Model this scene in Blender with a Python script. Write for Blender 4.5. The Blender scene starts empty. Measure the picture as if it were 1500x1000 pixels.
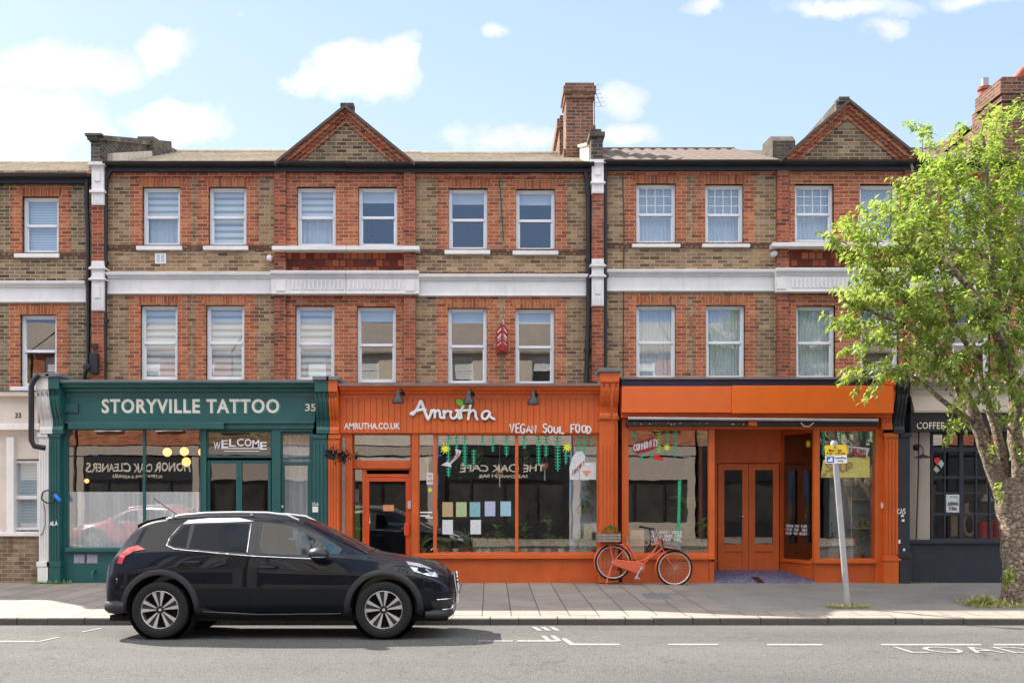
import bpy, bmesh, math, random
from mathutils import Vector, Matrix
from mathutils.bvhtree import BVHTree
S = bpy.context.scene
COL = S.collection
R = math.radians
random.seed(7)

# ------------------------------------------------------------ camera
CY, CZ, FP, VX, VY = -18.75, 1.63, 1500.0, 718.0, 733.0
cam = bpy.data.cameras.new('camera'); camo = bpy.data.objects.new('camera', cam); COL.objects.link(camo)
camo.location = (0, CY, CZ); camo.rotation_euler = (R(90), 0, 0)
cam.sensor_width = 36; cam.lens = 36
cam.shift_x = (750 - VX) / 1500; cam.shift_y = (VY - 500) / 1500
cam.clip_end = 3000; cam.clip_start = 0.05
S.camera = camo
S.view_settings.view_transform = 'Standard'; S.view_settings.look = 'None'
S.view_settings.exposure = 2.38; S.view_settings.gamma = 1
S.cycles.max_bounces = 8; S.cycles.diffuse_bounces = 5; S.cycles.transparent_max_bounces = 24
S.cycles.glossy_bounces = 4; S.cycles.sample_clamp_indirect = 6
S.cycles.caustics_reflective = False; S.cycles.caustics_refractive = False

# ------------------------------------------------------------ sun and sky
TO_SUN = Vector((-0.77, 0.72, 1.0)).normalized()
sun = bpy.data.lights.new('sun', 'SUN'); suno = bpy.data.objects.new('sun', sun); COL.objects.link(suno)
sun.energy = 2.45; sun.angle = R(0.5); sun.color = (1.0, 0.92, 0.80)
suno.location = (-20, 20, 30); suno.rotation_euler = TO_SUN.to_track_quat('Z', 'Y').to_euler()
W = bpy.data.worlds.new('World'); S.world = W; W.use_nodes = True
nt = W.node_tree; nt.nodes.clear()
def nd(nt, t, ins=None, **at):
    n = nt.nodes.new('ShaderNode' + t)
    for k, v in at.items(): setattr(n, k, v)
    for k, v in (ins or {}).items():
        s = n.inputs[k]
        if isinstance(v, bpy.types.NodeSocket): nt.links.new(v, s)
        elif isinstance(v, bpy.types.Node): nt.links.new(v.outputs[0], s)
        else:
            if hasattr(s.default_value, '__len__') and len(s.default_value) == 4 and len(v) == 3: v = (*v, 1)
            s.default_value = v
    return n
def mth(nt, op, a, b=None, c=None, clamp=False):
    ins = {0: a}
    if b is not None: ins[1] = b
    if c is not None: ins[2] = c
    return nd(nt, 'Math', ins, operation=op, use_clamp=clamp).outputs[0]
def mixc(nt, f, a, b, bt='MIX'):
    n = nd(nt, 'Mix', {}, data_type='RGBA', blend_type=bt)
    for i, v in ((0, f), (6, a), (7, b)):
        s = n.inputs[i]
        if isinstance(v, bpy.types.NodeSocket): nt.links.new(v, s)
        elif isinstance(v, (int, float)): s.default_value = v if i == 0 else (v, v, v, 1)
        else: s.default_value = (*v, 1)
    return n.outputs[2]
def ramp(nt, f, stops):
    n = nd(nt, 'ValToRGB', {0: f}); e = n.color_ramp.elements
    while len(e) < len(stops): e.new(0.5)
    for q, (p, c) in zip(e, stops):
        q.position = p; q.color = (*c, 1) if hasattr(c, '__len__') else (c, c, c, 1)
    return n.outputs[0]
sky = nd(nt, 'TexSky', {}, sky_type='NISHITA', sun_disc=False, sun_elevation=TO_SUN.z and math.asin(TO_SUN.z),
         sun_rotation=math.atan2(TO_SUN.x, TO_SUN.y), air_density=1.0, dust_density=1.6, ozone_density=1.2)
tc = nd(nt, 'TexCoord'); sp = nd(nt, 'SeparateXYZ', {0: tc.outputs['Generated']})
ay = mth(nt, 'MAXIMUM', mth(nt, 'ABSOLUTE', sp.outputs[1]), 0.05)
U = mth(nt, 'DIVIDE', sp.outputs[0], ay); V = mth(nt, 'DIVIDE', sp.outputs[2], ay)
U0, V0 = U, V
uv = nd(nt, 'CombineXYZ', {0: U, 1: V, 2: sp.outputs[1]})
nz = nd(nt, 'TexNoise', {'Vector': uv, 'Scale': 11.0, 'Detail': 9.0, 'Roughness': 0.62})
nz2 = nd(nt, 'TexNoise', {'Vector': uv, 'Scale': 2.6, 'Detail': 5.0, 'Roughness': 0.55})
# cumulus masses: centre and radii in degrees-like slope units (x/y, z/y), plus strength
CL = [(95,108,155,46,1.25),(235,75,50,44,1.3),(45,180,150,62,1.35),(150,190,45,30,1.0),(270,178,85,34,1.2),(20,235,120,50,1.0),
      (545,108,95,52,1.15),(590,80,46,40,1.1),(470,125,45,22,.7),(740,52,24,18,.6),(590,212,16,14,.8),(750,205,110,34,1.0),
      (905,150,45,34,.75),(910,203,60,26,1.0),(1025,8,50,16,.9),(1240,12,130,26,.8),(1290,50,48,24,.8),(1440,0,110,22,.8),(350,22,30,18,.25),
      (350,235,200,18,.3),(100,260,300,30,.6)]
wc1 = nd(nt, 'SeparateXYZ', {0: nd(nt, 'TexNoise', {'Vector': uv, 'Scale': 9.0, 'Detail': 6.0, 'Roughness': .6}).outputs['Color']})
U = mth(nt, 'ADD', U0, mth(nt, 'MULTIPLY', mth(nt, 'SUBTRACT', wc1.outputs[0], .5), .10))
V = mth(nt, 'ADD', V0, mth(nt, 'MULTIPLY', mth(nt, 'SUBTRACT', wc1.outputs[1], .5), .075))
acc = None
for cx, cy, rx, ry, st in CL:
    du = mth(nt, 'MULTIPLY', mth(nt, 'SUBTRACT', U, (cx - VX) / FP), FP / rx)
    dv = mth(nt, 'MULTIPLY', mth(nt, 'SUBTRACT', V, (VY - cy) / FP), FP / ry)
    d = mth(nt, 'ADD', mth(nt, 'MULTIPLY', du, du), mth(nt, 'MULTIPLY', dv, dv))
    m = mth(nt, 'MULTIPLY', mth(nt, 'SUBTRACT', 1.12, mth(nt, 'SQRT', d), clamp=True), st)
    acc = m if acc is None else mth(nt, 'MAXIMUM', acc, m)
front = mth(nt, 'GREATER_THAN', sp.outputs[1], 0.0)
acc = mth(nt, 'MULTIPLY', acc, front)
hi = nd(nt, 'MapRange', {0: V0, 1: .7, 2: 1.0}).outputs[0]
back = mth(nt, 'MULTIPLY', mth(nt, 'MULTIPLY', hi, mth(nt, 'SUBTRACT', 1.0, front)), mth(nt, 'MULTIPLY', mth(nt, 'SUBTRACT', nz2, 0.40, clamp=True), 6.0))  # unseen bright clouds behind the camera, added as fill light for the shaded facade
acc = mth(nt, 'MAXIMUM', acc, back)
cm = mth(nt, 'ADD', acc, mth(nt, 'MULTIPLY', mth(nt, 'SUBTRACT', nz, 0.50), 1.5))
cm = mth(nt, 'MULTIPLY', cm, mth(nt, 'MULTIPLY', acc, 4.0, clamp=True))
cmask = nd(nt, 'MapRange', {0: cm, 1: 0.06, 2: 0.85}, interpolation_type='SMOOTHSTEP').outputs[0]
SKYTINT = 1.0
shade = ramp(nt, nd(nt, 'TexNoise', {'Vector': uv, 'Scale': 9.0, 'Detail': 6.0}).outputs[0], [(0.35, (2.7, 2.95, 3.35)), (0.6, (3.8, 3.8, 3.8))])
shade = mixc(nt, front, (14.0, 13.1, 11.8), shade)
hsv = nd(nt, 'HueSaturation', {'Saturation': 0.82, 'Value': 1.0, 'Color': sky.outputs[0]})
# thin high veil whitens the blue everywhere
veil = mixc(nt, 0.85, hsv.outputs[0], ramp(nt, V0, [(0.20, (2.2, 2.8, 3.55)), (0.5, (1.6, 2.25, 3.3))]))
veil = mixc(nt, front, (1.5, 2.3, 3.8), veil)
col = mixc(nt, cmask, veil, shade)
bg = nd(nt, 'Background', {'Color': col, 'Strength': 0.06})
nt.links.new(bg.outputs[0], nd(nt, 'OutputWorld').inputs[0])

# ------------------------------------------------------------ pixel <-> place (real depths)
def sc(Y): return FP / (Y - CY)
def X_(px, Y): return (px - VX) / sc(Y)
def Z_(py, Y): return CZ + (VY - py) / sc(Y)
def P_(px, py, Y): return Vector((X_(px, Y), Y, Z_(py, Y)))
def pav_z(Y): return 0.033 + (Y + 4.82) / 4.82 * 0.097
def G_(px, py, z=0.0):
    d = (CZ - z) * FP / (py - VY)
    return Vector(((px - VX) * d / FP, d + CY, z))

# ------------------------------------------------------------ mesh builder
class MB:
    def __init__(s): s.v = []; s.f = []; s.fa = []
    def add(s, vs, fs):
        o = len(s.v); s.v += [tuple(v) for v in vs]; s.f += [[i + o for i in f] for f in fs]; return s
    def box(s, x0, x1, y0, y1, z0, z1):
        if x0 > x1: x0, x1 = x1, x0
        if y0 > y1: y0, y1 = y1, y0
        if z0 > z1: z0, z1 = z1, z0
        return s.add([(x0,y0,z0),(x1,y0,z0),(x1,y1,z0),(x0,y1,z0),(x0,y0,z1),(x1,y0,z1),(x1,y1,z1),(x0,y1,z1)],
            [[0,3,2,1],[4,5,6,7],[0,1,5,4],[1,2,6,5],[2,3,7,6],[3,0,4,7]])
    def pbox(s, a, b, t, u, y0, y1, Y=None):      # pixel rectangle measured at depth Y (default its front face)
        Y = y0 if Y is None else Y
        return s.box(X_(a, Y), X_(b, Y), y0, y1, Z_(u, Y), Z_(t, Y))
    def prism(s, pts, y0, y1):                    # polygon in xz swept along y
        n = len(pts); s.add([(x, y0, z) for x, z in pts] + [(x, y1, z) for x, z in pts],
            [list(range(n)), list(range(2*n-1, n-1, -1))] + [[i, n+i, n+(i+1)%n, (i+1)%n] for i in range(n)]); return s
    def prismx(s, pts, x0, x1):                   # polygon in yz swept along x
        n = len(pts); s.add([(x0, y, z) for y, z in pts] + [(x1, y, z) for y, z in pts],
            [list(range(n)), list(range(2*n-1, n-1, -1))] + [[i, (i+1)%n, n+(i+1)%n, n+i] for i in range(n)]); return s
    def prismz(s, pts, z0, z1):
        n = len(pts); s.add([(x, y, z0) for x, y in pts] + [(x, y, z1) for x, y in pts],
            [list(range(n-1,-1,-1)), list(range(n, 2*n))] + [[i, (i+1)%n, n+(i+1)%n, n+i] for i in range(n)]); return s
    def quad(s, a, b, c, d): return s.add([a, b, c, d], [[0,1,2,3]])
    def tube(s, pts, r, n=8, r1=None, cap=True):
        pts = [Vector(p) for p in pts]; N = len(pts)
        rs = [r if not hasattr(r, '__len__') else r[i] for i in range(N)] if r1 is None else [r + (r1 - r) * i / (N - 1) for i in range(N)]
        d0 = (pts[1] - pts[0]).normalized()
        up = Vector((0,0,1)) if abs(d0.z) < .9 else Vector((1,0,0))
        a = d0.cross(up).normalized(); vs = []; fs = []
        for i, p in enumerate(pts):
            d = (pts[min(i+1, N-1)] - pts[max(i-1, 0)]).normalized()
            a = (a - d * a.dot(d))
            if a.length < 1e-5: a = d.orthogonal()
            a.normalize(); b = d.cross(a)
            for k in range(n):
                t = 2*math.pi*k/n; vs.append(p + (a*math.cos(t) + b*math.sin(t)) * rs[i])
        for i in range(N-1):
            for k in range(n): fs.append([i*n+k, i*n+(k+1)%n, (i+1)*n+(k+1)%n, (i+1)*n+k])
        if cap: fs += [list(range(n-1,-1,-1)), list(range((N-1)*n, N*n))]
        return s.add(vs, fs)
    def lathe(s, prof, c, axis='z', n=20, a0=0, a1=2*math.pi):       # prof: (radius, height)
        full = abs(a1 - a0 - 2*math.pi) < 1e-6; m = n if full else n + 1; vs = []; fs = []
        for i in range(m):
            t = a0 + (a1 - a0) * i / n
            for r, h in prof:
                q = (r*math.cos(t), r*math.sin(t), h)
                if axis == 'y': q = (q[0], q[2], q[1])
                if axis == 'x': q = (q[2], q[0], q[1])
                vs.append((c[0]+q[0], c[1]+q[1], c[2]+q[2]))
        k = len(prof)
        for i in range(n if full else n):
            j = (i + 1) % m
            for a in range(k - 1): fs.append([i*k+a, j*k+a, j*k+a+1, i*k+a+1])
        return s.add(vs, fs)
    def ball(s, c, r, n=10, sq=(1,1,1)):
        prof = [(r*math.sin(math.pi*i/n) + 1e-4, -r*math.cos(math.pi*i/n)*sq[2]) for i in range(n+1)]
        o = len(s.v); s.lathe(prof, (0,0,0), 'z', n + 4)
        for i in range(o, len(s.v)):
            v = s.v[i]; s.v[i] = (v[0]*sq[0]+c[0], v[1]*sq[1]+c[1], v[2]+c[2])
        return s
    def build(s, name, mat, parent=None, smooth=None, bevel=0, local=False):
        me = bpy.data.meshes.new(name)
        off = Vector((0,0,0))
        if parent is not None and not local: off = world_loc(parent)
        me.from_pydata([(v[0]-off.x, v[1]-off.y, v[2]-off.z) for v in s.v], [], s.f); me.update()
        bm = bmesh.new(); bm.from_mesh(me); bmesh.ops.recalc_face_normals(bm, faces=bm.faces); bm.to_mesh(me); bm.free()
        if smooth is not None:
            me.polygons.foreach_set('use_smooth', [True]*len(me.polygons)); me.set_sharp_from_angle(angle=R(smooth))
        return link(name, me, mat, parent, bevel)
def world_loc(o):
    v = Vector(o.location)
    while o.parent: o = o.parent; v += Vector(o.location)
    return v
def link(name, me, mat, parent=None, bevel=0):
    o = bpy.data.objects.new(name, me); COL.objects.link(o)
    if mat is not None: me.materials.append(mat)
    if parent is not None: o.parent = parent
    if bevel:
        b = o.modifiers.new('bevel', 'BEVEL'); b.width = bevel; b.segments = 2; b.limit_method = 'ANGLE'
    return o
def tag(o, label=None, cat=None, group=None, kind=None):
    if label: o['label'] = label
    if cat: o['category'] = cat
    if group: o['group'] = group
    if kind: o['kind'] = kind
    return o
def thing(name, label, cat, loc=(0,0,0), group=None, rot=(0,0,0)):
    o = bpy.data.objects.new(name, None); COL.objects.link(o); o.location = loc; o.rotation_euler = rot
    o.empty_display_size = 0.3
    return tag(o, label, cat, group)
def kids(o): return [c for c in COL.objects if c.parent == o]
def dup(o, parent=None, mats=None):
    c = o.copy(); COL.objects.link(c); c.parent = parent
    if mats and c.type == 'MESH' and c.data.materials and c.data.materials[0] in mats:
        c.data = c.data.copy(); c.data.materials[0] = mats[o.data.materials[0]]
    for k in kids(o): dup(k, c, mats)
    return c

# ------------------------------------------------------------ lettering
def text(name, s, box, Y, mat, parent, bold=0.0, back=False, depth=0.008, spacing=1.0, shear=0.0):
    """letters fitted into a world rectangle (x0,x1,z0,z1) on plane Y; back=True faces +Y"""
    cu = bpy.data.curves.new(name, 'FONT'); cu.body = s; cu.size = 1; cu.offset = bold; cu.extrude = 0.5
    cu.space_character = spacing; cu.shear = shear; cu.resolution_u = 3
    to = bpy.data.objects.new(name + '_tmp', cu); COL.objects.link(to)
    me = bpy.data.meshes.new_from_object(to, depsgraph=bpy.context.evaluated_depsgraph_get())
    bpy.data.objects.remove(to)
    xs = [v.co.x for v in me.vertices]; ys = [v.co.y for v in me.vertices]
    ax, bx, ay_, by = min(xs), max(xs), min(ys), max(ys)
    x0, x1, z0, z1 = box; off = world_loc(parent) if parent else Vector((0,0,0))
    for v in me.vertices:
        fx = (v.co.x - ax)/(bx-ax); fz = (v.co.y - ay_)/(by-ay_)
        if back: fx = 1 - fx
        dz = v.co.z * depth * (-1 if back else 1)
        v.co = (x0 + (x1-x0)*fx - off.x, Y - dz - off.y, z0 + (z1-z0)*fz - off.z)
    return link(name, me, mat, parent)
def ptext(name, s, pxb, Y, mat, parent, **k):
    a, b, t, u = pxb
    return text(name, s, (X_(a,Y), X_(b,Y), Z_(u,Y), Z_(t,Y)), Y, mat, parent, **k)
ST = {'A':[[(0,0),(2,6),(4,0)],[(.8,2),(3.4,2.2)]],'C':[[(4,5),(2.6,6),(.8,5),(0,3),(.8,.8),(2.4,0),(4,1)]],'D':[[(.3,0),(.3,6)],[(-.2,6),(2.6,5.6),(4,3.4),(2.8,.6),(0,0)]],
 'E':[[(3.6,6),(.3,5.8),(.3,0),(3.6,.2)],[(.3,3),(3,3.1)]],'F':[[(3.8,6),(.3,5.8),(.3,0)],[(.3,3),(3,3.1)]],'G':[[(4,5.2),(2.4,6),(.6,4.8),(0,2.6),(1,.4),(3,0),(4,1),(3.9,2.6),(2.2,2.6)]],
 'H':[[(0,6),(.2,0)],[(3.6,6),(3.6,0)],[(.1,3),(3.6,3.1)]],'I':[[(1.5,6),(1.5,0)]],'K':[[(.3,6),(.3,0)],[(3.8,6),(.5,2.8),(4,0)]],'L':[[(.4,6),(.2,.2),(4,0)]],
 'M':[[(0,0),(.6,6),(2.2,2),(3.8,6),(4.4,0)]],'N':[[(.1,0),(.3,6),(3.7,0),(3.9,6)]],'O':[[(2,6),(.4,4.8),(0,2.6),(1,.3),(2.6,0),(3.9,2),(3.6,4.8),(2,6)]],
 'P':[[(.3,0),(.3,6),(3,5.8),(3.8,4.4),(2.8,3),(.4,2.8)]],'R':[[(.3,0),(.3,6),(3,5.8),(3.8,4.5),(2.6,3.2),(.4,3),(4,0)]],'S':[[(3.8,5.2),(2.4,6),(.6,5.2),(.8,3.8),(3.2,2.6),(3.9,1.2),(2.4,0),(.2,.6)]],
 'T':[[(-.2,5.8),(4.2,6)],[(2,6),(2,0)]],'U':[[(.1,6),(.2,1.6),(1.8,0),(3.6,1.4),(3.8,6)]],'V':[[(0,6),(1.8,0),(4,6.4)]],'W':[[(0,6),(1.2,0),(2.4,4),(3.6,0),(4.6,6)]],'Y':[[(0,6),(2,3.2)],[(4,6),(1.4,0)]],
 '!':[[(1,6),(1,2)],[(1,.6),(1,0)]],' ':[]}
def scrawl(name, s, box, Y, mat, parent, r=0.008, jit=0.25, slope=0.0, seed=3, T=None):
    rnd = random.Random(seed); n = len(s); x0, x1, z0, z1 = box; m = MB(); cw = (x1-x0)/n
    for i, ch in enumerate(s):
        jx, jz = rnd.uniform(-jit, jit), rnd.uniform(-jit, jit); k = 1 + rnd.uniform(-jit, jit)*.4
        for st in ST.get(ch, []):
            pts = [Vector((x0 + cw*(i + .1 + (p[0]+jx)/5.2), Y, z0 + (z1-z0)*(p[1]*k+jz)/6 + slope*(i/n))) for p in st]
            if T: pts = [T(p) for p in pts]
            m.tube(pts, r, 5)
    return m.build(name, mat, parent)
# ------------------------------------------------------------ materials
def newmat(name):
    m = bpy.data.materials.new(name); m.use_nodes = True; nt = m.node_tree
    b = nt.nodes['Principled BSDF']; return m, nt, b
def setin(nt, b, **k):
    for kk, v in k.items():
        s = b.inputs[kk.replace('_', ' ')]
        if isinstance(v, bpy.types.NodeSocket): nt.links.new(v, s)
        else:
            if hasattr(s.default_value, '__len__') and len(s.default_value) == 4 and len(v) == 3: v = (*v, 1)
            s.default_value = v
def pos(nt, sx=1, sy=1, sz=1):
    g = nd(nt, 'NewGeometry')
    return nd(nt, 'VectorMath', {0: g.outputs['Position'], 1: (sx, sy, sz)}, operation='MULTIPLY').outputs[0]
def noise(nt, scale, detail=4, rough=.6, vec=None):
    return nd(nt, 'TexNoise', {'Vector': vec or pos(nt), 'Scale': scale, 'Detail': detail, 'Roughness': rough}).outputs[0]
def bump(nt, b, h, strength=.3, dist=.01):
    n = nd(nt, 'Bump', {'Strength': strength, 'Distance': dist, 'Height': h}); nt.links.new(n.outputs[0], b.inputs['Normal'])
def paint(name, col, rough=.5, var=.12, metal=0, dirt=.25, sc_=3.0, bmp=.15, spec=.5, coat=0):
    m, nt, b = newmat(name)
    n = noise(nt, sc_, 5); n2 = noise(nt, 55, 3)
    lo = tuple(c*(1-var) for c in col); hi = tuple(min(1, c*(1+var)) for c in col)
    c = ramp(nt, n, [(.3, lo), (.7, hi)])
    if dirt > .15:
        c = mixc(nt, .8, c, ramp(nt, noise(nt, .8, 5, .6), [(.3, (.84,.85,.86)), (.7, (1.12,1.1,1.08))]), 'MULTIPLY')
        chips = nd(nt, 'MapRange', {0: noise(nt, 24, 6, .8), 1: .70, 2: .74, 3: 0, 4: .45}).outputs[0]
        c = mixc(nt, chips, c, tuple(x*.5+.12 for x in col))
    if dirt:
        # rain streaks and grime: vertical, with their own shape
        st = noise(nt, 1.0, 6, .65, pos(nt, 9, 9, .9))
        f = nd(nt, 'MapRange', {0: st, 1: .55, 2: .8, 3: 0, 4: dirt}).outputs[0]
        c = mixc(nt, f, c, tuple(x*.35 + .01 for x in col))
    setin(nt, b, Base_Color=c, Roughness=rough, Metallic=metal, Specular_IOR_Level=spec)
    if coat: setin(nt, b, Coat_Weight=coat, Coat_Roughness=.03)
    if bmp: bump(nt, b, n2, bmp, .004)
    return m
def brick(name, tones, mortar, bw=.215, bh=.075, grime=.35, msize=.009, vert=False, seed=0.0):
    m, nt, b = newmat(name)
    g = nd(nt, 'NewGeometry'); s = nd(nt, 'SeparateXYZ', {0: g.outputs['Position']})
    u = mth(nt, 'ADD', s.outputs[0], s.outputs[1])
    z = mth(nt, 'ADD', s.outputs[2], 3.0 + seed)
    wob = nd(nt, 'TexNoise', {'Vector': g.outputs['Position'], 'Scale': 6.0, 'Detail': 2.0})
    w = mth(nt, 'MULTIPLY', mth(nt, 'SUBTRACT', wob.outputs[0], .5), .012)
    v = nd(nt, 'CombineXYZ', {0: mth(nt, 'ADD', u, w), 1: mth(nt, 'ADD', z, w)} if not vert else {0: z, 1: u})
    bt = nd(nt, 'TexBrick', {'Vector': v, 'Color1': (0,0,0), 'Color2': (1,1,1), 'Mortar': (.5,.5,.5), 'Scale': 1.0, 'Mortar Size': msize,
        'Mortar Smooth': .25, 'Bias': 0.0, 'Brick Width': bw, 'Row Height': bh}, offset=.5)
    n = len(tones)
    c = ramp(nt, bt.outputs['Color'], [(i/(n-1)*.96 + .02, t) for i, t in enumerate(tones)])
    fine = noise(nt, 40, 4, .7)
    c = mixc(nt, .55, c, ramp(nt, fine, [(.25, (.45,.45,.45)), (.75, (1.45,1.42,1.38))]), 'MULTIPLY')
    mo = mixc(nt, noise(nt, 12), tuple(x*.7 for x in mortar), tuple(x*1.15 for x in mortar))
    c = mixc(nt, bt.outputs['Fac'], c, mo)
    big = noise(nt, .9, 6, .62); st = noise(nt, 1.0, 5, .6, pos(nt, 5, 5, .7))
    f = nd(nt, 'MapRange', {0: mth(nt, 'ADD', big, st), 1: .95, 2: 1.25, 3: 0, 4: grime}).outputs[0]
    c = mixc(nt, f, c, (.055, .045, .035))
    ef = nd(nt, 'MapRange', {0: noise(nt, 1.7, 6, .6), 1: .58, 2: .75, 3: 0, 4: grime*.7}).outputs[0]
    c = mixc(nt, ef, c, (.50, .42, .30))
    setin(nt, b, Base_Color=c, Roughness=.9, Specular_IOR_Level=.2)
    bump(nt, b, mth(nt, 'ADD', mth(nt, 'MULTIPLY', bt.outputs['Fac'], -1.0), mth(nt, 'MULTIPLY', fine, .35)), .8, .008)
    return m
M = {}
M['stock'] = brick('stock_brick', [(.13,.08,.048),(.28,.17,.09),(.40,.26,.14),(.33,.21,.115),(.19,.11,.065),(.46,.32,.18)], (.45,.37,.27), grime=.30)
M['stock_dark'] = brick('stock_brick_dark', [(.07,.05,.035),(.19,.125,.07),(.30,.21,.12),(.13,.085,.05),(.35,.25,.14)], (.44,.38,.28), grime=.45)
M['red'] = brick('red_brick', [(.30,.08,.04),(.50,.15,.065),(.38,.10,.048),(.56,.21,.10),(.24,.065,.035),(.45,.14,.065)], (.58,.40,.28), grime=.25, msize=.007)
M['red_dark'] = brick('red_brick_dark', [(.22,.06,.035),(.40,.10,.05),(.13,.045,.03),(.46,.13,.065),(.30,.08,.04)], (.42,.28,.2), grime=.35, msize=.007)
M['arch'] = brick('gauged_brick', [(.50,.15,.06),(.40,.10,.045),(.58,.2,.085),(.3,.08,.04)], (.50,.30,.18), bw=.6, bh=.075, grime=.2, vert=True)
M['terra'] = brick('terracotta_tile', [(.20,.04,.025),(.13,.03,.02),(.30,.06,.03),(.42,.13,.06),(.17,.035,.022)], (.10,.04,.03), bw=.15, bh=.15, grime=.2, msize=.012)
M['dogtooth'] = brick('dark_dogtooth_brick', [(.12,.05,.04),(.22,.08,.05),(.32,.17,.1)], (.10,.07,.05), bw=.11, bh=.075, grime=.3, msize=.02)
M['wallbrick'] = brick('old_low_brick', [(.20,.12,.07),(.30,.2,.12),(.14,.09,.06),(.36,.26,.17)], (.36,.30,.22), grime=.6)
M['chim'] = brick('chimney_brick', [(.13,.06,.045),(.20,.095,.065),(.09,.05,.04),(.25,.13,.085)], (.36,.24,.18), grime=.4)
M['parapet'] = brick('sooty_brick', [(.05,.045,.04),(.09,.08,.065),(.14,.12,.1)], (.2,.18,.15), grime=.5)
M['white'] = paint('white_stucco', (.78,.76,.74), .6, .05, dirt=.25, bmp=.25)
M['upvc'] = paint('white_window_frame', (.80,.81,.83), .35, .02, dirt=.06, bmp=0)
M['cream'] = paint('cream_render', (.66,.58,.50), .8, .06, dirt=.2, bmp=.3)
M['taupe'] = paint('taupe_render', (.42,.36,.31), .8, .05, dirt=.15, bmp=.3)
M['teal'] = paint('teal_gloss_paint', (.012,.098,.095), .38, .12, dirt=.2, bmp=.1)
M['orange'] = paint('orange_paint', (.64,.12,.016), .45, .08, dirt=.22, bmp=.12)
M['orange_dark'] = paint('worn_orange_paint', (.56,.10,.014), .5, .12, dirt=.35, bmp=.2)
M['orange_box'] = paint('bright_orange_panel', (.74,.135,.010), .4, .05, dirt=.1, bmp=.05)
M['orange_box2'] = paint('reddish_orange_panel', (.72,.133,.02), .4, .05, dirt=.1, bmp=.05)
M['orange_door'] = paint('glossy_red_orange_door', (.68,.075,.015), .3, .06, dirt=.1, bmp=.05)
M['black'] = paint('black_paint', (.018,.019,.022), .4, .2, dirt=.1, bmp=.1)
M['charcoal'] = paint('charcoal_paint', (.022,.028,.038), .55, .15, dirt=.25, bmp=.25)
M['pipe'] = paint('black_iron_pipe', (.012,.012,.015), .35, .2, dirt=.2)
M['lead'] = paint('lead_flashing', (.16,.17,.18), .6, .15, dirt=.3)
M['navy'] = paint('navy_board', (.012,.010,.045), .5, .1)
M['letter'] = paint('cream_lettering', (.78,.72,.60), .5, .03, dirt=0, bmp=0)
M['letterw'] = paint('white_lettering', (.85,.85,.85), .45, .02, dirt=0, bmp=0)
M['shadowlet'] = paint('dark_teal_lettering', (.03,.22,.21), .5, .03, dirt=0, bmp=0)
M['leafgreen'] = paint('bright_leaf_logo', (.14,.48,.03), .5, .05, dirt=0, bmp=0)
M['room'] = paint('dim_room', (.09,.08,.07), .9, .3, dirt=0)
M['roomlight'] = paint('pale_blue_wall', (.50,.58,.64), .8, .05, dirt=.05)
M['floor'] = paint('shop_floor', (.22,.16,.11), .7, .2, dirt=0)
M['wood'] = paint('raw_wood', (.42,.27,.14), .65, .25, sc_=9, dirt=.1)
M['greywood'] = paint('grey_weathered_wood', (.30,.26,.23), .8, .25, sc_=14, dirt=.3)
M['kraft'] = paint('kraft_paper', (.50,.34,.2), .8, .1)
M['chrome'] = paint('chrome', (.75,.75,.77), .15, .05, metal=1, dirt=0, bmp=0)
M['alu'] = paint('brushed_metal', (.55,.56,.58), .35, .1, metal=.8, dirt=.1, bmp=0)
M['galv'] = paint('grey_painted_steel', (.36,.36,.37), .5, .12, dirt=.35, sc_=8)
M['rubber'] = paint('tyre_rubber', (.006,.006,.007), .8, .2, dirt=.1)
M['plastic'] = paint('black_plastic', (.016,.018,.023), .6, .1, dirt=0, bmp=.1)
M['dark'] = paint('deep_black', (.006,.006,.006), .9, 0, dirt=0, bmp=0)
M['bikered'] = paint('coral_enamel', (.72,.14,.065), .3, .06, dirt=.05, bmp=0)
M['rim'] = paint('pale_rim', (.72,.66,.62), .35, .05, metal=.3, dirt=0, bmp=0)
M['spoke'] = paint('spoke_steel', (.55,.30,.22), .4, 0, dirt=0, bmp=0)
M['yellow'] = paint('yellow_plate', (.85,.58,.02), .4, .03, dirt=.05, bmp=0)
M['blue'] = paint('blue_symbol', (.03,.18,.55), .4, .03, dirt=0, bmp=0)
M['bluecloth'] = paint('blue_tape', (.02,.2,.75), .5, .1, dirt=0)
M['redsign'] = paint('red_sign_board', (.36,.015,.025), .4, .06, dirt=.05, bmp=0)
M['redplastic'] = paint('red_plastic', (.75,.02,.02), .3, .06, dirt=0, bmp=0)
M['greenpaint'] = paint('green_window_paint', (.02,.42,.22), .6, .2, dirt=0, bmp=0)
M['lime'] = paint('lime_window_paint', (.30,.62,.05), .6, .15, dirt=0, bmp=0)
M['star'] = paint('yellow_star_paint', (.88,.85,.05), .6, .05, dirt=0, bmp=0)
M['tc'] = paint('terracotta_pot', (.42,.19,.10), .8, .15)
M['potwhite'] = paint('white_pot', (.62,.62,.6), .5, .05)
M['soil'] = paint('dry_soil', (.22,.16,.1), .95, .3, sc_=12)
M['pink'] = paint('pink_flower', (.75,.08,.2), .6, .1, dirt=0)
M['rooftile'] = paint('sandy_roof_tiles', (.50,.43,.33), .9, .22, sc_=9, dirt=.4, bmp=.6)
M['stone'] = paint('pale_coping_stone', (.55,.50,.42), .85, .15, sc_=7, dirt=.4)
M['terracap'] = paint('red_chimney_pot', (.34,.10,.06), .8, .12)
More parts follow.
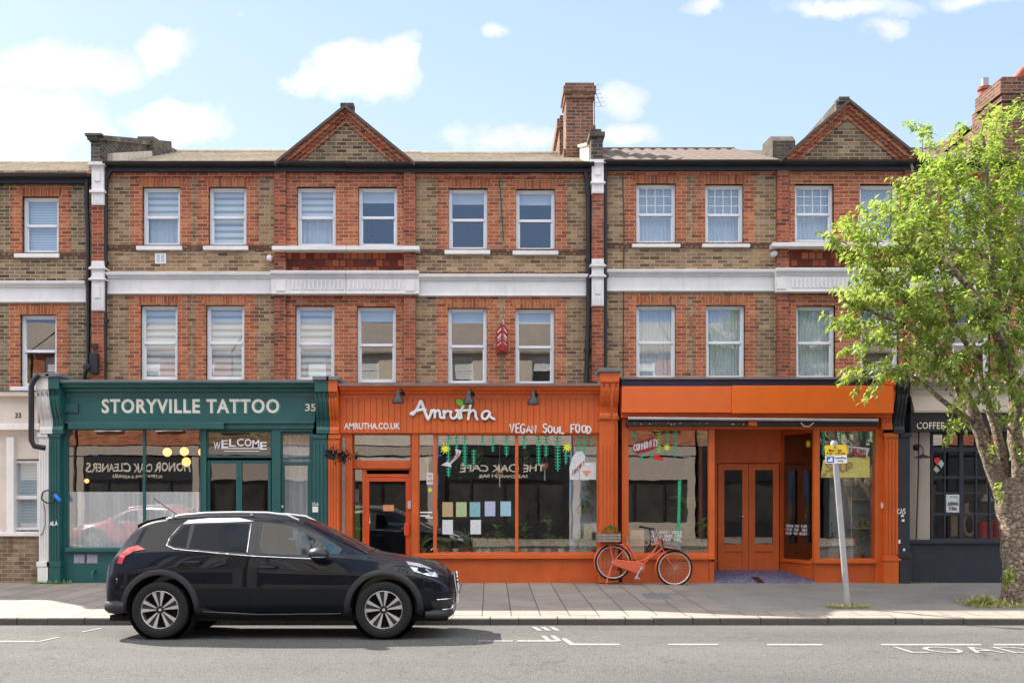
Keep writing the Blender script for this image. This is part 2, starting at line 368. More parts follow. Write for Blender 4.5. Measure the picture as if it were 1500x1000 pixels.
for k, c in dict(p_tan=(.52,.38,.2), p_green=(.45,.55,.3), p_blue=(.25,.5,.55), p_lav=(.5,.52,.75), p_sky=(.35,.6,.72), p_white=(.72,.75,.76), p_orange=(.8,.3,.15), p_yell=(.75,.68,.2)).items():
    m, nt, b = newmat('paper_' + k[2:])
    v = nd(nt, 'TexNoise', {'Vector': pos(nt, 30, 30, 90), 'Scale': 1.0, 'Detail': 2.0}).outputs[0]
    f = nd(nt, 'MapRange', {0: v, 1: .5, 2: .58, 3: 0, 4: .45}).outputs[0]
    setin(nt, b, Base_Color=mixc(nt, f, c, tuple(x*.3 for x in c)), Roughness=.7); M[k] = m
def leafmat(name, c0, c1, trans=.45):
    m, nt, b = newmat(name)
    a = nd(nt, 'Attribute', {}, attribute_name='rnd')
    c = ramp(nt, a.outputs['Fac'], [(0, c0), (1, c1)])
    setin(nt, b, Base_Color=c, Roughness=.45, Specular_IOR_Level=.4)
    t = nd(nt, 'BsdfTranslucent', {'Color': mixc(nt, .5, c, (.35,.55,.05))})
    mx = nd(nt, 'MixShader', {0: trans, 1: b.outputs[0], 2: t.outputs[0]})
    nt.links.new(mx.outputs[0], nt.nodes['Material Output'].inputs[0]); return m
M['leaf'] = leafmat('tree_leaf', (.08,.15,.02), (.46,.50,.13), .5)
M['plant'] = leafmat('house_plant_leaf', (.05,.16,.035), (.22,.42,.09), .35)
M['drygrass'] = leafmat('dry_grass', (.30,.30,.10), (.55,.48,.22), .3)
def glassmat(name, refl, tint=(1,1,1), rough=0.0, wave=.004):
    m, nt, b = newmat(name); nt.nodes.remove(b)
    n = nd(nt, 'Bump', {'Strength': .12, 'Distance': wave, 'Height': noise(nt, 1.6, 2)})
    gl = nd(nt, 'BsdfGlossy', {'Roughness': rough, 'Color': (1,1,1), 'Normal': n.outputs[0]})
    tr = nd(nt, 'BsdfTransparent', {'Color': tint})
    lw = nd(nt, 'LayerWeight', {'Blend': .5})
    f = mth(nt, 'ADD', mth(nt, 'MULTIPLY', mth(nt, 'POWER', lw.outputs['Facing'], 4.0), .8), refl, clamp=True)
    mx = nd(nt, 'MixShader', {0: f, 1: tr.outputs[0], 2: gl.outputs[0]})
    nt.links.new(mx.outputs[0], nt.nodes['Material Output'].inputs[0]); return m
M['glass'] = glassmat('window_glass', .17, (.85,.92,.95))
M['shopglass'] = glassmat('shop_window_glass', .19, (.92,.94,.94), wave=.005)
M['darkglass'] = glassmat('dim_door_glass', .14, (.7,.7,.7), wave=.006)
def emis(name, c, s):
    m, nt, b = newmat(name); setin(nt, b, Base_Color=c, Emission_Color=c, Emission_Strength=s); return m
M['bulb'] = emis('warm_globe_bulb', (1, .50, .16), .42)
M['curtain'] = paint('white_cotton_curtain', (.80,.79,.78), .9, .04, dirt=0, bmp=0)
# curtains and blinds
m, nt, b = newmat('net_curtain'); v = nd(nt, 'TexVoronoi', {'Vector': pos(nt, 1, 1, 1), 'Scale': 60.0})
c = ramp(nt, v.outputs['Distance'], [(.2, (.86,.87,.88)), (.8, (.70,.72,.74))]); setin(nt, b, Base_Color=c, Roughness=.9)
tl = nd(nt, 'BsdfTranslucent', {'Color': (.7,.72,.75)}); tp = nd(nt, 'BsdfTransparent')
mx = nd(nt, 'MixShader', {0: .15, 1: b.outputs[0], 2: tl.outputs[0]}); mx2 = nd(nt, 'MixShader', {0: .08, 1: mx.outputs[0], 2: tp.outputs[0]})
nt.links.new(mx2.outputs[0], nt.nodes['Material Output'].inputs[0]); M['net'] = m
m, nt, b = newmat('striped_blind'); s_ = nd(nt, 'SeparateXYZ', {0: nd(nt, 'NewGeometry').outputs['Position']})
w_ = mth(nt, 'FRACT', mth(nt, 'MULTIPLY', s_.outputs[2], 7.3))
k_ = nd(nt, 'MapRange', {0: w_, 1: .55, 2: .62}).outputs[0]
setin(nt, b, Base_Color=mixc(nt, k_, (.86,.85,.82), (.42,.39,.35)), Roughness=.8); M['zebra'] = m
m, nt, b = newmat('slatted_blind'); s_ = nd(nt, 'SeparateXYZ', {0: nd(nt, 'NewGeometry').outputs['Position']})
w_ = mth(nt, 'FRACT', mth(nt, 'MULTIPLY', s_.outputs[2], 18))
setin(nt, b, Base_Color=ramp(nt, w_, [(0, (.45,.5,.55)), (.8, (.7,.74,.78)), (.95, (.25,.28,.3))]), Roughness=.6); M['slat'] = m
M['rollblind'] = paint('white_roller_blind', (.7,.72,.72), .8, .02, dirt=0)
# road, pavement, kerb
m, nt, b = newmat('asphalt')
agg = nd(nt, 'TexVoronoi', {'Vector': pos(nt), 'Scale': 75.0}); n1 = noise(nt, 130, 3, .7); n2 = noise(nt, .5, 6, .6, pos(nt, .35, 1, 1)); n3 = noise(nt, 22, 5, .75)
c = ramp(nt, agg.outputs['Distance'], [(.12, (.215,.21,.205)), (.5, (.145,.144,.142)), (.8, (.075,.074,.073))])
c = mixc(nt, .7, c, ramp(nt, n3, [(.3, (.66,.66,.66)), (.7, (1.3,1.3,1.28))]), 'MULTIPLY')
c = mixc(nt, .8, c, ramp(nt, n2, [(.3, (.74,.74,.74)), (.7, (1.2,1.19,1.16))]), 'MULTIPLY')
vc = nd(nt, 'TexVoronoi', {'Vector': nd(nt, 'VectorMath', {0: pos(nt), 1: nd(nt, 'TexNoise', {'Vector': pos(nt), 'Scale': 1.5, 'Detail': 4.0}).outputs['Color']}, operation='ADD').outputs[0], 'Scale': .55}, feature='DISTANCE_TO_EDGE')
ck = nd(nt, 'MapRange', {0: vc.outputs['Distance'], 1: .002, 2: .008, 3: .45, 4: 0}).outputs[0]
c = mixc(nt, ck, c, (.05,.05,.05))
setin(nt, b, Base_Color=c, Roughness=.88, Specular_IOR_Level=.3)
bump(nt, b, mth(nt, 'ADD', n1, mth(nt, 'MULTIPLY', agg.outputs['Distance'], -1.6)), .9, .012); M['asphalt'] = m
m, nt, b = newmat('pavement')
g = nd(nt, 'NewGeometry'); s_ = nd(nt, 'SeparateXYZ', {0: g.outputs['Position']})
bt = nd(nt, 'TexBrick', {'Vector': nd(nt, 'CombineXYZ', {0: s_.outputs[1], 1: mth(nt, 'ADD', s_.outputs[0], .11)}), 'Color1': (0,0,0), 'Color2': (1,1,1), 'Scale': 1.0,
    'Mortar Size': .008, 'Mortar Smooth': .1, 'Brick Width': .9, 'Row Height': .405}, offset=.45)
slab = ramp(nt, bt.outputs['Color'], [(0, (.245,.215,.19)), (.5, (.275,.24,.21)), (1, (.22,.195,.175))])
slab = mixc(nt, bt.outputs['Fac'], slab, (.05,.045,.04))
tar = ramp(nt, noise(nt, 90, 3), [(.3, (.16,.152,.145)), (.7, (.26,.245,.23))])
wv = mth(nt, 'MULTIPLY', mth(nt, 'SUBTRACT', noise(nt, 1.3, 3), .5), .5)
msk = mth(nt, 'MULTIPLY', mth(nt, 'GREATER_THAN', mth(nt, 'ADD', s_.outputs[0], wv), 3.45), mth(nt, 'GREATER_THAN', s_.outputs[1], -4.1))
c = mixc(nt, msk, slab, tar)
c = mixc(nt, .85, c, ramp(nt, noise(nt, 1.4, 7, .65), [(.3, (.78,.77,.76)), (.7, (1.15,1.14,1.12))]), 'MULTIPLY')
c = mixc(nt, .6, c, ramp(nt, noise(nt, 45, 4, .7), [(.3, (.75,.75,.75)), (.7, (1.2,1.2,1.2))]), 'MULTIPLY')
sv = nd(nt, 'TexVoronoi', {'Vector': pos(nt), 'Scale': 3.2}); gum = nd(nt, 'MapRange', {0: sv.outputs['Distance'], 1: .05, 2: .075, 3: .35, 4: 0}).outputs[0]
c = mixc(nt, gum, c, (.1,.09,.085))
setin(nt, b, Base_Color=c, Roughness=.85); bump(nt, b, mth(nt, 'ADD', noise(nt, 80, 3), mth(nt, 'MULTIPLY', bt.outputs['Fac'], -2.0)), .5, .006); M['pavement'] = m
m, nt, b = newmat('kerb_granite')
bt = nd(nt, 'TexBrick', {'Vector': nd(nt, 'CombineXYZ', {0: nd(nt, 'SeparateXYZ', {0: nd(nt, 'NewGeometry').outputs['Position']}).outputs[0], 1: 5.0}), 'Scale': 1.0, 'Mortar Size': .01, 'Brick Width': .92, 'Row Height': 20.0}, offset=0)
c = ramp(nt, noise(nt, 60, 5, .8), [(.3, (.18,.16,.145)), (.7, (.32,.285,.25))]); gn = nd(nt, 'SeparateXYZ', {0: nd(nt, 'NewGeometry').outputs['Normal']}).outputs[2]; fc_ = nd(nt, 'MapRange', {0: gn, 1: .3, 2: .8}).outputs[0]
c = mixc(nt, fc_, ramp(nt, noise(nt, 50, 5, .8), [(.3, (.045,.04,.035)), (.7, (.12,.11,.095))]), c)  # shade of the upright kerb face is painted into its colour; top stays light
c = mixc(nt, bt.outputs['Fac'], c, (.03,.03,.03))
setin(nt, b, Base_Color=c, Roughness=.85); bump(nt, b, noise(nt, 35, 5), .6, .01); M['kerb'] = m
m, nt, b = newmat('worn_road_paint')
f = nd(nt, 'MapRange', {0: noise(nt, 28, 6, .75), 1: .36, 2: .56, 3: 0.3, 4: .97}).outputs[0]
setin(nt, b, Base_Color=mixc(nt, f, (.46,.45,.43), (.17,.17,.165)), Roughness=.8); M['roadpaint'] = m
m, nt, b = newmat('blue_mosaic'); v = nd(nt, 'TexVoronoi', {'Vector': pos(nt), 'Scale': 26.0})
c = ramp(nt, v.outputs['Color'], [(.1, (.06,.07,.18)), (.5, (.12,.13,.27)), (.9, (.24,.25,.34))]); setin(nt, b, Base_Color=c, Roughness=.5); M['mosaic'] = m
m, nt, b = newmat('pantiles')
g = nd(nt, 'NewGeometry'); s_ = nd(nt, 'SeparateXYZ', {0: g.outputs['Position']})
c = ramp(nt, noise(nt, 6, 6, .7), [(.3, (.07,.05,.042)), (.6, (.12,.085,.065)), (.8, (.04,.036,.034))]); setin(nt, b, Base_Color=c, Roughness=.9); bump(nt, b, noise(nt, 60), .4, .01); M['pantile'] = m
# car
m, nt, b = newmat('midnight_blue_car_paint')
fl = nd(nt, 'TexVoronoi', {'Vector': pos(nt), 'Scale': 900.0})
setin(nt, b, Base_Color=ramp(nt, fl.outputs['Distance'], [(.2, (.004,.007,.014)), (.8, (.002,.0035,.008))]), Roughness=.4, Metallic=0, Coat_Weight=.42, Coat_Roughness=.015, Specular_IOR_Level=.1); M['carpaint'] = m
m, nt, b = newmat('red_car_paint'); setin(nt, b, Base_Color=(.35,.02,.03), Roughness=.3, Coat_Weight=1.0, Coat_Roughness=.03); M['carred'] = m
m, nt, b = newmat('tinted_car_glass'); setin(nt, b, Base_Color=(.003,.008,.018), Roughness=.02, Specular_IOR_Level=.12); M['carglass'] = m
m, nt, b = newmat('clear_car_glass'); setin(nt, b, Base_Color=(.018,.070,.105), Roughness=.02, Specular_IOR_Level=.12); M['carglass2'] = m
M['cabinglass'] = glassmat('see_through_car_glass', .035, (.30,.50,.60))
M['farglass'] = paint('dim_facing_window', (.045,.043,.04), .3, .5, dirt=0, sc_=1.2, bmp=0)
m, nt, b = newmat('headlamp_lens'); setin(nt, b, Base_Color=(.45,.5,.56), Roughness=.08, Metallic=.5, Coat_Weight=1.0); M['lens'] = m
m, nt, b = newmat('red_tail_lens'); setin(nt, b, Base_Color=(.55,.01,.012), Roughness=.12, Coat_Weight=1.0); M['taillens'] = m
# bark
m, nt, b = newmat('flaky_bark')
vv = nd(nt, 'TexVoronoi', {'Vector': nd(nt, 'VectorMath', {0: pos(nt, 13, 13, 9), 1: nd(nt, 'TexNoise', {'Vector': pos(nt, 3, 3, 9), 'Scale': 2.0, 'Detail': 5.0}).outputs['Color']}, operation='ADD').outputs[0], 'Scale': 1.0}, feature='DISTANCE_TO_EDGE'); v = mth(nt, 'ADD', mth(nt, 'MULTIPLY', noise(nt, 1.0, 8, .75, pos(nt, 16, 16, 30)), .75), mth(nt, 'MULTIPLY', vv.outputs['Distance'], .3)); c = ramp(nt, v, [(.33, (.07,.05,.035)), (.45, (.28,.22,.165)), (.58, (.56,.48,.38))])
setin(nt, b, Base_Color=c, Roughness=.95); bump(nt, b, v, 1.0, .03); M['bark'] = m
# ------------------------------------------------------------ ground, road, pavement, kerb
def struct(m, name, mat, **k): return tag(m.build(name, mat, None, **k), kind='structure')
g = MB(); g.quad((-900,-900,-.45),(900,-900,-.45),(900,900,-.45),(-900,900,-.45)); struct(g, 'ground', M['soil'])
def rz(Y):   # road camber
    t = (Y + 10.9) / 6.08
    return .05 - .11 * min(1.3, t*t)
g = MB(); ys = [-17.0 + i*12.2/24 for i in range(25)]; ys[-1] = -4.79
xs = [-70, -30, -12, 0, 12, 30, 70]
vs = [(x, y, rz(y)) for y in ys for x in xs]; n = len(xs)
g.add(vs, [[j*n+i, j*n+i+1, (j+1)*n+i+1, (j+1)*n+i] for j in range(24) for i in range(n-1)])
struct(g, 'road', M['asphalt'], smooth=40)
g = MB(); g.prismx([(-4.62, pav_z(-4.62)), (2.35, pav_z(-4.62)+7*.02), (2.35,-.3), (-4.62,-.3)], -70, 70); struct(g, 'pavement', M['pavement'])
def kerb(y0, y1, sgn):
    g = MB(); x = -60.0
    rn = random.Random(4)
    while x < 60:
        w = .915; dz = rn.uniform(-.004, .004); dy = rn.uniform(-.006, .006)
        a, b_ = (y0+dy, y1) if sgn > 0 else (y0, y1+dy)
        g.prismx([(a,-.3),(a,pav_z(-4.82)-.012+dz),(a+.012*sgn if sgn>0 else a,pav_z(-4.82)+dz+.002),(b_-(.0 if sgn>0 else .012),pav_z(-4.62)+.002+dz),(b_,-.3)], x, x+w-.006); x += w
    return g
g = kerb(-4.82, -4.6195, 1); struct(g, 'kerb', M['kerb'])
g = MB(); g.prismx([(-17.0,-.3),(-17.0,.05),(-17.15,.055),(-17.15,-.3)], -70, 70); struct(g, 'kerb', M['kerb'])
g = MB(); g.prismx([(-17.15,.052),(-22.2,.12),(-22.2,-.3),(-17.15,-.3)], -70, 70); struct(g, 'pavement', M['pavement'])

# painted markings, 4 mm sheets on the road
def rquad(m, pts):
    q = [G_(px, py, 0) for px, py in pts]
    for _ in range(3):
        q = [G_(px, py, rz(a.y)) for (px, py), a in zip(pts, q)]
    m.add([(a.x, a.y, rz(a.y)+.006) for a in q], [[0,1,2,3]])
mk = MB()
for a, b_, t, u in [(838,908,942.6,945.2),(978,1053,942.8,945.2),(1123,1206,943,945.4),(1290,1438,943,945.4),(1455,1620,943,945.4),(-120,52,938.6,940.6),(757,818,937.8,939.8),(700,752,938,939.6)]:
    rquad(mk, [(a,u),(b_,u),(b_-1,t),(a+1,t)])
for a, b_ in [((822,935),(838,945)),((778,918),(788,923.5)),((791,918),(801,923.5)),((804,918),(814,923.5)),((792,931),(802,939)),((806,931),(816,939))]:
    rquad(mk, [(b_[0]-(0 if a[0]<820 else 3),b_[1]),(b_[0]+7,b_[1]),(a[0]+7,a[1]),(a[0],a[1])])
rquad(mk, [(52,940),(56,940.5),(88,933.5),(84,933)]); rquad(mk, [(118,925.5),(121,926),(150,920),(147,919.5)])
struct(mk, 'bay_markings', M['roadpaint'])
# LOADING written on the carriageway
cu = bpy.data.curves.new('t', 'FONT'); cu.body = 'LOADING'; cu.size = 1; cu.space_character = 1.12
to = bpy.data.objects.new('t', cu); COL.objects.link(to); me = bpy.data.meshes.new_from_object(to, depsgraph=bpy.context.evaluated_depsgraph_get()); bpy.data.objects.remove(to)
c0, c1 = G_(1300, 957, 0.02), G_(1300, 946.5, 0.02); ax = [v.co.x for v in me.vertices]; az = [v.co.y for v in me.vertices]
for v in me.vertices:
    fx = (v.co.x-min(ax))/(max(ax)-min(ax)); fz = (v.co.y-min(az))/(max(az)-min(az)); y = c0.y+(c1.y-c0.y)*fz
    v.co = (G_(1312,951,0).x + fx*2.35, y, rz(y)+.006)
tag(link('road_lettering', me, M['roadpaint']), kind='structure')
# utility cover in the slabs
a = G_(948, 876.5, .08); b_ = G_(978, 870, .08)
g = MB(); z = pav_z((a.y+b_.y)/2)
g.prismx([(a.y, pav_z(a.y)+.004), (b_.y, pav_z(b_.y)+.004), (b_.y, pav_z(b_.y)-.02), (a.y, pav_z(a.y)-.02)], a.x, a.x+.42)
o = g.build('utility_cover', M['lead']); tag(o, 'small dark metal utility cover set in the pavement slabs', 'cover')

# ------------------------------------------------------------ building helpers
UY = 2.4
def cells(m, x0, x1, z0, z1, holes, y0, y1):
    xs = sorted({x0, x1, *[h[0] for h in holes], *[h[1] for h in holes]}); zs = sorted({z0, z1, *[h[2] for h in holes], *[h[3] for h in holes]})
    xs = [x for x in xs if x0 <= x <= x1]; zs = [z for z in zs if z0 <= z <= z1]
    def inh(i, j):
        cx, cz = (xs[i]+xs[i+1])/2, (zs[j]+zs[j+1])/2
        return any(h[0] < cx < h[1] and h[2] < cz < h[3] for h in holes)
    for i in range(len(xs)-1):
        j = 0
        while j < len(zs)-1:
            if inh(i, j): j += 1; continue
            k = j
            while k < len(zs)-1 and not inh(i, k): k += 1
            m.box(xs[i], xs[i+1], y0, y1, zs[j], zs[k]); j = k
    return m
def pxr(a, b, t, u, Y): return (X_(a,Y), X_(b,Y), Z_(u,Y), Z_(t,Y))
def net(x0, x1, z0, z1, y, amp=.012, folds=9, seed=0, name='net_curtain', parent=None, mat=None, scallop=0):
    rn = random.Random(seed); N = folds*8; ph = rn.uniform(0, 6); m = MB(); vs = []
    for j in range(2):
        for i in range(N+1):
            t = i/N; a = amp*(math.sin(t*folds*2*math.pi + ph + math.sin(t*9+ph)*1.2) + .4*math.sin(t*folds*4.7+ph))
            vs.append((x0+(x1-x0)*t, y+a, (z0, z1)[j]))
    m.add(vs, [[i, i+1, N+2+i, N+1+i] for i in range(N)])
    return m.build(name, mat or M['net'], parent, smooth=60)
def sash(par, box, blind='none', sill=None, grid=False, split=.5, arch=None, Y=UY, seed=0, sides=(.21,.21), red='red', wname='window', hi=0):
    x0, x1, z0, z1 = pxr(*box, Y); fw = .055; zm = z1 - (z1-z0)*split
    f = MB(); ya, yb = Y+.085, Y+.155
    f.box(x0, x0+fw, ya, yb, z0, z1).box(x1-fw, x1, ya, yb, z0, z1).box(x0+fw, x1-fw, ya, yb, z1-fw, z1).box(x0+fw, x1-fw, ya, yb, z0, z0+fw+.02)
    f.box(x0+fw, x1-fw, ya-.006, yb, zm-.028, zm+.028)
    i = fw+.028
    f.box(x0+fw, x0+i, ya+.022, yb, z0+fw+.02, zm-.028).box(x1-i, x1-fw, ya+.022, yb, z0+fw+.02, zm-.028)
    f.box(x0+fw, x0+i-.01, ya+.022, yb, zm+.028, z1-fw).box(x1-i+.01, x1-fw, ya+.022, yb, zm+.028, z1-fw).box(x0+i, x1-i, ya+.022, yb, z1-fw-.022, z1-fw)
    if grid:
        gx0, gx1 = x0+fw, x1-fw
        for k in (1,2,3): f.box(gx0+(gx1-gx0)*k/4-.009, gx0+(gx1-gx0)*k/4+.009, ya+.02, ya+.05, zm+.028, z1-fw)
        for k in (1,2): zz = zm+(z1-zm-fw)*k/3+.01; f.box(gx0, gx1, ya+.023, ya+.048, zz-.009, zz+.009)
    if hi: f.box((x0+x1)/2-.15, (x0+x1)/2+.15, ya-.012, ya, z1-.035, z1-.012)
    w = f.build(wname, M['upvc'], par, bevel=.006)
    p = MB(); q = yb-.03; p.quad((x0+fw-.005,q,z0+fw-.005),(x1-fw+.005,q,z0+fw-.005),(x1-fw+.005,q,z1-fw+.005),(x0+fw-.005,q,z1-fw+.005)); p.build('pane', M['glass'], w)
    if blind == 'zebra':
        b = MB(); b.box(x0+fw, x1-fw, yb+.05, yb+.056, z0+.02, z1-.02); b.build('striped_blind', M['zebra'], w)
    if blind == 'halfzebra':
        b = MB(); b.box(x0+fw, x1-fw, yb+.05, yb+.056, zm-.02, z1-.02); b.build('striped_blind', M['zebra'], w)
        net(x0+fw, x1-fw, z0+.02, zm+.02, yb+.1, seed=seed, parent=w, folds=6)
    if blind == 'slat':
        b = MB(); b.box(x0+fw, x1-fw, yb+.04, yb+.05, z0+.02, z1-.02); b.build('slatted_blind', M['slat'], w)
    if blind == 'roll':
        b = MB(); b.box(x0+fw, x1-fw, yb+.04, yb+.048, z1-.28, z1-.02); b.build('roller_blind', M['rollblind'], w)
    if blind == 'net': net(x0+fw, x1-fw, z0+.02, z1-.02, yb+.06, seed=seed, parent=w, folds=10)
    if sill:
        a, b_, t, u = sill; s = MB(); s.box(X_(a,Y-.07), X_(b_,Y-.07), Y-.07, Y+.085, Z_(u,Y-.07), Z_(t,Y-.07)); s.build('sill', M['white'], w, bevel=.01)
    if arch:                                         # gauged flat arch of separate voussoirs
        za, zb = z1, z1+.185; n = 17; m = MB(); e0, e1 = .02, .13
        for k in range(n):
            a0 = x0-e0+(x1-x0+2*e0)*k/n+.004; a1 = x0-e0+(x1-x0+2*e0)*(k+1)/n-.004
            b0 = x0-e1+(x1-x0+2*e1)*k/n+.005; b1 = x0-e1+(x1-x0+2*e1)*(k+1)/n-.005
            m.prism([(a0,za),(a1,za),(b1,zb),(b0,zb)], Y-.012, Y+.1)
        m.build('brick_arch', M[arch], w)
    if sides:
        zt = z1 + (.22 if arch else 0); zb = z0 - .03; m = MB(); z = math.floor((zb+3)/.075)*.075-3; k = 0
        while z < zt - .001:
            a, b_ = max(z, zb), min(z+.075, zt); e = .05 if k % 2 else 0
            if z >= z1 - .001:
                pass
            if sides[0]: m.box(x0-sides[0]-e, x0, Y-.005, Y+.05, a, b_)
            if sides[1]: m.box(x1, x1+sides[1]+e, Y-.005, Y+.05, a, b_)
            z += .075; k += 1
        if sides[0] and sides[1]: m.box(x0-sides[0], x1+sides[1], Y-.004, Y+.05, zt-.035, zt+.001)
        m.build('brick_surround', M[red], w)
    return w
def hole(box, Y=UY): return pxr(*box, Y)
def pipe(par, pts, r=.045, name='drainpipe', mat='pipe', brackets=True):
    m = MB(); m.tube(pts, r, 10)
    if brackets:
        for a, b in zip(pts, pts[1:]):
            a, b = Vector(a), Vector(b)
            if abs(a.z-b.z) > 1.2:
                k = int(abs(a.z-b.z)/1.3)
                for i in range(1, k+1):
                    p = a.lerp(b, i/(k+1)); m.lathe([(r*1.3,-.04),(r*1.3,.04)], p, 'z', 10); m.box(p.x-.08, p.x+.08, p.y, p.y+.05, p.z-.02, p.z+.02)
    return m.build(name, M[mat], par, smooth=50)
def roof(par, px0, px1, eave, ridge, mat='rooftile', Y0=2.30, Y1=6.8, corr=False, name='roof'):
    ze, zr = Z_(eave, Y0), Z_(ridge, Y1); x0, x1 = X_(px0, UY), X_(px1, UY); m = MB()
    if corr:
        n = int((x1-x0)/.05); vs = []; L = 5
        for j in range(L+1):
            for i in range(n+1):
                t = j/L; x = x0+(x1-x0)*i/n
                vs.append((x, Y0+(Y1-Y0)*t, ze+(zr-ze)*t+.05*abs(math.sin(math.pi*(x/.27)))))
        m.add(vs, [[j*(n+1)+i, j*(n+1)+i+1, (j+1)*(n+1)+i+1, (j+1)*(n+1)+i] for j in range(L) for i in range(n)])
        m.prismx([(Y0,ze-.02),(Y1,zr-.02),(Y1,ze-.5),(Y0,ze-.06)], x0, x1)
        m.prismx([(Y1,zr+.03),(Y1,zr-.3),(11,ze-.3),(11,ze)], x0, x1)
    else:
        L = 14
        for j in range(L):                                      # lapped tile courses
            t0, t1 = j/L, (j+1)/L
            m.prismx([(Y0+(Y1-Y0)*t0, ze+(zr-ze)*t0+.022),(Y0+(Y1-Y0)*t1, ze+(zr-ze)*t1),(Y0+(Y1-Y0)*t1, ze+(zr-ze)*t1-.06),(Y0+(Y1-Y0)*t0, ze+(zr-ze)*t0-.06)], x0, x1)
        m.prismx([(Y1,zr),(Y1,zr-.3),(11,ze-.3),(11,ze)], x0, x1)
    m.tube([(x0, Y1, zr+.01), (x1, Y1, zr+.01)], .06, 8)
    return m.build(name, M[mat], par)
def gutter(par, px0, px1, py, Y=2.2):
    m = MB(); x0, x1 = X_(px0, Y), X_(px1, Y); z = Z_(py, Y); pr = []
    for k in range(7): t = math.pi*(1+k/6); pr.append((Y-.02+.07*math.cos(t), z+.03+.07*math.sin(t)))
    m.prismx(pr + [(Y+.04, z+.05), (Y+.195, z+.06), (Y+.195, z-.13), (Y+.08,z-.13), (Y+.08,z-.05)], x0, x1)
    return m.build('gutter', M['pipe'], par)
def band(par, px0, px1, t, u, Y=UY, name='plaster_band'):
    m = MB(); x0, x1 = X_(px0,Y), X_(px1,Y); z1, z0 = Z_(t,Y), Z_(u,Y); h = z1-z0
    m.box(x0, x1, Y-.04, Y+.02, z0+.06*h, z1-.3*h)
    m.prismx([(Y+.02,z1-.3*h),(Y-.06,z1-.3*h),(Y-.07,z1-.22*h),(Y-.13,z1-.14*h),(Y-.14,z1-.02*h),(Y-.12,z1),(Y+.02,z1+.02)], x0, x1)
    m.prismx([(Y+.02,z0-.02),(Y-.06,z0),(Y-.06,z0+.07*h),(Y+.02,z0+.07*h)], x0, x1)
    return m.build(name, M['white'], par, bevel=.006)
def console_post(par, a, b, t, mid, u, lo_t, lo_u):
    """white plaster brackets on the party pier, with the brick between them"""
    Y = UY; m = MB(); m.box(X_(a,Y-.16), X_(b,Y-.16), Y-.16, Y+.02, Z_(560,Y), Z_(t,Y)); m.build('party_pier', M['red_dark'], par)
    def block(tt, uu, cap):
        w = MB(); x0, x1 = X_(a,Y-.2), X_(b,Y-.2); z1, z0 = Z_(tt,Y-.2), Z_(uu,Y-.2); h = z1-z0
        w.box(x0, x1, Y-.2, Y+.01, z0, z1)
        xm = (x0+x1)/2; q = (x1-x0)*.22
        if cap:
            w.box(x0-.04, x1+.04, Y-.27, Y, z1-.07, z1); w.box(xm-q, xm+q, Y-.225, Y-.2, z1-.45*h, z1-.25*h); w.box(x0-.03, x1+.03, Y-.25, Y, z0+.28*h, z0+.34*h)
            for k in range(4): xx = x0+(x1-x0)*(k+.5)/4; w.box(xx-.014, xx+.014, Y-.215, Y-.2, z0+.02, z0+.26*h)
        else:
            for zt in (z1, z1-.22*h):
                w.prism([(x0-.04,zt-.14*h),(x1+.04,zt-.14*h),(xm,zt-.01)], Y-.24, Y); w.box(x0-.05, x1+.05, Y-.25, Y, zt-.17*h, zt-.14*h)
            w.box(xm-q, xm+q, Y-.225, Y-.2, z0+.25*h, z1-.5*h)
            for k in range(4): xx = x0+(x1-x0)*(k+.5)/4; w.box(xx-.014, xx+.014, Y-.215, Y-.2, z0+.02, z0+.2*h)
        w.build('plaster_bracket', M['white'], par, bevel=.006)
    block(t, mid, True); block(lo_t, lo_u, False)
def gable(par, a, b, apex, base, apy, half=None):
    """raking brick gable; half = 'l' or 'r' keeps one side of the shared gable"""
    Y = UY-.1; xa, xb, xc = X_(a,Y), X_(b,Y), X_(apex,Y); z0, z1 = Z_(base,Y), Z_(apy,Y)
    gb = None
    def tri(s, y0, y1, mt, nm, par_, kx=1.0):
        l, r = xc+(xa-xc)*s, xc+(xb-xc)*s; zt = z0+(z1-z0)*s
        pts = [(l,z0),(r,z0),(xc,zt)]
        if half == 'l': pts = [(l,z0),(xc,z0),(xc,zt)]
        if half == 'r': pts = [(xc,z0),(r,z0),(xc,zt)]
        m = MB(); m.prism(pts, y0, y1); return m.build(nm, M[mt], par_)
    gb = tri(.74, Y, Y+.3, 'stock_dark', 'gable', par)
    # raking courses: strips along each slope
    for s0, s1, y0, mt in ((.74,.82,Y-.03,'red'),(.82,.9,Y-.07,'red_dark'),(.9,.97,Y-.12,'red'),(.97,1.0,Y-.16,'red_dark')):
        m = MB()
        for side, xe in (('l', xa), ('r', xb)):
            if half and side != half: continue
            f = lambda s: (xc+(xe-xc)*s, z0); g_ = lambda s: (xc, z0+(z1-z0)*s)
            q = [f(s0), f(s1), g_(s1), g_(s0)]; m.prism(q, y0, Y+.3)
        m.build('raking_course', M[mt], gb)
    # roof of the gable runs back into the main roof
    m = MB(); Yb = 6.0
    for side, xe in (('l', xa), ('r', xb)):
        if half and side != half: continue
        sx = .12 if xe > xc else -.12
        m.add([(xe+sx, Y-.2, z0-.02), (xc, Y-.2, z1+.03), (xc, Yb, z1+.03), (xe+sx, Yb, z0-.02), (xe+sx, Y-.2, z0-.09), (xc, Y-.2, z1-.04), (xc, Yb, z1-.04), (xe+sx, Yb, z0-.09)],
              [[0,1,2,3],[4,7,6,5],[0,4,5,1],[0,3,7,4],[2,6,7,3],[1,5,6,2]])
    m.build('gable_roof', M['pantile'], gb)
    return gb
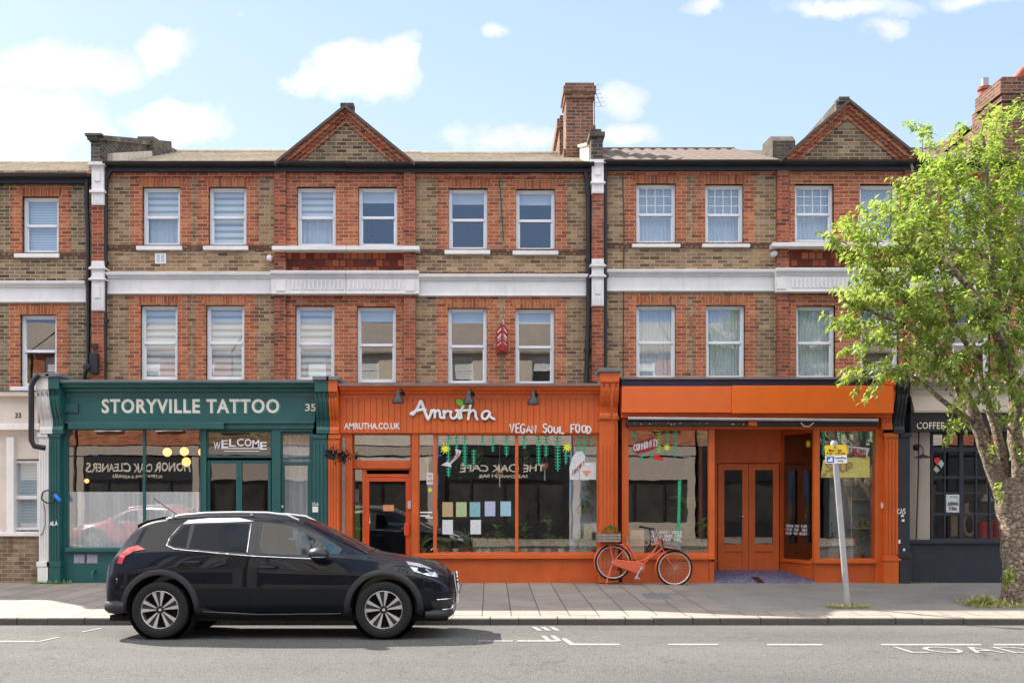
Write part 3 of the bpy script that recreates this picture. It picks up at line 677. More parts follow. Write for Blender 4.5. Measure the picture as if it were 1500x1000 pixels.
def interior(par, px0, px1, pyt, pyb, Y0, Y1, mat='room', name='room', floors=()):
    m = MB(); x0, x1, z0, z1 = pxr(px0, px1, pyt, pyb, UY); t = .06
    m.box(x0, x1, Y1, Y1+t, z0, z1).box(x0, x0+t, Y0, Y1, z0, z1).box(x1-t, x1, Y0, Y1, z0, z1).box(x0+t, x1-t, Y0, Y1, z1-t, z1).box(x0+t, x1-t, Y0, Y1, z0, z0+t)
    for p in floors: zz = Z_(p, UY); m.box(x0+t, x1-t, Y0, Y1, zz-.12, zz+.12)
    return m.build(name, M[mat], par)
def body(par, px0, px1, pyt, depth=10.6):
    """side and rear walls of the house behind its front"""
    m = MB(); x0, x1 = X_(px0,UY)+.01, X_(px1,UY)-.01; zt = Z_(pyt, UY)
    m.box(x0, x0+.2, UY+.3, depth, -.2, zt).box(x1-.2, x1, UY+.3, depth, -.2, zt).box(x0+.2, x1-.2, depth-.2, depth, -.2, zt)
    return m.build('rear_wall', M['stock_dark'], par)
# shopfront pieces
def fbox(par, name, mat, a, b, t, u, y0, y1, bevel=.008, Y=None):
    m = MB(); m.pbox(a, b, t, u, y0, y1, Y); return m.build(name, M[mat] if isinstance(mat, str) else mat, par, bevel=bevel)
def cornice(par, a, b, t, u, mat, proj=.3, name='cornice', lead=True):
    m = MB(); Y = -proj; x0, x1 = X_(a,Y), X_(b,Y); z1, z0 = Z_(t,Y), Z_(u,Y); h = z1-z0
    m.prismx([(.3,z0-.06),(-.06,z0-.06),(-.06,z0+.1*h),(-.12,z0+.12*h),(-.14,z0+.35*h),(-.22,z0+.45*h),(-.24,z0+.7*h),(Y,z0+.74*h),(Y,z1),(.3,z1+.03)], x0, x1)
    c = m.build(name, M[mat], par, bevel=.004)
    if lead:
        l = MB(); l.prismx([(Y-.012,z1-.03),(Y-.012,z1+.012),(2.4,z1+.09),(2.4,z1+.035),(Y+.01,z1+.004)], x0, x1); l.build('lead_flat_roof', M['lead'], par)
    return c
def console(par, a, b, t, u, mat, name='console_bracket', cap=True, Y=-.34):
    x0, x1 = X_(a,Y), X_(b,Y); z1, z0 = Z_(t,Y), Z_(u,Y); h = z1-z0; m = MB()
    pr = [(.2,z1),(Y,z1),(Y,z1-.22*h),(Y+.03,z1-.25*h),(Y+.03,z1-.38*h),(Y+.06,z1-.5*h),(Y+.12,z1-.64*h),(Y+.18,z1-.74*h),(Y+.2,z1-.86*h),(Y+.17,z1-.92*h),(Y+.17,z0),(.2,z0)]
    m.prismx(pr, x0, x1); w = x1-x0
    for k in range(3):
        xx = x0+w*(k+.5)/3-.012
        m.prismx([(y-.014 if y < 0 else y, z-.02) for y, z in pr[2:-2]] + [(0, z0+.1)], xx, xx+.024)
    c = m.build(name, M[mat], par, bevel=.005)
    if cap:
        m = MB(); m.box(x0-.035, x1+.035, Y-.05, .2, z1-.01, z1+.06); m.build('bracket_cap', M['lead'], c, bevel=.01)
    return c
def pilaster(par, a, b, t, u, mat, y=-.12, flutes=4, base=822, name='pilaster', ft=None):
    m = MB(); m.pbox(a, b, t, u, y, .25); x0, x1 = X_(a,y), X_(b,y); w = x1-x0; zt, zb = Z_((ft or t+12), y), Z_(base-6, y)
    m.box(x0-.015, x1+.015, y-.03, .2, Z_(u,y), Z_(base,y)); m.box(x0-.03, x1+.03, y-.045, .2, Z_(base+3,y), Z_(base-4,y))
    m.box(x0-.02, x1+.02, y-.03, .2, Z_(t+6,y), Z_(t,y))
    for k in range(flutes): xx = x0+w*(k+.5)/flutes; q = w/flutes*.27; m.box(xx-q, xx+q, y-.014, y, zb, zt)
    return m.build(name, M[mat], par, bevel=.004)
def pane_in(par, name, mat, fmat, a, b, t, u, Y, fw=.04, fd=.06, mull=(), rails=(), glassY=.03, thick=.008):
    """framed fixed window: returns the frame (part) with its pane (sub-part)"""
    x0, x1, z0, z1 = pxr(a, b, t, u, Y); m = MB()
    m.box(x0, x0+fw, Y, Y+fd, z0, z1).box(x1-fw, x1, Y, Y+fd, z0, z1).box(x0+fw, x1-fw, Y, Y+fd, z1-fw, z1).box(x0+fw, x1-fw, Y, Y+fd, z0, z0+fw)
    for p, w in mull: xx = X_(p, Y); m.box(xx-w/2, xx+w/2, Y-.01, Y+fd, z0+fw, z1-fw)
    for p, w in rails: zz = Z_(p, Y); m.box(x0+fw, x1-fw, Y-.004, Y+fd, zz-w/2, zz+w/2)
    f = m.build(name, M[fmat], par, bevel=.004)
    g = MB(); q = Y+glassY; g.quad((x0+fw-.005,q,z0+fw-.005),(x1-fw+.005,q,z0+fw-.005),(x1-fw+.005,q,z1-fw+.005),(x0+fw-.005,q,z1-fw+.005)); g.build('pane', M[mat], f)
    return f
# ------------------------------------------------------------ house 33 (left edge)
H = thing('terraced_house', 'brick terraced house at the left edge, white rendered ground floor numbered 33', 'house', (X_(40,0), 0, .1)); H33 = H
ups = (33,86,288,371); los = (30,83,461,566); upl = (-68,-18,288,371); lol = (-70,-20,461,566)
m = MB(); cells(m, X_(-160,UY), X_(130,UY), Z_(590,UY), Z_(250,UY), [hole(b) for b in (ups,los,upl,lol)], UY, UY+.3); m.build('wall', M['stock_dark'], H)
sash(H, ups, 'slat', (20,86,371,377), arch='arch', seed=1); sash(H, los, 'none', (14,86,566,572), arch='arch', seed=2)
sash(H, upl, 'slat', (-80,-15,371,377), arch='arch'); sash(H, lol, 'none', (-80,-15,566,572), arch='arch')
fbox(H, 'brick_frieze', 'red', -160, 130, 256, 266, UY-.03, UY+.1); fbox(H, 'dogtooth_course', 'dogtooth', -160, 130, 369.5, 379, UY-.012, UY+.1)
band(H, -160, 128, 413, 443); roof(H, -160, 131, 255, 240); gutter(H, -160, 130, 257); body(H, -160, 131, 250)
interior(H, -160, 131, 268, 590, UY+.3, UY+3, floors=(430,))
# ground floor: white pier, cream wall and bay window over a low brick wall
m = MB(); cells(m, X_(-160,.1), X_(58,.1), Z_(788,.1), Z_(628,.1), [pxr(20,58,672,778,.1)], .1, .3); m.build('rendered_wall', M['cream'], H)
fbox(H, 'fascia', 'cream', -160, 56, 578, 624, 0, .3); fbox(H, 'cornice', 'cream', -160, 57, 572, 580, -.12, .3); fbox(H, 'cornice', 'white', -160, 58, 620, 629, -.06, .3)
m = MB(); m.prismx([(-.14,Z_(572,-.14)),(2.4,Z_(572,-.14)+.1),(2.4,Z_(572,-.14)),(-.1,Z_(572,-.14)-.04)], X_(-160,0), X_(58,0)); m.build('lead_flat_roof', M['lead'], H)
fbox(H, 'low_wall', 'wallbrick', -160, 57, 785, 856, .05, .35); fbox(H, 'coping', 'white', -160, 57, 779, 785, .0, .35)
ptext('house_number', '33', (22,31,604.5,612), -.002, M['black'], H, bold=.02)
w = pane_in(H, 'window', 'glass', 'white', 20, 58, 674, 776, .14, fw=.05, rails=((728,.07),))
b = MB(); b.box(X_(24,.3), X_(57,.3), .24, .25, Z_(772,.24), Z_(678,.24)); b.build('slatted_blind', M['slat'], w)
fbox(H, 'bay_post', 'white', 9, 20, 640, 779, .02, .3)
pipe(H, [P_(57,549,-.4), P_(50,556,-.42), P_(46,566,-.42), P_(46,645,-.42), P_(50,653,-.42), P_(66,656,-.3)], .05, brackets=False)
p = pilaster(H, 57, 71.5, 634, 853, 'white', base=826); console(H, 52, 71, 552, 634, 'white')
pipe(H, [P_(127,258,UY-.12), P_(127,300,UY-.1), P_(129,345,UY-.09), P_(129,540,UY-.09), P_(124,546,UY-.1), P_(121,575,UY-.1)], .045)

# ------------------------------------------------------------ house 35 (teal shop)
H = thing('terraced_house', 'brick terraced house over the teal tattoo shop, with striped blinds upstairs', 'house', (X_(280,0), 0, .1)); H35 = H
U3 = [(209,264,274,360),(306,361,274,360),(435,492,274,361)]; L3 = [(206,260,447,556),(302,358,447,556),(433,490,448,557)]
m = MB(); cells(m, X_(130,UY), X_(507,UY), Z_(590,UY), Z_(236,UY), [hole(b) for b in U3+L3], UY, UY+.3); m.build('wall', M['stock'], H)
sash(H, U3[0], 'halfzebra', (199,266,360,366), arch='arch', seed=3); sash(H, U3[1], 'zebra', (297,363,360,366), arch='arch', seed=4)
sash(H, U3[2], 'halfzebra', None, arch='arch', seed=5, sides=None)
for i, b in enumerate(L3): sash(H, b, 'zebra', None, arch='arch', seed=6+i, sides=(.21,.21) if i < 2 else None)
m = MB(); cells(m, X_(403,UY), X_(507,UY)-.001, Z_(580,UY), Z_(244,UY), [hole(U3[2]), hole(L3[2])], UY-.02, UY+.06); m.build('bay_brickwork', M['red'], H)
for a, b in ((403,420),): fbox(H, 'brick_pier', 'red_dark', a, b, 240, 580, UY-.1, UY+.05, Y=UY)
fbox(H, 'brick_frieze', 'red', 158, 403, 245, 259, UY-.03, UY+.1); fbox(H, 'dogtooth_course', 'dogtooth', 156, 403, 358.5, 367, UY-.012, UY+.1)
fbox(H, 'terracotta_panel', 'terra', 421, 507, 370, 399, UY-.04, UY+.05, Y=UY)
band(H, 156, 400, 400, 431); band(H, 398, 507, 398, 431, Y=UY-.12)
fbox(H, 'bay_ledge', 'white', 398, 507, 360, 366, UY-.28, UY+.1, Y=UY-.28)
m = MB()
for k in range(13): xx = 427+k*6.1; m.pbox(xx, xx+2.6, 411, 424, UY-.185, UY-.1)
m.pbox(404, 418, 410, 426, UY-.19, UY-.1); m.build('fluted_panel', M['white'], H)
roof(H, 152, 420, 241, 223); roof(H, 420, 507, 241, 223, Y0=3.2); gutter(H, 152, 507, 240); body(H, 131, 507, 236)
gable(H, 413, 600, 507, 240, 160, 'l'); interior(H, 133, 507, 250, 590, UY+.3, UY+3, floors=(430,))
console_post(H, 134, 152, 238, 300, 560, 382, 455)
pipe(H, [P_(162,250,UY-.1), P_(155,262,UY-.1), P_(154,300,UY-.09), P_(152,556,UY-.09)], .055)
# parapet party wall with stepped head and stub stack
m = MB(); Y = 2.2; x0, x1 = X_(131,Y), X_(152,Y)
m.prismx([(Y,Z_(241,Y)),(Y,Z_(206,Y)),(6.6,Z_(206,Y)+1.45),(6.6,8.5),(3,8.0)], x0+.03, x1-.05)
for k in range(4): m.box(x0-.02+.03*k-.03, x1+.0-.02*k, Y-.12+.035*k, Y+.3, Z_(198+k*3.5,Y)-.045, Z_(198+k*3.5,Y))
m.prismx([(Y-.06,Z_(207,Y)),(Y-.06,Z_(204,Y)+.06),(6.6,Z_(204,Y)+1.5),(6.6,Z_(207,Y)+1.40)], x0-.02, x1+.02)
m.build('parapet_wall', M['parapet'], H)
m = MB(); ya, yb = 5.0, 7.6
m.prismx([(ya,9.2),(ya,Z_(200,5)-.0),(ya+.5,Z_(197,5)+.02),(yb-.5,Z_(197,5)+.3),(yb,Z_(197,5)+.1),(yb,9.2)], X_(131,Y)+.02, X_(152,Y)+.1); m.build('chimney_stub', M['parapet'], H)
m = MB(); m.prismx([(2.5,Z_(236,2.5)),(6.9,Z_(236,2.5)+1.52),(6.9,Z_(236,2.5)+1.75),(2.5,Z_(236,2.5)+.16)], X_(152,Y)-.04, X_(152,Y)+.07); m.build('lead_flashing', M['stone'], H)
m = MB(); m.box(X_(504,3), X_(521,3), 2.6, 5.2, Z_(172,2.6), Z_(156,2.6)); m.box(X_(503,3), X_(522,3), 2.55, 2.8, Z_(157,2.6), Z_(152,2.6)); m.build('gable_stub', M['parapet'], H)
m = MB(); m.pbox(227,243,371,386, UY-.02, UY+.02); v = m.build('air_vent', M['white'], H)
m = MB(); m.pbox(229.5,234,373,384, UY-.024, UY); m.pbox(236,240.5,373,384, UY-.024, UY); m.build('vent_slots', M['alu'], v)
m = MB(); m.lathe([(0.001,-.14),(.05,-.13),(.065,-.06),(.065,.0)], P_(396,379,UY), 'y', 14); m.build('security_lamp', M['white'], H, smooth=50)
m = MB(); m.pbox(131,142,517,546, UY-.3, UY-.16); m.lathe([(.001,-.36),(.07,-.35),(.07,-.2)], P_(136,540,UY), 'y', 12); m.pbox(134,142,503,510,UY-.22,UY-.16); m.build('meter_box', M['plastic'], H)
# shopfront
ptY = -.05
m = MB(); cells(m, X_(90,0), X_(458,0), Z_(853,0), Z_(626,0), [pxr(97,296,626,805,0), pxr(302,398,630,853,0), pxr(411,456,632,853,0)], 0, .18); m.build('shopfront_wall', M['teal'], H, bevel=.004)
f = fbox(H, 'fascia', 'teal', 90, 462, 574, 618, -.05, .25, Y=-.05)
fbox(H, 'fascia_rail', 'teal', 92, 460, 617, 620, -.09, .1); fbox(H, 'blind_box', 'teal', 99, 328, 619, 628, -.13, .1); fbox(H, 'transom_rail', 'teal', 328.5, 460, 619.5, 628, -.04, .1); fbox(H, 'fascia_block', 'teal', 90, 114, 591, 604, -.09, 0)
ptext('lettering_shade', 'STORYVILLE TATTOO', (151,411.5,585.5,606.5), -.055, M['shadowlet'], f, bold=.028, spacing=1.12, depth=.004)
ptext('lettering', 'STORYVILLE TATTOO', (149,409,584,605), -.062, M['letter'], f, bold=.026, spacing=1.12, depth=.01)
ptext('shop_number', '35', (447,463,591,602), -.06, M['letter'], f, bold=.02)
cornice(H, 88, 466, 557, 574, 'teal')
pilaster(H, 72, 88, 634, 853, 'teal', base=826); console(H, 70, 86, 551, 634, 'teal')
pilaster(H, 458, 480, 636, 853, 'teal', base=826); console(H, 461, 480, 556, 634, 'teal')
fbox(H, 'window_sill', 'teal', 95, 298, 802, 808, -.1, .05)
w = pane_in(H, 'shop_window', 'shopglass', 'teal', 97, 296, 627, 804, .03, fw=.035, mull=((211,.045),))
SH = [('p_lav',108,124),('p_lav',127,143)]
for _, a, b in SH:
    m = MB(); m.pbox(a, b, 811, 825, -.012, .02)
    v = m.build('air_grille', M['greywood'], H); m = MB()
    for k in range(5): m.pbox(a+1.2+k*2.9, a+2.6+k*2.9, 812.5, 823.5, -.02, 0)
    m.build('grille_bars', M['p_lav'], v)
m = MB(); m.tube([P_(135,848,-.08), P_(135,838,-.08), P_(137,835,-.05), P_(140,835,0)], .022, 8); m.build('overflow_pipe', M['teal'], H, smooth=50)
w2 = pane_in(H, 'transom_window', 'darkglass', 'teal', 302, 398, 631, 670, .04, fw=.03)
Yg = .065
for k, (ch) in enumerate('WELCOME'):
    t = (k-3)/3.0; xx = 352 + t*34; yy = 649 + abs(t)**2*5 - 1
    ptext('welcome_letter', ch, (xx-5,xx+5,yy-6,yy+5), Yg, M['letterw'], w2, depth=.003, bold=.01)
m = MB(); 
for t_, u_ in ((656,657),(660,660.8)): m.pbox(322+(t_-654), 386-(t_-654), t_, u_, Yg-.002, Yg+.002)
m.build('welcome_underline', M['letterw'], w2)
for a, b in ((303,350),(350,397)):
    d = pane_in(H, 'door', 'darkglass', 'teal', a, b, 674, 848, .08, fw=.055, fd=.05)
    m = MB(); m.pbox(a+3, b-3, 800, 846, .085, .12); m.build('door_panel', M['teal'], d)
    m = MB(); xx = X_(346 if a < 320 else 354, .05); m.tube([(xx,.08,.95+.0),(xx,.03,.97),(xx,.03,1.25),(xx,.08,1.27)], .012, 8); m.build('handle', M['alu'], d, smooth=40)
pane_in(H, 'transom_window', 'shopglass', 'teal', 411, 456, 633, 672, .05, fw=.035)
d = pane_in(H, 'door', 'shopglass', 'teal', 411, 456, 676, 848, .07, fw=.07, fd=.05)
m = MB(); m.pbox(415, 452, 800, 845, .075, .11); m.build('door_panel', M['teal'], d)
m = MB(); m.lathe([(.001,-.05),(.025,-.04),(.012,-.01),(.012,.0)], P_(414,742,.07), 'y', 10); m.build('door_knob', M['alu'], d, smooth=40)
m = MB(); m.pbox(457.5,466,741.5,750, -.15, -.12); v = m.build('entry_buzzer', M['white'], H, bevel=.004)
ptext('flat_number', '35A', (457,467,735.5,740.5), -.137, M['letterw'], H, depth=.003)
x0, x1 = X_(92,UY-.3), X_(478,UY-.3)
m = MB(); x0, x1 = X_(76,0), X_(486,0); zt = Z_(600,0); m.box(x0, x0+.06, .2, 5, .1, zt).box(x1-.06, x1, .2, 5, .1, zt).box(x0, x1, 5, 5.06, .1, zt).box(x0, x1, .18, 5, .08, .14).box(x0, x1, .26, 5, zt, zt+.06); m.build('shop_room', M['room'], H)
net(X_(97,.2), X_(295,.2), Z_(805,.2), Z_(720,.2), .2, amp=.02, folds=26, seed=11, name='cafe_curtain', parent=H, mat=M['curtain'])
net(X_(413,.3), X_(455,.3), Z_(830,.3), Z_(636,.3), .3, amp=.01, folds=6, seed=12, name='door_curtain', parent=H)
for k, (px, py) in enumerate(((245,662),(270,661),(273,676),(297,662),(127,704))):
    Yl = .9; c = P_(px, py, Yl); t = thing('globe_lamp', ['glowing amber globe lamp hanging left of the cluster in the tattoo shop window','glowing yellow globe lamp, upper of the two close together in the tattoo shop window','glowing yellow globe lamp hanging lowest, beneath another globe in the tattoo shop window','glowing amber globe lamp beside the teal door frame in the tattoo shop window','small glowing lamp low at the left inside the tattoo shop window'][k], 'lamp', c, 'globe lamps glowing in the tattoo shop window')
    r = .085 if k < 4 else .045
    m = MB(); m.ball(c, r, 10); m.build('globe', M['bulb'], t, smooth=80)
    m = MB(); m.tube([c+Vector((0,0,r*.9)), c+Vector((0,0,r*.9+.08))], .02, 8); m.tube([c+Vector((0,0,r+.06)), (c.x, c.y, Z_(601,0)-.01)], .005, 6); m.build('flex', M['black'], t)
m = MB(); x = X_(283,.35); m.prism([(X_(282,.35),Z_(748,.35)),(X_(293,.35),Z_(748,.35)),(X_(291,.35),Z_(737,.35)),(X_(284,.35),Z_(737,.35))], .3, .4); tag(m.build('plant_pot', M['greenpaint']), 'small green pot standing inside the tattoo shop window', 'pot')

# ------------------------------------------------------------ house 37 (orange shop with the leaf sign)
H = thing('terraced_house', 'brick terraced house over the orange vegan restaurant with three black sign lamps', 'house', (X_(690,0), 0, .1)); H37 = H
U3 = [(525,582,274,361),(657,714,276,366),(756,813,277,367)]; L3 = [(523,580,449,560),(656,713,451,562),(755,812,452,563)]
m = MB(); cells(m, X_(507,UY), X_(875,UY), Z_(590,UY), Z_(236,UY), [hole(b) for b in U3+L3], UY, UY+.3); m.build('wall', M['stock'], H)
sash(H, U3[0], 'roll', None, arch='arch', sides=None, hi=1)
sash(H, U3[1], 'roll', (651,718,366,372), arch='arch', hi=1); sash(H, U3[2], 'roll', (751,818,367,373), arch='arch', hi=1)
for i, b in enumerate(L3): sash(H, b, 'roll', None, arch='arch', sides=(.21,.21) if i else None, hi=1)
m = MB(); cells(m, X_(507,UY)+.001, X_(609,UY), Z_(580,UY), Z_(244,UY), [hole(U3[0]), hole(L3[0])], UY-.02, UY+.06); m.build('bay_brickwork', M['red'], H)
fbox(H, 'brick_pier', 'red_dark', 592, 609, 240, 580, UY-.1, UY+.05, Y=UY)
fbox(H, 'brick_frieze', 'red', 609, 864, 247, 261, UY-.03, UY+.1); fbox(H, 'dogtooth_course', 'dogtooth', 609, 862, 364.5, 373, UY-.012, UY+.1)
fbox(H, 'dogtooth_course', 'dogtooth', 609, 862, 399, 403, UY-.02, UY+.1)
fbox(H, 'terracotta_panel', 'terra', 507.5, 591, 370, 399, UY-.04, UY+.05, Y=UY)
band(H, 613, 862, 403, 434); band(H, 507.5, 614, 398, 431, Y=UY-.12)
fbox(H, 'bay_ledge', 'white', 507.5, 614, 360, 366, UY-.28, UY+.1, Y=UY-.28)
m = MB()
for k in range(13): xx = 510+k*6.1; m.pbox(xx, xx+2.6, 411, 424, UY-.185, UY-.1)
m.pbox(594, 608, 410, 426, UY-.19, UY-.1); m.build('fluted_panel', M['white'], H)
roof(H, 596, 868, 242, 226); roof(H, 507, 596, 242, 225, Y0=3.2); gutter(H, 507.5, 870, 241); body(H, 507, 875, 236)
gable(H, 413, 600, 507, 240, 160, 'r'); interior(H, 508, 875, 250, 590, UY+.3, UY+3, floors=(430,))
pipe(H, [P_(857,250,UY-.1), P_(861,268,UY-.1), P_(862,300,UY-.09), P_(862,460,UY-.09), P_(859,565,UY-.09)], .05)
m = MB(); m.pbox(540,541.5,241,243,2,2.1)
# chimney stacks along the party wall
ch = MB(); xl, xr = X_(829,4.9), X_(869,4.9); zt = Z_(122,4.9)
ch.box(xl, xr, 4.9, 5.75, 8.4, zt-.35).box(xl-.03, xr+.03, 4.86, 5.8, zt-.35, zt-.22).box(xl-.06, xr+.06, 4.83, 5.83, zt-.22, zt-.08).box(xl-.02, xr+.02, 4.87, 5.79, zt-.08, zt)
ch.box(xl-.06, xr, 6.2, 9.3, 8.4, zt-.55).box(xl-.12, xr+.04, 6.15, 9.35, zt-.55, zt-.35).box(xl-.05, xr, 6.2, 9.3, zt-.35, zt-.25).box(xl-.10, xl-.005, 6.6, 7.4, 8.4, zt-1.2)
ch.box(xl-.05, xl, 4.95, 5.7, 8.4, zt-1.5).box(xr, xr+.06, 4.95, 5.7, 8.4, zt-.95)
ch.box(xl+.12, xr, 5.75, 6.2, 8.4, zt-.5)
ck = ch.build('chimney', M['chim'], H)
m = MB(); Y = 2.2; x0, x1 = X_(866,Y), X_(883,Y)
m.box(x0, x1, Y, Y+.4, Z_(240,Y), Z_(196,Y)); m.box(x0-.04, x1+.04, Y-.05, Y+.45, Z_(200,Y), Z_(194,Y)); m.box(x0-.02, x1-.03, Y, Y+.4, Z_(194,Y), Z_(189,Y)); m.build('parapet_stack', M['parapet'], H)
m = MB(); m.prismx([(Y+.4,Z_(240,Y)),(Y+.4,Z_(203,Y)),(4.9,Z_(203,Y)+.75),(4.9,8.4)], x0-.01, x1-.04); m.prismx([(Y+.4,Z_(203,Y)),(Y+.4,Z_(199,Y)),(4.9,Z_(199,Y)+.75),(4.9,Z_(203,Y)+.75)], x0-.06, x1)
m.build('parapet_coping', M['stone'], H)
m = MB(); Ya = 5.0; m.tube([P_(872,235,Ya), P_(871,122,Ya)], .02, 6); m.tube([P_(871,132,Ya), P_(881,156,Ya-.4)], .012, 6)
for k in range(5): c = Vector(P_(871,132,Ya)).lerp(P_(881,156,Ya-.4), k/4); m.tube([c+Vector((-.1,.12,.04)), c+Vector((.1,-.12,-.04))], .006, 5)
m.tube([P_(868,126,Ya), P_(879,124,Ya)], .008, 5); m.tube([P_(877,121,Ya), P_(878,128,Ya)], .008, 5); m.build('aerial', M['alu'], H)
# shopfront
f = fbox(H, 'fascia', 'orange', 497, 878, 576, 635, -.04, .2, Y=-.04)
m = MB()
for k in range(43): xx = 499+k*8.85; m.pbox(xx, xx+8.1, 578, 633.5, -.055, -.03)
m.build('fascia_boards', M['orange'], f, bevel=.003)
cornice(H, 496, 880, 562, 577, 'orange')
pilaster(H, 480.5, 497, 636, 853, 'orange', base=840); console(H, 480.5, 494, 556, 634, 'orange')
pilaster(H, 878, 905, 609, 853, 'orange', base=840, flutes=5, ft=652); console(H, 880, 907, 544, 612, 'orange')
pipe(H, [P_(899,565,-.4), P_(896,580,-.38), P_(896,612,-.36), P_(902,622,-.25), P_(902,800,-.2)], .018, mat='orange_dark', name='cable_conduit', brackets=False)
def scr(name, s, b, r, seed, par, mat, jit=.25, Y=-.075): return scrawl(name, s, (X_(b[0],Y),X_(b[1],Y),Z_(b[3],Y),Z_(b[2],Y)), Y, M[mat], par, r=r, seed=seed, jit=jit)
ptext('web_address', 'AMRUTHA.CO.UK', (504,586,619,628.5), -.058, M['letterw'], f, bold=.02)
scr('strapline', 'VEGAN SOUL FOOD', (746,867,622.5,634), .017, 5, f, 'letterw', jit=.45)
def smoothp(P, k=5):
    if len(P) < 3: return P
    Q = []
    for i in range(len(P)-1):
        a = P[max(i-1,0)]; b = P[i]; c = P[i+1]; d = P[min(i+2,len(P)-1)]
        for j in range(k):
            t = j/k; Q.append(.5*((2*b)+(c-a)*t+(2*a-5*b+4*c-d)*t*t+(3*b-a-3*c+d)*t*t*t))
    return Q+[P[-1]]
strokes = {'A':[[(604,607),(606,606),(612,597),(616,587.5),(618,590),(622,602),(627,614)],[(602,606),(609,602),(620,599.5),(623,600)]],
 'm':[[(629,612),(631,606),(632,601)],[(631,606),(635,601),(637,602),(637,611)],[(637,605),(641,601),(644,603),(645,611),(648,612)]],
 'r':[[(650,602),(651,612)],[(651,606),(655,602),(659,603)]],'u':[[(661,603),(660,609),(663,613),(668,611),(671,604)],[(671,603),(671,610),(673,613)]],
 't':[[(678,596),(675,604),(676,612)],[(668,601),(676,601.5),(688,600.5)]],'h':[[(690,589),(688,600),(686,614)],[(687,606),(692,601),(696,603),(697,610),(699,614)]],
 'a':[[(718,605),(714,602),(708,604),(706,610),(709,614),(714,612),(718,604)],[(718,604),(718,610),(724,614)]]}
for k, sts in strokes.items():
    m = MB()
    for st in sts:
        pts = smoothp([P_(px, py, -.085) for px, py in st])
        m.tube(pts, .026 if k != 'A' else .030, 8)
        for q in (pts[0], pts[-1]): m.ball(q, .026 if k != 'A' else .030, 6)
    m.build('sign_letter', M['letterw'], f, smooth=60)
    m = MB()
    for st in sts: m.tube(smoothp([P_(px+.3, py+.5, -.066) for px, py in st]), .036, 6)
    m.build('sign_letter_outline', M['black'], f)
m = MB(); lp = [(668,585),(673,584.5),(679,588),(682,594),(681,597.5),(676,596),(670,592),(668,588)]
m.prism([(X_(a,-.09),Z_(b,-.09)) for a, b in lp], -.095, -.075); m.build('leaf_emblem', M['leafgreen'], f)
# dado and windows
fbox(H, 'stall_riser', 'orange_dark', 608, 880, 815, 854, 0, .25); fbox(H, 'window_sill', 'orange', 606, 880, 811, 818, -.07, .2)
pane_in(H, 'shop_window', 'shopglass', 'orange', 612, 637, 634, 812, .03, fw=.03)
W37 = pane_in(H, 'shop_window', 'shopglass', 'orange', 636, 878, 634, 812, .02, fw=.045, mull=((757,.06),))
fbox(H, 'door_post', 'orange_dark', 497, 516, 634, 853, 0, .5); fbox(H, 'door_post', 'orange_dark', 603, 613, 634, 853, -.01, .45)
fbox(H, 'worn_architrave', 'greywood', 500.5, 505, 640, 790, -.02, .02)
fbox(H, 'transom_rail', 'orange_dark', 515, 604, 676, 686, .12, .45, Y=.12)
pane_in(H, 'transom_window', 'shopglass', 'orange_dark', 515, 605, 632, 678, .14, fw=.05)
pane_in(H, 'side_window', 'darkglass', 'orange_dark', 514, 533, 685, 848, .18, fw=.03)
m = MB(); cells(m, X_(531,.16), X_(604,.16), Z_(848,.16), Z_(686,.16), [pxr(537,599,688,694,.16), pxr(535.5,600,698.5,850,.16)], .16, .26); m.build('door_frame', M['orange_dark'], H, bevel=.004)
d = pane_in(H, 'door', 'darkglass', 'orange_door', 534, 601, 698, 846, .17, fw=.085, fd=.05)
m = MB(); m.pbox(597,602,733,745, .12, .17); m.build('lock_plate', M['alu'], d); m = MB(); m.pbox(592,600,766,784,.13,.17); m.build('door_pull', M['orange_door'], d, bevel=.01)
m = MB(); m.pbox(561,577,739,748,.185,.198); v = m.build('door_notice', M['p_orange'], d)
fbox(H, 'step', 'stone', 514, 604, 846, 857, .02, .5)
m = MB(); x0, x1 = X_(487,0), X_(893,0); zt = Z_(600,0); m.box(x0, x0+.06, .5, 5, .1, zt).box(x1-.06, x1, .5, 5, .1, zt).box(x0, x1, 5, 5.06, .1, zt).box(x0, x1, .26, 5, .1, .16).box(x0, x1, .26, 5, zt, zt+.06); m.build('shop_room', M['room'], H)
m = MB(); m.box(X_(835,.5), X_(880,.5), .62, .68, .16, zt); m.build('pale_partition', M['roomlight'], H)
m = MB(); m.box(X_(516,.4), X_(527,.4), .42, .44, Z_(850,.4), Z_(735,.4)); m.build('lime_board', M['lime'], H)
m = MB(); m.box(X_(516.5,.4), X_(526,.4), .40, .418, Z_(735,.4), Z_(716,.4)); m.build('hand_figure', M['rollblind'], H)
# painted decorations on the inside of the glass
def star(px, py, r, par, Y=.040, n=10):
    m = MB(); c = P_(px, py, Y); pts = []
    for k in range(2*n): rr = (r if k % 2 == 0 else r*.42)/80*(1+.15*math.sin(k*2.3)); pts.append((c.x+rr*math.cos(math.pi*k/n), c.z+rr*math.sin(math.pi*k/n)))
    m.prism(pts, Y, Y+.003); m.build('painted_star', M['star'], par)
def fronds(px, t, u, par, w=5, Y=.041, mat='greenpaint', step=4.5):
    m = MB(); y = t; k = 0
    while y < u:
        ww = w*(1-.35*(y-t)/(u-t)); c = P_(px, y, Y); q = ww/80
        m.prism([(c.x-q,c.z+.012),(c.x,c.z-.006),(c.x+q,c.z+.012),(c.x+q*.9,c.z-.004),(c.x,c.z-.026),(c.x-q*.9,c.z-.004)], Y, Y+.003); y += step
    m.pbox(px-.8, px+.8, t-2, u, Y+.0005, Y+.0025); m.build('painted_fern', M[mat], par)
star(652,657,8.5,W37); star(831,655,8.5,W37); star(630,717,4,W37)
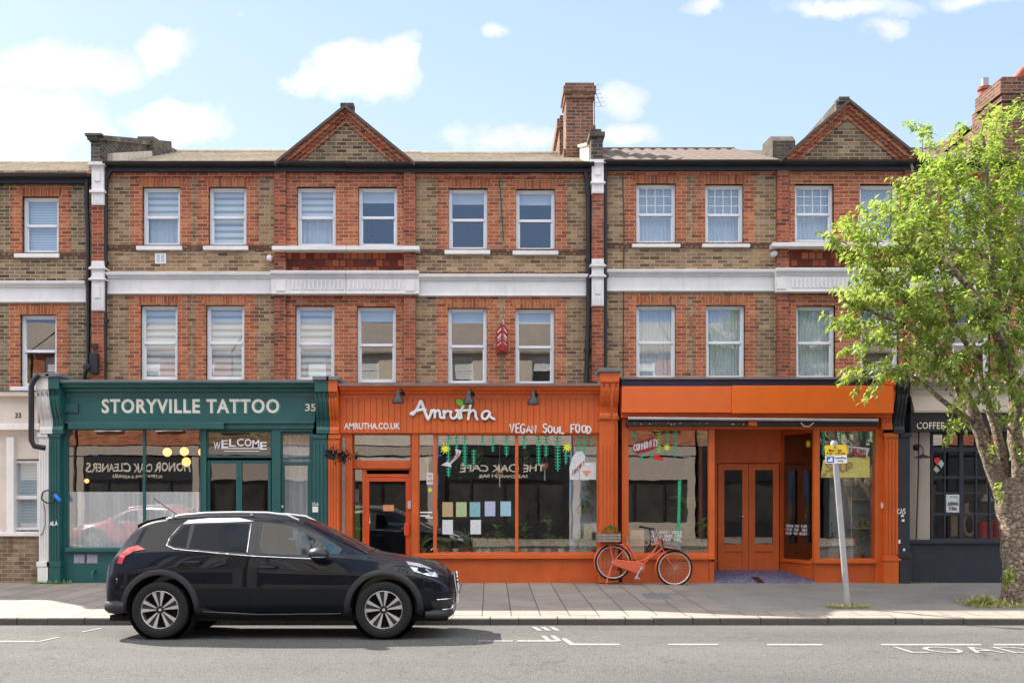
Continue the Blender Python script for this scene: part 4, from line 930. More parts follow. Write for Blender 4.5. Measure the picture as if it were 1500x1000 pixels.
for a, t, u, w in ((657,637,676,5),(657,686,698,4),(681,637,685,5),(694,660,684,4),(789,638,680,5),(800,638,668,5),(817,636,690,6),(829,662,680,4),(847,636,660,5),(866,636,652,4),(640,636,650,4),(669,636,662,4),(707,637,652,4),(722,637,660,4),(742,637,668,5),(768,637,656,4),(856,640,672,4)): fronds(a, t, u, W37, w)
Yp = .040
m = MB(); m.prism([(X_(a,Yp),Z_(b,Yp)) for a,b in ((667,657),(676,660),(673,668),(660,680),(662,684),(646,681),(656,675),(658,678),(668,666))], Yp, Yp+.004); a_ = m.build('painted_arrow', M['p_white'], W37)
scrawl('painted_word', 'LOCAL', (X_(658,.034), X_(675,.034), Z_(676,.034), Z_(669,.034)), .034, M['redsign'], a_, r=.005, slope=.13, seed=4)
m = MB(); bp = [(835,702),(834,685),(838,670),(845,661),(853,661),(857,667),(857,676),(848,688),(848,702)]
m.prism([(X_(a,Yp),Z_(b,Yp)) for a,b in bp], Yp, Yp+.004); b_ = m.build('painted_banner', M['p_white'], W37)
scrawl('painted_word', 'LUNCHES', (X_(838,.034), X_(856,.034), Z_(696,.034), Z_(690,.034)), .034, M['redsign'], b_, r=.006, slope=.22, seed=6)
m = MB(); m.pbox(849,873,677,702,Yp-.005,Yp-.001); b_ = m.build('poster', M['p_white'], W37); m = MB(); m.prism([(X_(852.5,Yp),Z_(689,Yp)),(X_(859,Yp),Z_(698,Yp)),(X_(866,Yp),Z_(689,Yp))], Yp-.009, Yp-.005); m.build('poster_bowl', M['p_orange'], b_)
pn = [('tan',648,735,'tan'),('pale green',668,735,'green'),('teal blue',688,735,'blue'),('lavender',710,734,'lav'),('sky blue',733,734,'sky'),('white with green print, under the tan sheet',648,761,'white'),('white with green print, under the teal blue sheet',689,761,'white')]
for nm_, px, py, k in pn:
    m = MB(); h = 11.5 if py < 750 else 10.5; m.pbox(px, px+15.5, py, py+21.5 if py < 750 else py+21, .036, .039)
    o = m.build('menu_sheet', M['p_'+k]); tag(o, ('%s menu sheet taped inside the restaurant window' % nm_) if ',' not in nm_ else nm_.replace('white with green print', 'white green-printed menu sheet') , 'notice', 'menu sheets taped inside the restaurant window')
m = MB(); m.pbox(625,635,692,709,.044,.047); m.build('poster', M['p_white'], W37)
ptext('poster_word', 'TOKEN', (626,634,702,706), .042, M['redsign'], W37, depth=.002); ptext('poster_word', 'TAKE', (626.5,633,695,699), .042, M['redsign'], W37, depth=.002)
m = MB(); m.pbox(615.5,633,749,751,.044,.046); m.pbox(615.5,630,754,756,.044,.046); m.pbox(623,634,757,758.5,.044,.046); m.build('opening_hours', M['letterw'], W37)
# sign lamps on swan-neck arms
lampl = ['black wall lamp over the left part of the orange leaf sign', 'black wall lamp beside the green leaf above the white lettering', 'black wall lamp at the right of the white lettering on the orange fascia']
for i, px in enumerate((587,689,782)):
    b = P_(px+3, 577+i, -.3); t = thing('sign_lamp', lampl[i], 'lamp', b, 'black lamps over the orange restaurant sign')
    c = b + Vector((-.06,-.28,-.02))
    m = MB(); m.tube([b, b+Vector((0,-.14,.06)), b+Vector((-.03,-.24,.07)), c+Vector((0,0,.06))], .012, 7); m.lathe([(.001,.015),(.05,.01),(.05,-.03)], b, 'y', 10); m.build('arm', M['black'], t, smooth=50)
    m = MB(); m.lathe([(.012,.07),(.03,.05),(.035,-.02),(.06,-.06),(.095,-.12),(.105,-.17),(.10,-.172),(.088,-.12),(.03,-.05)], c, 'z', 18); m.build('lamp_shade', M['black'], t, smooth=50)
    m = MB(); m.ball(c+Vector((0,0,-.13)), .035, 8); m.build('bulb', M['rollblind'], t, smooth=60)
# for-sale board on the wall
bY = UY-.02; t = thing('letting_board', 'red and white V-shaped agent board fixed between the first floor windows', 'sign', P_(735,490,bY))
for s in (-1, 1):
    m = MB(); a = P_(736,475,bY-.55); w_ = .0
    x1 = X_(736,bY-.55); x0 = x1 + s*.095
    m.add([(x1,bY-.5,Z_(474,bY-.5)),(x0+s*.01,bY,Z_(483,bY)),(x0+s*.01,bY,Z_(519,bY)),(x1,bY-.5,Z_(513,bY-.5)),(x1+s*.012,bY-.5,Z_(474,bY-.5)),(x0+s*.022,bY,Z_(483,bY)),(x0+s*.022,bY,Z_(519,bY)),(x1+s*.012,bY-.5,Z_(513,bY-.5))],
          [[0,1,2,3],[7,6,5,4],[0,4,5,1],[3,2,6,7],[0,3,7,4],[1,5,6,2]]); p = m.build('board', M['redsign'], t)
    for u0, u1, v0, v1 in ((.1,.9,.12,.2),(.1,.9,.34,.44),(.1,.75,.5,.54),(.1,.9,.66,.7)):
        def pt(u, v): xx = x1+(x0-x1)*u; yy = bY-.5+.5*u; zt = Z_(474,bY-.5)+(Z_(483,bY)-Z_(474,bY-.5))*u; zb = Z_(513,bY-.5)+(Z_(519,bY)-Z_(513,bY-.5))*u; return Vector((xx+s*.016, yy-.004, zt+(zb-zt)*v))
        m = MB(); q = [pt(u0,v0), pt(u1,v0), pt(u1,v1), pt(u0,v1)]; m.add(q+[a_+Vector((s*.003,0,0)) for a_ in q], [[0,1,2,3],[7,6,5,4],[0,4,5,1],[1,5,6,2],[2,6,7,3],[3,7,4,0]]); m.build('lettering_bar', M['letterw'], p)
m = MB(); m.tube([P_(737,468,bY-.25), P_(737,476,bY-.25), (X_(736,bY-.5),bY-.49,Z_(474,bY-.5)-.02)], .012, 6); m.tube([P_(737,470,bY-.25), P_(737,470,bY+.02)], .012, 6); m.build('bracket', M['alu'], t)
m = MB(); m.tube([P_(731,250,UY-.01),P_(733,262,UY-.01),P_(731,268,UY-.01),P_(734,290,UY-.01),P_(736,330,UY-.01),P_(738,352,UY-.01)], .008, 5); m.build('wall_cable', M['black'], H37)
# ------------------------------------------------------------ house 39 (plain orange shop with recessed doors)
H = thing('terraced_house', 'brick terraced house with net curtains over the blank orange shopfront', 'house', (X_(1080,0), 0, .1)); H39 = H
U4 = [(932,990,269,357),(1033,1089,270,357),(1164,1221,270,355),(1259,1316,270,355)]; L4 = [(932,990,447,555),(1034,1091,447,555),(1166,1223,448,555),(1260,1316,448,555)]
m = MB(); cells(m, X_(875,UY), X_(1340,UY), Z_(590,UY), Z_(234,UY), [hole(b) for b in U4+L4], UY, UY+.3); m.build('wall', M['stock'], H)
sash(H, U4[0], 'net', (926,997,357,362), grid=True, arch='arch', seed=21); sash(H, U4[1], 'net', (1029,1099,357,362), grid=True, arch='arch', seed=22)
sash(H, U4[2], 'net', None, grid=True, arch='arch', seed=23, sides=None); sash(H, U4[3], 'net', None, arch='arch', seed=24, sides=None)
for i, b in enumerate(L4[:3]): sash(H, b, 'net', None, arch='arch', seed=25+i, sides=(.21,.21) if i < 2 else None)
sash(H, L4[3], 'none', None, arch='arch', sides=None)
m = MB(); cells(m, X_(1139,UY), X_(1340,UY), Z_(580,UY), Z_(240,UY), [hole(b) for b in U4[2:]+L4[2:]], UY-.02, UY+.06); m.build('bay_brickwork', M['red'], H)
for a, b in ((1137,1154),(1323,1340)): fbox(H, 'brick_pier', 'red_dark', a, b, 236, 580, UY-.1, UY+.05, Y=UY)
fbox(H, 'brick_frieze', 'red', 888, 1137, 243, 256, UY-.03, UY+.1); fbox(H, 'dogtooth_course', 'dogtooth', 888, 1137, 355, 364, UY-.012, UY+.1)
fbox(H, 'terracotta_panel', 'terra', 1155, 1322, 366, 393, UY-.04, UY+.05, Y=UY)
band(H, 888, 1139, 396, 427); band(H, 1135, 1343, 394, 428, Y=UY-.12)
fbox(H, 'bay_ledge', 'white', 1132, 1343, 355, 361, UY-.28, UY+.1, Y=UY-.28)
m = MB()
for k in range(26): xx = 1160+k*6.1; m.pbox(xx, xx+2.6, 408, 421, UY-.185, UY-.1)
for a in (1138,1325): m.pbox(a, a+14, 407, 423, UY-.19, UY-.1)
m.build('fluted_panel', M['white'], H)
roof(H, 884, 1150, 239, 220, 'pantile', corr=True); roof(H, 1335, 1345, 239, 220, 'pantile'); gutter(H, 884, 1340, 238); body(H, 876, 1340, 234)
m = MB(); m.prismx([(3.2,8.6),(6.8,Z_(220,6.8)),(11,8.4),(11,8.2),(3.2,8.2)], X_(1150,UY), X_(1335,UY)); m.build('main_roof', M['pantile'], H)
gable(H, 1147, 1340, 1240, 236, 152); interior(H, 877, 1340, 248, 590, UY+.3, UY+3, floors=(430,))
m = MB(); m.box(X_(1218,3), X_(1240,3), 2.7, 6, Z_(162,2.7), Z_(148,2.7)); m.box(X_(1221,3), X_(1236,3), 2.65, 2.95, Z_(150,2.7), Z_(143,2.7)); m.build('gable_stub', M['parapet'], H)
m = MB(); m.prismx([(5,9),(5,Z_(206,5)),(5.2,Z_(200,5.2)),(5.9,Z_(200,5.2)+.05),(5.9,9)], X_(1132,5), X_(1165,5)); m.build('rear_dormer', M['parapet'], H)
console_post(H, 867, 884.5, 235, 283, 560, 379, 448)
pipe(H, [P_(888,240,UY-.1), P_(886,262,UY-.09), P_(886,545,UY-.09)], .05)
for px, py in ((1133,373),):
    m = MB(); m.lathe([(0.001,-.14),(.05,-.13),(.065,-.06),(.065,.0)], P_(px,py,UY), 'y', 14); m.build('security_lamp', M['white'], H, smooth=50)
m = MB(); m.tube([P_(912,245,UY-.012), P_(914,330,UY-.012), P_(913,555,UY-.012)], .009, 5); m.build('wall_cable', M['black'], H)
m = MB(); m.pbox(1010.5,1014,464,491,UY-.02,UY); m.build('iron_tie', M['terracap'], H)
# shopfront
fbox(H, 'navy_board', 'navy', 910, 1300, 554.5, 568, -.16, .3); 
m = MB(); m.prismx([(-.2,Z_(555,-.2)),(-.2,Z_(552,-.2)),(2.4,Z_(552,-.2)+.09),(2.4,Z_(555,-.2))], X_(910,-.2), X_(1312,-.2)); m.build('lead_flat_roof', M['lead'], H)
fbox(H, 'fascia_panel', 'orange_box2', 911, 1072, 565.5, 604, -.34, .05); fbox(H, 'fascia_panel', 'orange_box', 1072.5, 1309, 564.5, 605, -.36, .05)
fbox(H, 'soffit', 'orange_dark', 911, 1309, 603.5, 611, -.2, .3, Y=-.3)
m = MB(); m.tube([P_(920,612.5,-.33), P_(1286,615.5,-.33)], .028, 10); a_ = m.build('awning_bar', M['galv'], H, smooth=40)
fbox(H, 'awning_box', 'black', 919, 1287, 617, 624, -.2, 0); fbox(H, 'awning_slat', 'orange_dark', 921, 1285, 621, 628, -.1, .1)
m = MB(); m.pbox(1097,1109,617.5,623.5,-.24,-.19); m.build('awning_bracket', M['orange_box'], H)
m = MB(); m.tube([P_(1173,619,-.22),P_(1178,624,-.22),P_(1185,624.5,-.22),P_(1192,619,-.22)], .012, 6); m.build('awning_hook', M['letter'], H)
rn = random.Random(2)
m = MB()
for k in range(16): px = rn.uniform(925,1090); m.ball(P_(px, 620+rn.uniform(-1.5,1.5), -.21), rn.uniform(.006,.014), 5)
m.build('bird_droppings', M['rollblind'], H)
fbox(H, 'stall_riser', 'orange_dark', 911, 1038.3, 815, 855, 0, .25); fbox(H, 'window_sill', 'orange', 911, 1047, 812, 819, -.06, .2)
fbox(H, 'corner_post', 'orange', 911, 921, 608, 855, -.02, .25)
W39 = pane_in(H, 'shop_window', 'shopglass', 'orange', 917, 1042, 626, 813, .02, fw=.05)
fbox(H, 'corner_post', 'orange', 1038, 1047, 626, 815, -.01, .12); fbox(H, 'corner_post', 'orange', 1192, 1201, 626, 820, -.01, .1)
W39b = pane_in(H, 'shop_window', 'shopglass', 'orange', 1197, 1287, 628, 821, .02, fw=.045)
fbox(H, 'stall_riser', 'orange_dark', 1194, 1284, 822, 855, 0, .25); fbox(H, 'window_sill', 'orange', 1193, 1285, 819, 825, -.06, .2)
fbox(H, 'end_post', 'orange', 1283, 1294, 610, 855, -.04, .25)
pilaster(H, 1296, 1316, 634, 855, 'orange', base=818); console(H, 1297, 1313, 545, 628, 'orange')
DY = 1.0
m = MB(); cells(m, X_(1046,DY), X_(1148,DY), Z_(842,DY), Z_(610,DY), [pxr(1051,1143,678,845,DY)], DY, DY+.12); m.build('entry_wall', M['orange_dark'], H, bevel=.004)
x0 = X_(1046,0)
m = MB(); m.box(x0-.09, x0, .0, DY+.1, .13, Z_(822,0)); m.box(x0-.06, x0-.02, 0, DY+.1, Z_(640,0), 3.3); m.box(x0-.07, x0-.01, DY-.03, DY+.09, .3, 3.2); m.build('entry_side_wall', M['orange_dark'], H)
m = MB(); m.box(x0-.05, x0-.045, .12, DY, Z_(822,0), Z_(640,0)); m.build('side_pane', M['shopglass'], H)
# splayed side window on the right
A = Vector((X_(1144,DY), DY, 0)); B = Vector((X_(1195,.08), .08, 0))
def splay(za, zb, t, mt, nm, ea=0, eb=0, off=0, par=H):
    d = (B-A).normalized(); nn = Vector((d.y, -d.x, 0)); a = A + d*ea + nn*off; b = B - d*eb + nn*off
    m = MB(); q = [a, b, b-nn*t, a-nn*t]; m.add([(p.x,p.y,za) for p in q]+[(p.x,p.y,zb) for p in q], [[3,2,1,0],[4,5,6,7],[0,1,5,4],[1,2,6,5],[2,3,7,6],[3,0,4,7]]); return m.build(nm, M[mt], par)
zb_, zt_ = Z_(822,.1), Z_(629,.1)
splay(.12, zb_, .12, 'orange_dark', 'stall_riser'); splay(zb_-.05, zb_+.01, .16, 'orange', 'window_sill', off=.03)
sw = splay(zt_-.05, zt_+.4, .08, 'orange_dark', 'splayed_window'); splay(zb_, zt_, .06, 'orange_dark', 'mullion', 0, (B-A).length-.05, 0, sw); splay(zb_+.0, zt_-.05, .008, 'darkglass', 'pane', .05, .02, -.03, sw)
m = MB()
for k, (a, b_, y) in enumerate(((1152,1180,769.5),(1152,1181,775),(1152,1181,780.5))):
    pass
for i, w_ in enumerate(('THROW THE SIDE','FEED THE BODY','FEED THE HEART')):
    d = (B-A).normalized(); nn = Vector((d.y,-d.x,0)); L = (B-A).length
    z = Z_(770+i*5.4, .5); m2 = scrawl('window_lettering', w_, (0, L*.62, z-.028, z+.02), 0, M['letterw'], sw, r=.0045, jit=.2, seed=i+2, T=lambda p: A + d*(L*.15+p.x) + nn*.006 + Vector((0,0,p.z)) - world_loc(sw)*0)
doors = []
for a, b_ in ((1052,1097),(1097,1142)):
    d = pane_in(H, 'door', 'darkglass', 'orange_door' if 0 else 'orange', a, b_-.5, 679, 836, DY-.02, fw=.12, fd=.05, rails=((802,.14),))
    m = MB(); m.pbox(a+8, b_-8, 805, 828, DY-.0, DY+.03); m.build('door_panel', M['orange'], d); m = MB(); m.pbox(a+9, b_-9, 806.5, 808, DY-.012, DY); m.pbox(a+5, b_-6, 829, 836, DY-.01, DY+.02); m.build('door_moulding', M['orange_dark'], d, bevel=.004)
m = MB(); m.ball(P_(1088,756,DY-.06), .03, 8); m.build('door_knob', M['alu'], d, smooth=60)
m = MB(); m.pbox(1044.8,1192,838,862, .0, DY+.1); m = MB(); m.prismx([(-.02,.12),(-.02,pav_z(0)+.012),(DY,.30),(DY,.1)], X_(1046,0), X_(1194,0)); m.build('mosaic_step', M['mosaic'], H)
m = MB(); m.prismx([(-.03,.135+.008),(.4,.2125),(.4,.206),(-.03,.13)], X_(1108,0), X_(1119,0)); m.build('step_strip', M['black'], H)
m = MB(); x0, x1 = X_(906,0), X_(1308,0); zt = 3.45; m.box(x0, x0+.06, .3, 5, .1, zt).box(x1-.06, x1, .3, 5, .1, zt).box(x0, x1, 5, 5.06, .1, zt).box(x0, X_(1040,0), .26, 5, .1, .2).box(X_(1200,0), x1, .26, 5, .1, .2).box(X_(1040,0), X_(1200,0), 1.2, 5, .1, .2).box(x0, x1, 1.2, 5, zt-.06, zt).box(x0, x1, .1, 1.2, zt-.06, zt); m.build('shop_room', M['room'], H)
m = MB(); m.box(X_(1222,.6), X_(1306,.6), .85, .9, .2, 3.3); m.build('pale_partition', M['roomlight'], H)
m = MB(); m.box(X_(1290,.6)-.02, X_(1290,.6)+.02, .3, .85, .2, 3.3); m.build('pale_partition', M['roomlight'], H)
# decorations on the glass
m = MB(); Yp = .040
def blob(pts, par, mt, nm, Y=Yp):
    m = MB(); m.prism([(X_(a,Y),Z_(b,Y)) for a,b in pts], Y, Y+.004); return m.build(nm, M[mt], par)
bl = blob([(927,653),(931,646),(942,645),(950,641),(958,640),(963,644),(964,652),(957,659),(945,662),(934,665),(927,660)], W39, 'redsign', 'painted_cloud')
scrawl('painted_word', 'COMMUNITY', (X_(928,.034),X_(964,.034),Z_(660,.034),Z_(650,.034)), .034, M['letterw'], bl, r=.012, slope=.1, seed=9)
blob([(956,671),(960,664),(966,668),(972,670),(971,674),(958,673)], W39, 'redplastic', 'painted_cloud')
star(977,655,6.5,W39); 
for a, t, u, w, mt in ((965,630,662,5,'lime'),(977,630,662,5,'greenpaint'),(989,630,670,5,'greenpaint'),(930,630,650,5,'greenpaint'),(940,667,676,5,'greenpaint'),(955,665,674,5,'greenpaint')): fronds(a, t, u, W39, w, mat=mt)
blob([(993,704),(998,703),(997,730),(996,800),(991,800),(993,730)], W39, 'greenpaint', 'painted_cactus_trunk')
for i, w_ in enumerate(('ONE GREEN WORLD','WE ALL SHARE FOOD','FEED YOUR SOUL','LOVE AND CARE')):
    scrawl('window_lettering', w_, (X_(954,.04),X_(999,.04),Z_(781+i*5.5,.04),Z_(777+i*5.5,.04)), .038, M['letterw'], W39, r=.005, jit=.2, seed=20+i)
for a, t, u, w in ((1206,632,668,4),(1231,632,648,4),(1271,633,650,4),(1280,630,672,4),(1262,632,644,3),(1212,650,668,3)): fronds(a, t, u, W39b, w)
s1 = blob([(1241,652),(1274,656),(1270,669),(1240,664)], W39b, 'p_white', 'painted_placard', Y=.034)
scrawl('painted_word', 'FRESH!', (X_(1244,.03),X_(1270,.03),Z_(661,.03),Z_(655,.03)), .026, M['redsign'], s1, r=.008, slope=-.05, seed=31)
scrawl('painted_word', 'FREEDOM', (X_(1244,.03),X_(1268,.03),Z_(666,.03),Z_(661.5,.03)), .026, M['redsign'], s1, r=.008, slope=-.06, seed=32)
s2 = blob([(1206,673),(1274,668),(1274,699),(1202,699)], W39b, 'p_yell', 'painted_banner')
scrawl('painted_word', 'SOUP', (X_(1208,.033),X_(1250,.033),Z_(690,.033),Z_(678,.033)), .033, M['wood'], s2, r=.02, seed=33)
scrawl('painted_word', 'UP NE', (X_(1202,.033),X_(1226,.033),Z_(698,.033),Z_(693,.033)), .033, M['wood'], s2, r=.007, seed=34)
star_par = sw
m = MB(); 
L = (B-A).length; d = (B-A).normalized(); nn = Vector((d.y,-d.x,0)); c = A + d*L*.80 + nn*.004; zc = Z_(650,.3); pts = []
for k in range(20): rr = (.085 if k % 2 == 0 else .035); p = c + d*rr*math.cos(math.pi*k/10); pts.append(Vector((p.x,p.y,zc+rr*math.sin(math.pi*k/10))))
m.add(pts + [p+nn*.004 for p in pts], [list(range(20)), list(range(39,19,-1))]); m.build('painted_star', M['star'], sw)
m = MB(); m.pbox(1290.5,1294.5,736,744,-.044,-.04); m.build('sticker', M['letterw'], H)

# ------------------------------------------------------------ house 41 (coffee shop at the right edge)
H = thing('terraced_house', 'brick terraced house behind the street tree, with the black coffee shop below', 'house', (X_(1450,0), 0, .1)); H41 = H
U5 = [(1391,1447,270,357),(1490,1548,270,357),(1600,1657,270,357)]; L5 = [(1395,1450,447,560),(1492,1548,447,560),(1600,1657,447,560)]
m = MB(); cells(m, X_(1340,UY), X_(1740,UY), Z_(590,UY), Z_(234,UY), [hole(b) for b in U5+L5], UY, UY+.3); m.build('wall', M['stock'], H)
for i, b in enumerate(U5+L5): sash(H, b, 'net' if i != 3 else 'none', (b[0]-6,b[1]+6,b[3],b[3]+6) if i < 3 else None, arch='arch', seed=40+i)
fbox(H, 'brick_frieze', 'red', 1341, 1740, 243, 256, UY-.03, UY+.1); fbox(H, 'dogtooth_course', 'dogtooth', 1341, 1740, 356, 364, UY-.012, UY+.1)
band(H, 1344, 1740, 396, 427); roof(H, 1345, 1740, 239, 220, 'pantile', corr=True); gutter(H, 1341, 1740, 238); body(H, 1341, 1740, 234); interior(H, 1342, 1740, 248, 590, UY+.3, UY+3, floors=(430,))
ch = MB(); Yc = 3.0; xl = X_(1468,Yc); xr = xl+1.5; zt = Z_(114,Yc)
ch.box(xl, xr, Yc, 4.0, 8.2, zt-.5).box(xl-.03, xr+.03, Yc-.04, 4.04, zt-.5, zt-.36).box(xl-.07, xr+.07, Yc-.07, 4.07, zt-.36, zt-.05).box(xl, xr, Yc, 4.0, zt-.05, zt+.02)
ch.prismx([(4.0,8.2),(4.0,zt-.25),(4.4,zt-.25),(4.4,zt-.6),(4.9,zt-.6),(4.9,zt-.35),(8.6,zt-.35),(8.6,8.2)], xl+.02, xr)
ch.box(xl-.05, xr, 4.9, 8.6, zt-.65, zt-.42)
ck = ch.build('chimney', M['chim'], H)
m = MB(); c = Vector((xl+.18, 4.15, zt-.25)); m.lathe([(.15,0),(.135,.08),(.125,.42),(.15,.44),(.15,.5),(.11,.5),(.11,.3)], c, 'z', 18); m.build('chimney_pot', M['terracap'], ck, smooth=40)
m = MB(); c = Vector((xl+.36, 4.5, zt-.3)); m.lathe([(.08,0),(.08,.9),(.06,.9),(.06,.5)], c, 'z', 14); m.build('flue_pipe', M['galv'], ck, smooth=40)
m = MB(); c = Vector((xl+.55, 3.4, zt)); m.tube([c, c+Vector((0,0,.14)), c+Vector((.1,-.05,.26)), c+Vector((.24,-.12,.3))], [.12,.12,.14,.17], 14); m.build('chimney_cowl', M['terracap'], ck, smooth=40)
pilaster(H, 1316.5, 1333, 634, 855, 'charcoal', base=814, flutes=0); console(H, 1315, 1331, 548, 634, 'charcoal')
fbox(H, 'fascia', 'taupe', 1333, 1745, 556, 580, -.05, .3); fbox(H, 'cornice', 'taupe', 1333, 1745, 553, 559, -.16, .3); fbox(H, 'fascia_moulding', 'taupe', 1333, 1745, 566, 569, -.075, 0)
m = MB(); m.prismx([(-.16,Z_(553,-.16)),(2.4,Z_(553,-.16)+.1),(2.4,Z_(553,-.16)),(-.1,Z_(553,-.16)-.03)], X_(1333,0), X_(1745,0)); m.build('lead_flat_roof', M['lead'], H)
m = MB(); m.prismx([(-.03,Z_(577,0)),(-.2,Z_(601,-.2)),(-.2,Z_(604,-.2)),(-.03,Z_(604,0))], X_(1333,0), X_(1745,0)); m.build('canopy', M['taupe'], H)
cb = fbox(H, 'sign_board', 'black', 1334, 1745, 604, 632, -.14, .2)
ptext('lettering', 'COFFEE', (1343,1383,618,628), -.146, M['letter'], cb, bold=.012, spacing=1.08)
m = MB(); cells(m, X_(1333,0), X_(1745,0), Z_(792,0), Z_(630,0), [pxr(1363,1500,632,792,0), pxr(1540,1700,632,792,0)], .02, .2); m.build('rendered_wall', M['taupe'], H)
fbox(H, 'stall_riser', 'charcoal', 1330, 1745, 792, 855, -.02, .25); fbox(H, 'window_sill', 'charcoal', 1330, 1745, 790, 796, -.07, .2)
wc = pane_in(H, 'shop_window', 'shopglass', 'charcoal', 1364, 1499, 633, 791, .05, fw=.04, fd=.06, mull=((1384,.03),(1408,.075),(1430,.03),(1450,.03),(1474,.07)), rails=((658,.09),(699,.045),(722,.03),(753,.05)))
pane_in(H, 'shop_window', 'shopglass', 'charcoal', 1541, 1699, 633, 791, .05, fw=.04, fd=.06, mull=((1580,.05),(1620,.05),(1660,.05)), rails=((658,.09),(699,.045),(753,.05)))
m = MB(); x0, x1 = X_(1333,0), X_(1745,0); m.box(x0, x0+.06, .3, 5, .1, 3.3).box(x1-.06, x1, .3, 5, .1, 3.3).box(x0, x1, 5, 5.06, .1, 3.3).box(x0, x1, .26, 5, .1, .2).box(x0, x1, .26, 5, 3.24, 3.3); m.build('shop_room', M['room'], H)
m = MB(); m.pbox(1386,1406,724,750,.045,.05); v = m.build('poster', M['p_white'], wc)
m = MB(); m.pbox(1392,1403,726,728.5,.042,.045); v2 = m.build('poster_strip', M['p_blue'], v)
ptext('poster_word', 'KEEPING', (1389,1404,735,740), .042, M['black'], v, depth=.003, bold=.02); ptext('poster_word', 'IT REAL', (1390,1402,742,747), .042, M['black'], v, depth=.003, bold=.02)
m = MB(); m.prism([(X_(1368,.04),Z_(674,.04)),(X_(1373,.04),Z_(682,.04)),(X_(1378,.04),Z_(674,.04)),(X_(1375,.04),Z_(670,.04)),(X_(1370,.04),Z_(670,.04))], .04, .046); m.build('sticker', M['redplastic'], wc)
m = MB(); m.prism([(X_(1374,.04),Z_(679,.04)),(X_(1379,.04),Z_(686,.04)),(X_(1383,.04),Z_(679,.04)),(X_(1379,.04),Z_(673,.04))], .036, .042); m.build('sticker', M['p_sky'], wc)
m = MB(); m.prism([(X_(1367,.04),Z_(687,.04)),(X_(1372,.04),Z_(692,.04)),(X_(1377,.04),Z_(688,.04)),(X_(1371,.04),Z_(682,.04))], .04, .046); m.build('sticker', M['p_green'], wc)
pipe(H, [P_(1346,615,-.2), P_(1346,632,-.03), P_(1345,700,-.02), P_(1342,790,-.02)], .012, name='wall_cable', brackets=False)
scrawl('graffiti_tag', 'CAS', (X_(1314,-.13),X_(1327,-.13),Z_(752,-.13),Z_(745,-.13)), -.13, M['letterw'], H41, r=.009, seed=50)
for (px, py, w_, h) in ((1320,753,4,5),(1321,760,4,5),(1316,790,3,8),(1323,803,3,5)):
    m = MB(); m.pbox(px, px+w_, py, py+h*.7, -.126, -.121); m.build("sticker", M["letterw"], H)
scrawl('graffiti_tag', 'ALA', (X_(73,-.14),X_(84,-.14),Z_(769,-.14),Z_(763,-.14)), -.137, M['letterw'], H35, r=.009, seed=51)
# wall lamp by the coffee window
b = P_(1342,655,.02); t = thing('wall_lamp', 'black round-backed wall lamp with a flat shade beside the coffee shop window', 'lamp', b)
m = MB(); m.lathe([(.001,-.04),(.033,-.035),(.06,0)], b, 'y', 14); m.build('backplate', M['black'], t, smooth=40)
m = MB(); c = P_(1352,668,-.22); m.tube([b, b+Vector((.04,-.12,.03)), c+Vector((0,0,.14)), c+Vector((0,0,.02))], .011, 6); m.build('arm', M['black'], t, smooth=50)
m = MB(); m.lathe([(.015,.06),(.03,.03),(.08,.01),(.16,-.025),(.158,-.03),(.05,-.01)], c, 'z', 18); m.build('lamp_shade', M['black'], t, smooth=50)
m = MB(); m.ball(c+Vector((0,0,-.03)), .028, 8); m.build('bulb', M['rollblind'], t, smooth=60)

# ------------------------------------------------------------ foliage helper
def leaves(m_rnd, base, mat, name, parent=None):
    vs, fs, rn = m_rnd; off = world_loc(parent) if parent else Vector((0,0,0))
    me = bpy.data.meshes.new(name); me.from_pydata([(v[0]-off.x, v[1]-off.y, v[2]-off.z) for v in vs], [], fs); me.update()
    at = me.attributes.new('rnd', 'FLOAT', 'FACE'); at.data.foreach_set('value', rn)
    return link(name, me, mat, parent)
def leaf(L, p, d, up, ln, w, r, droop=.25):
    vs, fs, rn = L; d = d.normalized(); s = d.cross(up)
    if s.length < 1e-3: s = d.orthogonal()
    s.normalize(); n = s.cross(d); o = len(vs)
    a = p; b = p + d*ln*.45 + n*ln*.04; c = p + d*ln*.95 - n*ln*droop
    vs += [tuple(a), tuple(b + s*w*.5 + n*w*.12), tuple(b), tuple(b - s*w*.5 + n*w*.12), tuple(c)]
    fs += [[o, o+1, o+2], [o+1, o+4, o+2], [o, o+2, o+3], [o+2, o+4, o+3]]; rn += [r]*4
def rv(rd): 
    v = Vector((rd.gauss(0,1), rd.gauss(0,1), rd.gauss(0,1))); return v.normalized()
